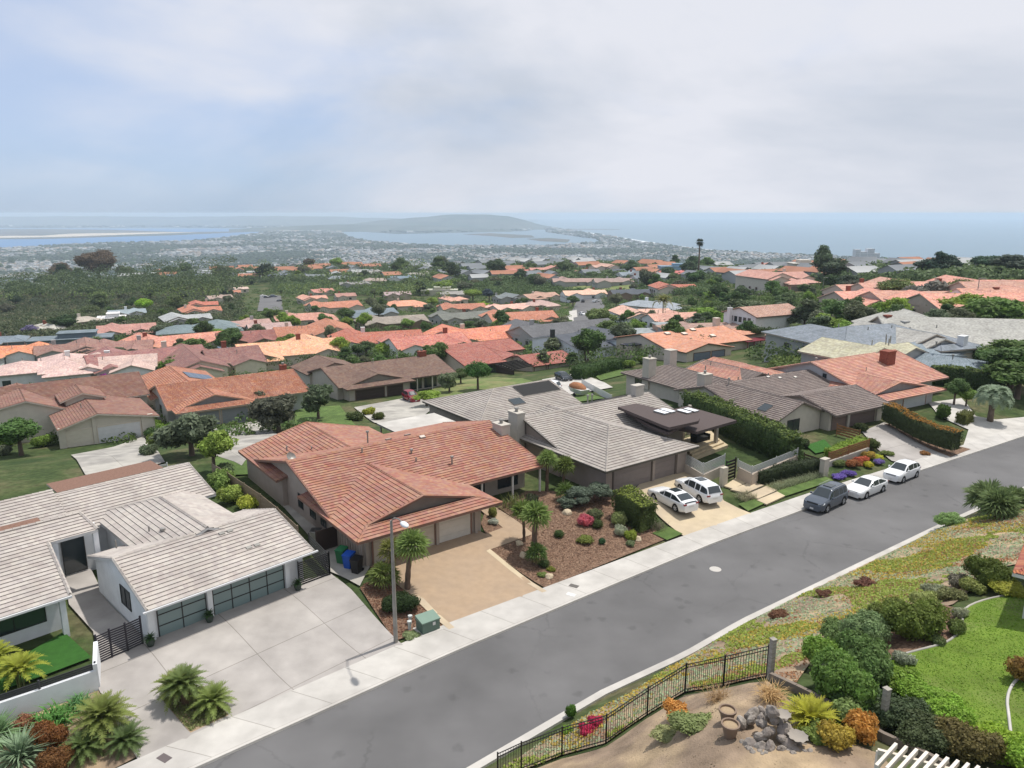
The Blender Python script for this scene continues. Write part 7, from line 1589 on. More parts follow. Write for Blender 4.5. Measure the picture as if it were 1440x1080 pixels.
# ---------------------------------------------------------------- named trees of the middle distance
_ = (.045,.07,.022), (.065,.105,.028), (.11,.17,.03), (.16,.22,.035), (.085,.10,.06), (.10,.09,.05)
TR = [ # u, v(base), kind, r, h, colour, label
 (30,640,'broad3',3.0,4.6,(0.078,0.150,0.039),'dense green tree in front of the cream house at the left edge'),(302,668,'broad1',2.1,4.3,(0.195,0.273,0.052),'yellow-green tree between the white house and the lawn'),
 (270,640,'olive1',3.3,5.0,(0.111,0.137,0.085),'large grey-olive tree in front of the salmon barrel roof'),(392,608,'olive2',3.6,5.0,(0.098,0.104,0.072),'wide grey-brown tree left of the green lawn'),(448,590,'olive3',2.6,5.0,(0.098,0.130,0.072),'grey-green tree beside the dark brown house'),(358,585,'olive1',2.2,4.0,(0.098,0.111,0.072),'grey tree at the end of the salmon house'),
 (240,625,'bush1',2.6,2.2,(0.130,0.182,0.039),'olive green shrub mass beside the cream garage'),(310,690,'bush2',1.6,2.0,(0.169,0.247,0.065),'bright leafy shrub by the wooden fence, upper'),(330,705,'bush3',1.4,1.5,(0.260,0.338,0.078),'pale yellow-green shrub by the wooden fence, middle'),(352,715,'bush1',1.3,1.2,(0.312,0.351,0.052),'yellow shrub by the wooden fence, lower'),(315,672,'bush2',1.4,1.4,(0.104,0.143,0.065),'dark shrub at the top of the wooden fence'),
 (672,549,'round1',2.4,5.3,(0.058,0.130,0.033),'round-headed tree like a lollipop on the dry lawn'),(632,552,'olive2',2.0,3.6,(0.169,0.208,0.117),'sparse small tree on the dry lawn'),(648,540,'broad2',2.0,3.0,(0.078,0.111,0.039),'dark shrubby tree beside the beige wall'),(600,572,'broad3',2.2,2.6,(0.208,0.299,0.052),'bright yellow-green tree by the red car'),
 (500,590,'bush1',1.4,1.2,(0.065,0.091,0.026),'low dark shrubs beside the pale driveway'),(520,583,'bush2',1.2,1.1,(0.260,0.286,0.039),'small yellow shrub beside the pale driveway'),(535,590,'bush3',1.2,1.1,(0.078,0.098,0.026),'clipped dark shrub beside the pale driveway'),
 (260,528,'broad2',4.8,5.0,(0.098,0.169,0.033),'wide green tree left of the cream gable'),(180,530,'broad3',4.4,3.6,(0.117,0.221,0.033),'low spreading bright tree behind the bougainvillea'),(225,528,'broad1',3.6,3.6,(0.104,0.195,0.033),'green tree between bougainvillea and brick-red roof'),(305,482,'round2',4.2,5.0,(0.169,0.260,0.039),'round yellow-green tree beside the dark red house'),(155,560,'bush2',2.6,2.6,(0.169,0.247,0.039),'yellow-green shrubs at the gable of the rusty brown roof'),(190,575,'bush3',2.8,2.0,(0.143,0.221,0.039),'green hedge-like shrubs along the white fence'),
 (52,500,'bush1',3.4,3.2,(0.130,0.195,0.039),'green shrubs below the orange roof, left'),(118,500,'bush2',3.2,2.8,(0.156,0.195,0.039),'olive shrubs below the white pergola'),
 (204,442,'round1',4.5,8.5,(0.221,0.377,0.033),'vivid lime-green round tree at the canyon mouth'),(92,470,'broad2',6,8,(0.039,0.072,0.026),'very dark tree behind the flat blue-grey house'),(40,475,'broad1',3.6,5,(.17,.15,.25),'purple flowering jacaranda at the left'),(55,470,'broad3',3.2,4,(.15,.13,.22),'second purple jacaranda in front of the dark slope'),
 (515,500,'broad1',3.4,4.0,(0.065,0.104,0.039),'dark tree between the light orange house and the brown roof'),(545,500,'bush3',5.0,4.0,(0.169,0.247,0.039),'broad yellow-green shrubs behind the dark brown roof'),(565,500,'bush1',4.0,3.6,(0.156,0.247,0.039),'leafy yellow-green shrub left of the beige gable'),(480,502,'olive3',2.6,3,(0.130,0.169,0.091),'grey-green shrub next to the light orange house'),
 (718,500,'bush1',2.6,3.0,(0.078,0.130,0.039),'green shrub in front of the pale green wall'),(768,495,'round2',1.8,2.6,(0.052,0.111,0.033),'small round shrub beside the black chimney'),
 (845,470,'broad3',5.0,8.5,(0.143,0.189,0.065),'tall yellowish tree at the right side of the cul-de-sac'),(860,478,'broad1',4.5,6,(0.117,0.169,0.052),'leafy tree at the corner of the cul-de-sac'),(873,480,'olive1',4,6,(0.143,0.195,0.072),'pale leafy tree left of the white gable'),(893,455,'round1',3.2,3.5,(0.091,0.169,0.039),'round green tree in front of the peach roof'),
 (625,412,'broad2',7,9,(0.195,0.286,0.046),'broad lime-green tree behind the centre rows'),(688,424,'broad1',5,8,(0.039,0.058,0.078),'nearly black-blue tree behind the centre rows'),(665,424,'round1',6,8,(0.182,0.260,0.046),'round lime tree left of the near-black tree'),(680,438,'bush1',5,6,(0.247,0.364,0.039),'bright lime shrub between salmon roofs'),
 (590,415,'euc2',6,10,(0.046,0.078,0.039),'dark conifer-like tree right of the green slope'),(1158,398,'broad1',6,18,(.085,.125,.065),'tall dark broad tree standing alone on the right ridge'),(1165,398,'broad2',9,12,(0.065,0.091,0.052),'dark spreading tree at the foot of the tall one'),
 (1258,431,'round3',5.5,9,(0.117,0.156,0.052),'umbrella-shaped pine in front of the terraces, left'),(1300,436,'olive1',7,9,(0.169,0.169,0.143),'twiggy grey tree in front of the terraces'),(1350,430,'round2',5,8,(0.111,0.130,0.046),'umbrella-shaped pine in front of the terraces, right'),
 (1215,424,'olive2',7,8,(0.078,0.085,0.058),'brownish tree at the left end of the terraces'),(1190,420,'broad3',6,9,(0.052,0.078,0.046),'dark tree beside the curving road'),(1320,392,'euc1',6,12,(0.039,0.072,0.046),'big dark pine cluster against the sea, left one'),(1328,390,'broad1',7,10,(0.039,0.072,0.046),'big dark pine cluster against the sea, centre'),(1305,392,'broad2',7,9,(0.052,0.078,0.052),'low dark tree left of the pine cluster'),(1390,390,'broad3',7,9,(0.046,0.091,0.052),'broad dark tree against the sea at the right'),(1430,392,'broad1',9,9,(0.065,0.091,0.065),'dark tree against the sea at the right edge'),
 (1000,452,'bush2',8,5,(0.156,0.260,0.039),'bright yellow-green hedge-like tree right of the feather palm'),(1040,462,'broad3',7,9,(0.098,0.130,0.065),'grey-green tree left of the white villa'),(1130,470,'euc3',4.5,9,(0.091,0.117,0.065),'spindly tree right of the white villa'),(1150,490,'euc1',4,7,(0.078,0.111,0.058),'thin tree below the curving road'),
 (1290,440,'broad2',6,6,(0.104,0.137,0.039),'olive tree over the wooden fence at the right'),(1270,446,'broad1',5,6,(0.078,0.104,0.039),'dark tree left of the wooden fence at the right'),(1350,452,'bush1',8,7,(0.169,0.234,0.039),'yellow-green shrub mass left of the lamp pole'),(1400,455,'bush3',9,6,(0.104,0.182,0.039),'green shrub mass behind the large pale grey roof'),
 (1420,545,'broad2',5,6,(0.065,0.117,0.033),'dark green tree at the right edge beside the pindo palm'),(1430,560,'broad1',4.5,5,(0.078,0.130,0.033),'green tree at the right edge behind the pindo palm'),(1415,520,'broad3',4.5,5,(0.091,0.143,0.039),'green tree right of the blue-grey tiles'),(1385,515,'bush2',4.5,3.5,(0.078,0.117,0.039),'low dark shrub below the large pale grey house'),
 (1300,492,'bush1',6,4,(0.169,0.247,0.033),'long mounded yellow-green hedge tree behind the blue-grey roof, left part'),(1330,500,'bush2',6,4,(0.156,0.234,0.033),'long mounded yellow-green hedge tree behind the blue-grey roof, right part'),
]
for u, v, kd, r_, h_, c, lb in TR:
    x, y = G(u, v); d = math.hypot(x, y); isb = kd.startswith('bush')
    tree('tree' if not isb else 'shrub', kd, x, y, r_, h_, c, 1 if d < 140 else 1, label=lb, cat='shrub' if isb else 'tree'); FOOT.append((x, y, r_*.5))
# great eucalyptus pair and hillside giants
for u, v, kd, r_, h_, c, lb in [(140,396,'broad2',20,34,(.12,.09,.06),'great reddish-brown eucalyptus, the tallest on the left skyline'),(84,400,'broad1',17,27,(.12,.09,.055),'reddish eucalyptus left of the great one'),(90,402,'euc2',9,22,(.035,.055,.03),'dark green tree between the two reddish eucalyptus trees'),(65,404,'broad3',11,14,(.03,.055,.03),'dark cedar-like tree on the left hillside'),(170,388,'broad1',11,17,(.06,.065,.04),'brown-green eucalyptus right of the great one'),(212,382,'broad3',13,19,(.04,.06,.032),'dark rounded tree right of the eucalyptus group'),(440,376,'broad2',10,17,(.035,.06,.028),'dark pine beside the cream villa'),(370,395,'broad1',12,18,(.03,.05,.025),'dark tree mass in the left-centre hillside'),(435,380,'olive2',8,14,(.13,.11,.09),'leafless greyish tree beside the cream villa')]:
    x, y = G(u, v); tree('tree', kd, x, y, r_, h_, c, 2 if r_ > 15 else 1, z=zt(x, y)-.2*r_, label=lb); FOOT.append((x, y, r_*.6))
# palms against the sky line
def feather_palm(u, v, ht, r_, label, col=(.10,.13,.05), n=26, group=None, droop=1.6, fan=False):
    x, y = G(u, v); e = empty('palm_tree', (x, y, zt(x, y)), 0, label, 'palm', group); mb = MB(); mb.tube([(0, 0, -1), (.1, 0, ht*.5), (0, 0, ht)], [.03*ht, .02*ht, .018*ht], 7); mb.build('trunk', MATS['bark'], e, True, color=(.14, .11, .085))
    o = (fan_crown(26, r_*.5, r_*.6, 5, -1.2, 1.4) if fan else rosette('f', n, r_, r_*.17, 5, -.2, 1.3, droop, 7)).build('crown', M_LEAFN, e, color=col); o.location.z = ht
feather_palm(931, 460, 8.5, 4.6, 'feather palm standing alone in front of the peach roof', (.15, .16, .05))
feather_palm(981, 398, 24, 2.6, 'very tall thin fan palm rising above the sea horizon', (.035, .05, .03), fan=True)
for u, v, lb in ((138, 492, 'feather palm behind the white pergola'), (196, 495, 'feather palm in front of the brick-red roof'), (1118, 482, 'small palm below the white villa')): feather_palm(u, v, 3.2, 2.6, lb, (.13, .17, .07))
for k, (u, v, r_) in enumerate([(150, 538, 1.8), (188, 535, 1.5)]): tree_px('bougainvillea', 'bush%d' % (k+1), u, v, r_*1.3, 2.2, color=(.30, .05, .26), label='purple bougainvillea behind the rusty brown roof, the %s one' % ('left', 'right')[k], cat='shrub')
# white pergola and wooden fence
x, y = G(128, 496, 2.4); e = empty('pergola', (x, y, zt(x, y)), math.pi/2-R(66), 'white open pergola between two mauve roofs', 'pergola')
for i in range(4): mb = MB(); mb.box(-2.4, 2.4, i*1.2-.1, i*1.2+.1, 2.5, 2.8); mb.build('slat', MATS['paint'], e, color=WHT)
for i in range(3): mb = MB(); mb.box(-2.3+i*2.2, -2.1+i*2.2, -.2, 4, 2.3, 2.5); mb.build('beam', MATS['paint'], e, color=WHT); mb = MB(); mb.box(-2.3+i*2.2, -2.1+i*2.2, -.2, 0, -1, 2.3); mb.build('post', MATS['paint'], e, color=WHT)
q, zz = run_px([(1245, 458), (1278, 462), (1318, 468)]); slat_run('board_fence', q, zz, 3.0, 'tall dark board fence under the trees at the right', 'fence', (.10, .08, .07), 3, .03, mt='wood')
q, zz = run_px([(1060, 500), (1105, 503), (1150, 505)]); slat_run('cream_wall', q, zz, 1.3, 'low cream wall below the planted slope at the right', 'wall', (.45, .42, .33), 2, .02)
for u, v, ht, lb in ((1370, 445, 9, 'thin street lamp among the shrubs on the right ridge'), (1156, 420, 8, 'thin street lamp at the curving road')):
    x, y = G(u, v); e = empty('street_lamp', (x, y, zt(x, y)), 0, lb, 'street lamp', 'thin distant street lamps'); mb = MB(); mb.tube([(0, 0, -.5), (0, 0, ht)], .09, 6); mb.build('pole', MATS['steel'], e); mb = MB(); mb.box(-.1, 1.6, -.15, .15, ht-.1, ht+.1); mb.build('arm', MATS['steel'], e)
# ---------------------------------------------------------------- filling trees between the houses
rt = random.Random(21); PL = [('broad1', 1.0), ('broad2', 1.0), ('broad3', 1.0), ('bush1', .7), ('bush2', .7), ('olive1', .8), ('euc2', .8)]
def free(x, y, r_): return all((x-a)**2+(y-b)**2 > (r_*.6+c)**2 for a, b, c in FOOT)
KEEP = [Gp(p, 0) for p in ([(1052,470),(1100,462),(1165,480),(1160,505),(1050,500)], [(860,528),(940,505),(1060,480),(1060,525),(900,535)], [(795,448),(812,420),(845,420),(850,430),(845,470),(815,470)], [(362,440),(366,414),(398,414),(400,438)], [(1135,434),(1170,422),(1215,436),(1270,446),(1270,460),(1160,442)], [(590,580),(590,528),(760,528),(790,560)], [(790,400),(895,400),(893,412),(795,410)], [(825,520),(860,512),(890,525),(845,540)], [(400,600),(410,565),(600,550),(620,600)])]
def inpoly(p, x, y):
    c = False; j = len(p)-1
    for i in range(len(p)):
        if (p[i][1] > y) != (p[j][1] > y) and x < (p[j][0]-p[i][0])*(y-p[i][1])/(p[j][1]-p[i][1])+p[i][0]: c = not c
        j = i
    return c
cnt = 0
NAMEH = ['dark green', 'mid green', 'yellow-green', 'olive', 'grey-green', 'deep green', 'bright green']
def scatter(n, ur, vr, rr_, cols, kinds=PL, hi=1, tries=12, where='', wlab=''):
    global cnt
    k = 0; t_ = 0
    while k < n and t_ < n*tries:
        t_ += 1; u, v = rt.uniform(*ur), rt.uniform(*vr); x, y = G(u, v); kd, f = rt.choice(kinds); r_ = rt.uniform(*rr_)*f
        if y < 62 or not free(x, y, r_) or any(inpoly(p, x, y) for p in KEEP): continue
        ci = rt.randrange(len(cols)); c = varc(cols[ci][0]); big = 'tall' if r_ > (rr_[0]+rr_[1])/2 else 'low'
        isb = kd.startswith('bush')
        e = tree('shrub' if isb else 'tree', kd, x, y, r_, None if isb else r_*rt.uniform(1.5, 2.3), c, hi, z=zt(x, y)-(.4*r_ if rr_[1] > 4.5 and not isb else 0), label='x', cat='shrub' if isb else 'tree', group=wlab, parts=hi > 0)
        FOOT.append((x, y, r_*.55)); k += 1; cnt += 1; SCAT.append((e, u, v, '%s %s %s' % (big, cols[ci][1], 'shrub' if isb else 'tree')))
CG = [((0.060, 0.105, 0.033), 'dark green'), ((0.090, 0.150, 0.042), 'mid green'), ((0.165, 0.247, 0.045), 'yellow-green'), ((0.120, 0.143, 0.083), 'grey-green'), ((0.075, 0.128, 0.038), 'deep green')]
CD = [((0.057, 0.089, 0.043), 'very dark green'), ((0.074, 0.115, 0.051), 'dark green'), ((0.115, 0.128, 0.078), 'grey-olive'), ((0.095, 0.135, 0.054), 'deep green')]
scatter(92, (150, 620), (412, 525), (1.8, 4.2), CG, where='between the roofs of the left-centre rows', wlab='garden trees of the left-centre rows')
scatter(66, (600, 1000), (412, 520), (1.7, 4.0), CG, where='between the roofs around the cul-de-sac', wlab='garden trees around the cul-de-sac')
scatter(26, (0, 480), (515, 640), (1.0, 2.2), CG, where='in the gardens of the second row', wlab='garden shrubs of the second row', kinds=PL[3:5])
scatter(56, (985, 1180), (400, 500), (2.6, 5), CG+CG+CD, where='in the wooded dip on the right', wlab='trees in the wooded dip on the right')
scatter(20, (1180, 1440), (420, 520), (2.0, 4.0), CG, where='in the gardens right of the curving road', wlab='garden trees right of the curving road')
scatter(40, (0, 330), (385, 445), (5, 9.5), CD, where='in the dark canyon on the left', wlab='canyon trees')
scatter(30, (300, 620), (345, 400), (6, 11), CD+CG[1:3], where='on the left-centre hillside', wlab='hillside trees')
scatter(36, (620, 1000), (372, 412), (5, 8.5), CD+CG[:2], where='on the slope below the far ridge', wlab='trees below the far ridge')
scatter(34, (0, 290), (366, 396), (10, 16), CD+CG[:2], where='on the left skyline above the canyon', wlab='skyline trees on the left')
scatter(12, (960, 1440), (362, 398), (4, 6), CD+CG[:2], where='on the right ridge against the city', wlab='trees on the right ridge')
for nm, c in (('pale', (.36, .37, .37)), ('grey', (.18, .195, .21)), ('tan', (.28, .235, .20)), ('green', (.045, .065, .045)), ('dark', (.032, .048, .038))): mat('city_'+nm, c, .9, .45, .012)
def far_roofs(n, ur, vr, seed, nobj):
    q_ = random.Random(seed); L_ = []
    for _ in range(n):
        u, v = q_.uniform(*ur), q_.uniform(*vr); x, y = G(u, v)
        if y < 330 or y > 2600 or not free(x, y, 7): continue
        FOOT.append((x, y, 8)); L_.append((y, x, u, v))
    L_.sort(); st = MB()
    for i, (y, x, u, v) in enumerate(L_):
        w_, d_, a = q_.uniform(12, 23), q_.uniform(9, 13), q_.choice((.5, 2.07))+q_.uniform(-.2, .2); c_, s_ = math.cos(a), math.sin(a); k_ = q_.choice((0, 1, 2, 2)); e_ = 4.2
        ob = i < nobj; mb = MB() if ob else st; X0, Y0, z = (0, 0, 0) if ob else (x, y, zt(x, y))
        T_ = lambda a_, b_, k: (X0+a_*c_-b_*s_, Y0+a_*s_+b_*c_, z+k); hw_, hd = w_/2, d_/2
        for A_, B_ in (((-hw_, -hd), (hw_, -hd)), ((hw_, -hd), (hw_, hd)), ((hw_, hd), (-hw_, hd)), ((-hw_, hd), (-hw_, -hd))): mb.poly([T_(*A_, -3), T_(*B_, -3), T_(*B_, e_), T_(*A_, e_)], 0)
        h2, g_ = hd+.6, hw_+.5
        for sg in (-1, 1): mb.poly([T_(-g_, sg*h2, e_-.2), T_(g_, sg*h2, e_-.2), T_(g_, 0, e_+2.2), T_(-g_, 0, e_+2.2)], 1+k_); mb.poly([T_(sg*hw_, -hd, e_), T_(sg*hw_, hd, e_), T_(sg*hw_, 0, e_+2.1)], 0)
        for t in (-.3, .15, .4): mb.poly([T_(t*w_, -hd-.05, 1.2), T_(t*w_+1.2, -hd-.05, 1.2), T_(t*w_+1.2, -hd-.05, 2.6), T_(t*w_, -hd-.05, 2.6)], 4)
        if ob:
            o = mb.build('house', [MATS['city_pale'], MATS['city_grey'], MATS['city_pale'], MATS['city_rust'], MATS['black_metal']]); o.location = (x, y, zt(x, y)); tag(o, 'x', 'house', 'small houses on the far hillsides'); SCAT.append((o, u, v, 'small %s-roofed house' % ('grey', 'pale', 'rusty')[min(k_, 2)]))
    if st.f: tag(st.build('hillside_roofs', [MATS['city_pale'], MATS['city_grey'], MATS['city_pale'], MATS['city_rust'], MATS['black_metal']]), 'small far roofs among the hillside woods', kind='stuff')
mat('city_rust', (.36, .17, .11), .9, .3, .05)
far_roofs(300, (0, 640), (352, 395), 5, 85); far_roofs(330, (600, 1440), (362, 398), 6, 85)
LM += [(u, v, lb) for u, v, kd, r_, h_, c, lb in TR]
LM += [(110, 580, 'the rusty brown roofed house'), (320, 560, 'the salmon barrel-tiled house'), (530, 530, 'the dark brown house'), (700, 500, 'the coral red tiled house'), (850, 490, 'the charcoal roofed house'), (960, 480, 'the smooth orange roof'), (1100, 455, 'the white two-storey villa'), (1300, 505, 'the blue-grey tiled roof'), (1200, 520, 'the salmon gable with brick chimney'), (1160, 430, 'the curving road'), (820, 440, 'the cul-de-sac road'), (981, 390, 'the very tall thin palm'), (140, 380, 'the great reddish-brown eucalyptus'), (84, 385, 'the second reddish eucalyptus')]
def short(s_):
    for c_ in (',', ' with ', ' cut ', ' under ', ' between ', ' behind ', ' above ', ' below ', ' beside ', ' near ', ' next ', ' left of', ' right of', ' on the ', ' of the ', ' at the ', ' in ', ' deep ', ' facing ', ' peeking ', ' against ', ' standing ', ' to ', ' over ', ' just ', ' touching ', ' north ', ' by '):
        s_ = s_.split(c_)[0]
    w = s_.split()[:6]; return ' '.join(w if w[0] == 'the' else ['the']+w)
grp = {}
for e, u, v, ds in SCAT:
    a, b, s_ = min(LM, key=lambda q: abs(q[0]-u)+1.6*abs(q[1]-v)); du, dv = u-a, v-b
    rel = ('left of' if du < 0 else 'right of') if abs(du) > 1.2*abs(dv) else ('behind' if dv < 0 else 'in front of')
    grp.setdefault('%s %s %s' % (ds, rel, short(s_)), []).append((u, e))
for lb, q in grp.items():
    q.sort(key=lambda t: t[0]); n_ = len(q)
    for i, (u, e) in enumerate(q): e['label'] = lb if n_ == 1 else lb+(', left one' if i == 0 else ', right one' if i == n_-1 else ', %s from left' % ('second', 'third', 'fourth', 'fifth', 'sixth', 'seventh', 'eighth', 'ninth')[min(i-1, 7)])
# undergrowth masses that nobody could count
def thicket(name, u0, u1, v0, v1, n, r_, leaf, color, label, seed, lift=.25, fk=.9):
    rng = np.random.default_rng(seed); P_ = []
    for _ in range(n):
        for _t in range(6):
            u, v = rng.uniform(u0, u1), rng.uniform(v0, v1); x, y = G(u, v)
            if y > 90 and all((x-a)**2+(y-b)**2 > (c*fk)**2 for a, b, c in FOOT) and not any(inpoly(p, x, y) for p in KEEP): P_.append((x, y, zt(x, y)+r_*lift)); break
    C = np.array(P_); m_ = 58; leaf *= .72; idx = np.repeat(np.arange(len(C)), m_); d = rng.normal(0, 1, (len(idx), 3)); d[:, 2] = np.abs(d[:, 2]); d /= np.linalg.norm(d, axis=1)[:, None]
    rad = np.repeat(rng.uniform(.6, 1.3, len(C))*r_, m_); V, F = quads(C[idx]+d*rad[:, None]*np.array([1, 1, .75]), d, leaf, rng, 1.4, .5)
    o = bpy.data.objects.new(name, npmesh(name, V, F, M_LEAF)); COL.objects.link(o); o.color = (*color, 1); o['kind'] = 'stuff'; o['label'] = label
thicket('canyon_scrub', -20, 340, 385, 480, 1500, 3.2, .9, (.072, .092, .045), 'dark scrub covering the canyon sides on the left', 1)
thicket('canyon_scrub_pale', -20, 330, 400, 480, 500, 2.6, .8, (.15, .145, .085), 'paler dry scrub on the canyon sides on the left', 2)
thicket('garden_undergrowth', 100, 1000, 408, 500, 2000, 1.3, .5, (.085, .135, .04), 'low garden greenery between the valley houses', 3)
thicket('slope_scrub', 380, 1000, 372, 416, 2200, 3.2, .95, (.085, .13, .048), 'scrub and hedges over the slopes of the far ridge', 4)
thicket('dip_scrub', 985, 1440, 385, 505, 1100, 2.2, .7, (.09, .14, .04), 'green undergrowth in the dip and gardens on the right', 5)
thicket('hillside_woods', -20, 640, 350, 400, 1700, 5.5, 1.7, (.085, .12, .055), 'dark woods over the left hillside', 8)
thicket('ridge_woods', 600, 1440, 362, 398, 1500, 4.5, 1.5, (.10, .145, .06), 'woods and gardens along the far ridge', 9)
thicket('canyon_canopy', -20, 330, 372, 440, 330, 7.5, 1.2, (.07, .10, .045), 'tall tree canopy massed over the canyon on the left', 11, 1.5)
thicket('canyon_canopy_light', -20, 640, 368, 440, 200, 6, 1.0, (.13, .18, .06), 'lighter green canopy among the dark canyon trees', 12, 1.4)
thicket('garden_canopy', 100, 1000, 410, 520, 520, 2.1, .5, (.10, .16, .045), 'leafy greenery packed between the valley roofs', 13, .7, 1.0)
thicket('garden_canopy_dark', 100, 1180, 410, 525, 420, 2.3, .5, (.06, .09, .035), 'darker hedges and crowns between the valley roofs', 14, .7, 1.0)
thicket('garden_canopy_near', 0, 600, 515, 640, 170, 1.5, .32, (.09, .15, .045), 'shrubs filling the gardens of the second row', 15, .4, 1.0)
thicket('bank_plants', 1090, 1200, 470, 520, 260, 1.3, .4, (.14, .19, .06), 'planted green bank below the white villa', 6)
thicket('garden_undergrowth_near', 0, 600, 500, 640, 420, .9, .3, (.075, .115, .03), 'low greenery in the gardens of the second row', 7)
# ---------------------------------------------------------------- coastal plain, bays, ocean
SEA = -176.0
mb = MB(); X = 27200; mb.poly([(-X, -100, SEA-1.2), (X, -100, SEA-1.2), (X, 26800, SEA-1.2), (-X, 26800, SEA-1.2)])
m = bpy.data.materials.new('sea_water'); n, l = NT(m); b = n['Principled BSDF']; b.inputs['Base Color'].default_value = (.035, .10, .17, 1); b.inputs['Roughness'].default_value = .35; b.inputs['Specular IOR Level'].default_value = .3
tc = n.new('ShaderNodeTexCoord'); nz_ = n.new('ShaderNodeTexNoise'); nz_.inputs['Scale'].default_value = .004; nz_.inputs['Detail'].default_value = 6; mp = n.new('ShaderNodeMapping'); mp.inputs['Scale'].default_value = (.3, 2, 1); l.new(tc.outputs['Object'], mp.inputs[0]); l.new(mp.outputs[0], nz_.inputs[0])
cr = n.new('ShaderNodeValToRGB'); cr.color_ramp.elements[0].position = .35; cr.color_ramp.elements[0].color = (.075, .145, .21, 1); cr.color_ramp.elements[1].position = .7; cr.color_ramp.elements[1].color = (.10, .18, .24, 1); l.new(nz_.outputs[0], cr.inputs[0]); l.new(cr.outputs[0], b.inputs['Base Color'])
tag(mb.build('ocean', m), kind='structure')
def land(name, px_, z, mt, kind='structure', color=None):
    P_ = [at(u, v, SEA) for u, v in px_]; mb = MB(); mb.poly([(*p, SEA+z) for p in P_]); o = mb.build(name, mt, color=color); tag(o, kind=kind); return P_
mat('bay_water', (.03, .14, .33), .4, .12, .003, spec=.4)
land('bay', [(-300, 356), (-300, 321.5), (400, 321.5), (404, 333), (200, 348)], -.6, MATS['bay_water'])
mat('far_ground', (.035, .05, .05), .95, .5, .003, second=(.10, .11, .11), thr=(.5, .6), detail=12)
mat('city_ground', (.13, .145, .135), .95, .45, .02, second=(.17, .17, .16), detail=10)
mat('sand', (.55, .47, .36), .95, .15, .01); mat('marsh', (.11, .075, .06), .95, .4, .004, second=(.05, .065, .045)); mat('surf', (.75, .78, .78), .8, .2, .02)
PLAIN = [(-300, 470), (-300, 352), (0, 350), (60, 347), (110, 344), (200, 341), (250, 340), (300, 337), (345, 331), (388, 326), (400, 322.5), (440, 322), (478, 327), (486, 333), (520, 340), (600, 345.5), (700, 346.5), (790, 345), (846, 341), (838, 336), (800, 331), (770, 326.5), (765, 321.5), (775, 320.5), (800, 324.5), (850, 332), (900, 340.5), (950, 347.5), (1000, 353), (1080, 357), (1140, 360), (1240, 364.5), (1320, 370), (1440, 378.5), (1700, 398), (1700, 470)]
pp = land('coastal_plain', PLAIN, 0, MATS['city_ground'])
land('beach', [(770, 320.8), (800, 325.2), (850, 333), (900, 341.3), (950, 348.3), (1000, 353.8), (1080, 358), (1140, 361), (1140, 360), (1080, 357), (1000, 352.6), (950, 347), (900, 340), (850, 331.6), (800, 324.2), (772, 320.3)], .4, MATS['sand'])
land('surf', [(768, 320), (800, 324), (850, 331.4), (900, 339.8), (950, 346.8), (1000, 352.4), (1080, 356.8), (1140, 359.8), (1240, 364.4), (1440, 378.4), (1440, 377.6), (1240, 363.8), (1140, 359), (1080, 356), (1000, 351.2), (950, 345.4), (900, 338.2), (850, 330), (800, 323.2), (776, 319.8)], .6, MATS['surf'])
land('marsh_island', [(-300, 333), (-300, 323), (60, 322), (150, 323), (260, 326.5), (330, 325.5), (392, 324), (330, 327), (240, 331), (160, 333), (60, 336), (0, 336.5)], .3, MATS['marsh'])
land('sand_bar', [(-300, 336), (0, 334.6), (90, 333), (180, 330), (280, 326.5), (200, 327), (100, 328.6), (60, 331.5), (-300, 333)], .5, MATS['sand'])
land('far_shore', [(-2000, 322.5), (0, 320.5), (240, 320), (400, 321.5), (480, 324), (560, 329), (660, 327), (740, 325), (768, 320.3), (740, 317), (760, 309), (-2000, 306)], .1, MATS['far_ground'])
land('bay_islet', [(650, 329.5), (690, 328), (748, 331), (752, 334), (720, 334.5), (690, 332)], .2, MATS['marsh'])
land('bay_islet', [(740, 336), (770, 334.5), (802, 337), (798, 341), (760, 339)], .2, MATS['marsh'])
land('breakwater', [(800, 322), (872, 322.3), (872, 323.0), (800, 322.8)], .5, MATS['marsh'])
# hills: the long headland and low mesas beyond the bay
def hill(name, prof, d, depth, color, z0=SEA):
    """ridge line given as (photo column, height m) at distance d"""
    n_ = 90; V = []; F = []; us = [p[0] for p in prof]; r_ = random.Random(len(prof)); m_ = 12
    for i in range(n_+1):
        u = us[0]+(us[-1]-us[0])*i/n_; hh = lerp_tab(prof, u)
        for j in range(m_+1):
            t = j/m_; yy = d+depth*(t-.5); x = (u-720)/FPX*yy*1.0; s_ = math.sin(math.pi*t)**.7
            z = z0-.5+hh*s_*(1+.12*mno.noise(Vector((x*.002, yy*.002, 1)))) if s_ > 0 else z0-.5
            V.append((x, yy, z))
    for i in range(n_):
        for j in range(m_): F.append((i*(m_+1)+j, (i+1)*(m_+1)+j, (i+1)*(m_+1)+j+1, i*(m_+1)+j+1))
    me = bpy.data.meshes.new(name); me.from_pydata(V, [], F); me.materials.append(MATS['hillwood']); me.polygons.foreach_set('use_smooth', [True]*len(F)); o = bpy.data.objects.new(name, me); COL.objects.link(o); o.color = (*color, 1); tag(o, kind='structure'); return o
mat('hillwood', 'obj', .95, .35, .006, second=(.09, .10, .085), detail=12)
hill('headland', [(470, 12), (520, 85), (560, 125), (600, 150), (625, 178), (690, 182), (715, 160), (740, 100), (760, 40), (775, 3)], 11000, 2600, (.03, .05, .04))
hill('far_mesa', [(-900, 120), (-300, 135), (0, 128), (120, 145), (240, 130), (330, 138), (400, 145), (470, 134), (560, 95), (640, 20)], 16500, 3500, (.035, .05, .05))
hill('mid_mesa', [(330, 3), (400, 40), (450, 62), (520, 70), (600, 66), (680, 30), (720, 3)], 9300, 1500, (.03, .05, .035))
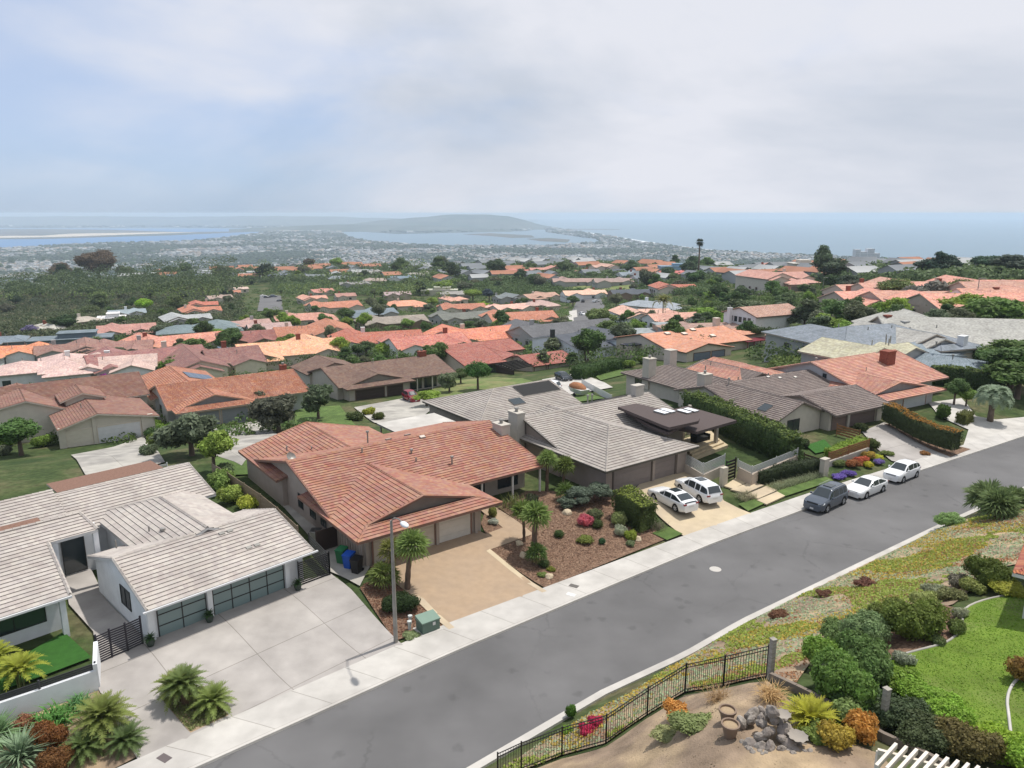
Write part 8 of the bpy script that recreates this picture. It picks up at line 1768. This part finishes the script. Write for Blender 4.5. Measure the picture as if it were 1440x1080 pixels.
# the distant town: thousands of roofs and tree clumps, beyond counting
def town(name, poly, n, seed, s0, d0, col_sel, kind):
    rng = np.random.default_rng(seed); P_ = np.array(poly); V = []; F = []; k = 0; lo, hi_ = P_.min(0), P_.max(0)
    # sample in view space so density follows what shows
    us = rng.uniform(-60, 1500, n*5); vs_ = rng.uniform(318, 402, n*5); cnt_ = 0; sg = 1 if kind == 'box' else -1
    xs = []; ys = []
    for u, v in zip(us, vs_):
        if cnt_ >= n: break
        x, y = at(u, v, SEA)
        nn_ = mno.noise(Vector((x*.0022, y*.0016, 0)))+.5*mno.noise(Vector((x*.008, y*.006, 4)))
        if rng.random() < .5+sg*nn_*1.6 and inpoly(poly, x, y): xs.append(x); ys.append(y); cnt_ += 1
    x = np.array(xs); y = np.array(ys); m_ = len(x); sz = s0*np.clip(y/2800, .9, 3.2)
    if kind == 'box':
        a = rng.choice([.35, .35+math.pi/2, .9], m_)+rng.normal(0, .05, m_); w = sz*rng.uniform(.6, 1.3, m_); d_ = sz*rng.uniform(.5, 1, m_); h_ = rng.uniform(3.5, 8, m_)*np.clip(y/4000, 1, 2)
        ca, sa = np.cos(a), np.sin(a); base = np.stack([x, y], 1)
        cx = np.array([-1, 1, 1, -1])[None]*w[:, None]/2; cy = np.array([-1, -1, 1, 1])[None]*d_[:, None]/2
        X_ = x[:, None]+cx*ca[:, None]-cy*sa[:, None]; Y_ = y[:, None]+cx*sa[:, None]+cy*ca[:, None]
        lo_ = np.stack([X_, Y_, np.full_like(X_, SEA-1)], 2); up_ = np.stack([X_, Y_, np.repeat((SEA+h_)[:, None], 4, 1)], 2)
        rg0 = (up_[:, 0]+up_[:, 3])/2+np.array([0, 0, 1.0])*(.18*d_)[:, None]; rg1 = (up_[:, 1]+up_[:, 2])/2+np.array([0, 0, 1.0])*(.18*d_)[:, None]
        V = np.concatenate([lo_, up_, rg0[:, None], rg1[:, None]], 1).reshape(-1, 3); q = np.arange(m_)[:, None]*10
        F = np.concatenate([q+np.array([[0, 1, 5, 4]]), q+np.array([[1, 2, 6, 5]]), q+np.array([[2, 3, 7, 6]]), q+np.array([[3, 0, 4, 7]]), q+np.array([[4, 5, 9, 8]]), q+np.array([[6, 7, 8, 9]]), q+np.array([[4, 8, 7, 7]])[:, :4], q+np.array([[5, 6, 9, 9]])], 0)
        F = F[:m_*6]
    else:
        t = np.array([(1, 0, 0), (0, 1, 0), (-1, 0, 0), (0, -1, 0), (0, 0, 1)], float); r_ = sz*rng.uniform(.35, .9, m_); h_ = rng.uniform(4, 13, m_)*np.clip(y/4000, 1, 1.8); rot = rng.uniform(0, 6, m_)
        c_, s_ = np.cos(rot), np.sin(rot); pts = []
        for (tx, ty, tz) in ((1, 0, .5), (0, 1, .45), (-1, 0, .5), (0, -1, .55)): pts.append(np.stack([x+(tx*c_-ty*s_)*r_, y+(tx*s_+ty*c_)*r_, SEA+h_*tz], 1))
        for (tx, ty, tz) in ((.6, .1, .95), (-.1, .6, 1.0), (-.6, 0, .9), (.1, -.6, 1.0)): pts.append(np.stack([x+(tx*c_-ty*s_)*r_, y+(tx*s_+ty*c_)*r_, SEA+h_*tz], 1))
        for (tx, ty, tz) in ((.3, 0, 0), (0, .3, 0), (-.3, 0, 0), (0, -.3, 0)): pts.append(np.stack([x+(tx*c_-ty*s_)*r_, y+(tx*s_+ty*c_)*r_, np.full(m_, SEA-1.0)], 1))
        V = np.stack(pts, 1).reshape(-1, 3); q = np.arange(m_)[:, None]*12
        F = np.concatenate([q+np.array([[i, (i+1) % 4, 4+(i+1) % 4, 4+i]]) for i in range(4)]+[q+np.array([[4, 5, 6, 7]])]+[q+np.array([[8+i, 8+(i+1) % 4, (i+1) % 4, i]]) for i in range(4)], 0)
    me = npmesh(name, V, F, MATS['city_'+col_sel]); o = bpy.data.objects.new(name, me); COL.objects.link(o); tag(o, kind='stuff'); return o
fs = [at(u, v, SEA) for u, v in [(-900, 320.2), (0, 320.2), (240, 319.8), (400, 321), (480, 323.5), (560, 328), (660, 326), (740, 324), (760, 320.3), (740, 317), (700, 311), (-900, 311)]]
for nm, n1, s1, c1, k1, sd in (('town_roofs_pale', 5200, 13, 'pale', 'box', 1), ('town_roofs_grey', 7500, 15, 'grey', 'box', 2), ('town_roofs_tan', 3000, 15, 'tan', 'box', 3), ('town_trees', 19000, 13, 'green', 'tree', 4), ('town_trees_dark', 11000, 12, 'dark', 'tree', 5)):
    town(nm, pp, n1, sd, s1, 0, c1, k1)['label'] = 'the distant town on the coastal plain'
for nm, n1, s1, c1, k1, sd in (('far_shore_roofs', 1100, 17, 'pale', 'box', 6), ('far_shore_trees', 6500, 20, 'green', 'tree', 7)): town(nm, fs, n1, sd, s1, 0, c1, k1)['label'] = 'the built-up shore beyond the bay'
# tall palms dotted over the coast town
# ---------------------------------------------------------------- sky, sun, haze
SUN_EL, SUN_DIR = R(68), (0.80, 0.60)
sun_d = bpy.data.lights.new('sun', 'SUN'); sun = bpy.data.objects.new('sun', sun_d); COL.objects.link(sun)
sun_d.energy = 4.0; sun_d.angle = R(1.2); sun_d.color = (1, .95, .88)
dv = Vector((SUN_DIR[0]*math.cos(SUN_EL), SUN_DIR[1]*math.cos(SUN_EL), math.sin(SUN_EL)))
sun.rotation_euler = dv.to_track_quat('Z', 'Y').to_euler()
w = bpy.data.worlds.new('World'); sc.world = w; w.use_nodes = True; n, l = w.node_tree.nodes, w.node_tree.links
bg = n['Background']; sky = n.new('ShaderNodeTexSky'); sky.sky_type = 'NISHITA'; sky.sun_disc = False
sky.sun_elevation = SUN_EL; sky.sun_rotation = math.atan2(SUN_DIR[0], SUN_DIR[1]); sky.altitude = 200; sky.dust_density = .6; sky.air_density = 1.0
bg.inputs[1].default_value = .13
tn = n.new('ShaderNodeVectorMath'); tn.operation = 'MULTIPLY'; tn.inputs[1].default_value = (.58, .78, 1.12); l.new(sky.outputs[0], tn.inputs[0]); gm = n.new('ShaderNodeMix'); gm.data_type = 'RGBA'; gm.inputs[0].default_value = .6; l.new(tn.outputs[0], gm.inputs[6]); gm.inputs[7].default_value = (2.2, 3.5, 5.6, 1); l.new(gm.outputs[2], bg.inputs[0])
# marine-layer cloud: broad soft noise over the sky directions, thinner to the left (east) low down
tc = n.new('ShaderNodeTexCoord'); mp = n.new('ShaderNodeMapping'); mp.inputs['Scale'].default_value = (1, 1, 2.6); l.new(tc.outputs['Generated'], mp.inputs[0])
def nz(scale, det, rough, dist=0, off=0):
    q = n.new('ShaderNodeTexNoise'); q.inputs['Scale'].default_value = scale; q.inputs['Detail'].default_value = det; q.inputs['Roughness'].default_value = rough; q.inputs['Distortion'].default_value = dist
    m_ = n.new('ShaderNodeMapping'); m_.inputs['Location'].default_value = (off, off*.7, off*.3); l.new(mp.outputs[0], m_.inputs[0]); l.new(m_.outputs[0], q.inputs[0]); return q.outputs[0]
def mth(op, a, b=None, cl=False):
    q = n.new('ShaderNodeMath'); q.operation = op; q.use_clamp = cl
    for i, t in enumerate((a, b)):
        if t is None: continue
        if isinstance(t, (int, float)): q.inputs[i].default_value = t
        else: l.new(t, q.inputs[i])
    return q.outputs[0]
sp = n.new('ShaderNodeSeparateXYZ'); l.new(tc.outputs['Generated'], sp.inputs[0])
n1 = nz(2.1, 6, .5, .2, 3.1); n2 = nz(5.0, 6, .5, .3, 8.0)
cov = mth('ADD', mth('MULTIPLY', n1, .65), mth('MULTIPLY', n2, .35))
cov = mth('ADD', cov, mth('MULTIPLY', sp.outputs[0], .36))
cov = mth('ADD', cov, mth('MULTIPLY', sp.outputs[2], .42))
mr = n.new('ShaderNodeMapRange'); mr.interpolation_type = 'SMOOTHSTEP'; mr.inputs[1].default_value = .29; mr.inputs[2].default_value = .60; mr.inputs[3].default_value = .4; mr.inputs[4].default_value = 1; l.new(cov, mr.inputs[0])
cr = n.new('ShaderNodeValToRGB'); e = cr.color_ramp.elements; e[0].position = .34; e[0].color = (.54, .60, .70, 1); e[1].position = .60; e[1].color = (.78, .80, .87, 1); l.new(nz(1.7, 7, .55, .4, 5.2), cr.inputs[0])
bg2 = n.new('ShaderNodeBackground'); bg2.inputs[1].default_value = .97; l.new(cr.outputs[0], bg2.inputs[0])
ms = n.new('ShaderNodeMixShader'); l.new(mr.outputs[0], ms.inputs[0]); l.new(bg.outputs[0], ms.inputs[1]); l.new(bg2.outputs[0], ms.inputs[2]); l.new(ms.outputs[0], n['World Output'].inputs[0])
if HAZE:
    X = 27500
    mb = MB(); mb.box(-X, X, -120, 27000, -178.6, 34)
    m = bpy.data.materials.new('haze_air'); nn, ll = NT(m); nn.remove(nn['Principled BSDF']); pv = nn.new('ShaderNodeVolumePrincipled')
    pv.inputs['Color'].default_value = (.72, .86, 1.0, 1); pv.inputs['Density'].default_value = HAZE; pv.inputs['Anisotropy'].default_value = .0
    ll.new(pv.outputs[0], nn['Material Output'].inputs['Volume'])
    hz = mb.build('haze', m); tag(hz, kind='stuff')
vs = sc.view_settings; sc.display_settings.display_device = 'sRGB'; vs.view_transform = 'Standard'; vs.look = 'None'; vs.exposure = 0.06; vs.gamma = 1
sc.cycles.volume_bounces = 1; sc.cycles.max_bounces = 6; sc.cycles.diffuse_bounces = 3; sc.cycles.glossy_bounces = 2; sc.cycles.transmission_bounces = 3; sc.cycles.transparent_max_bounces = 6
sc.cycles.caustics_reflective = sc.cycles.caustics_refractive = False
sc.cycles.use_denoising = True
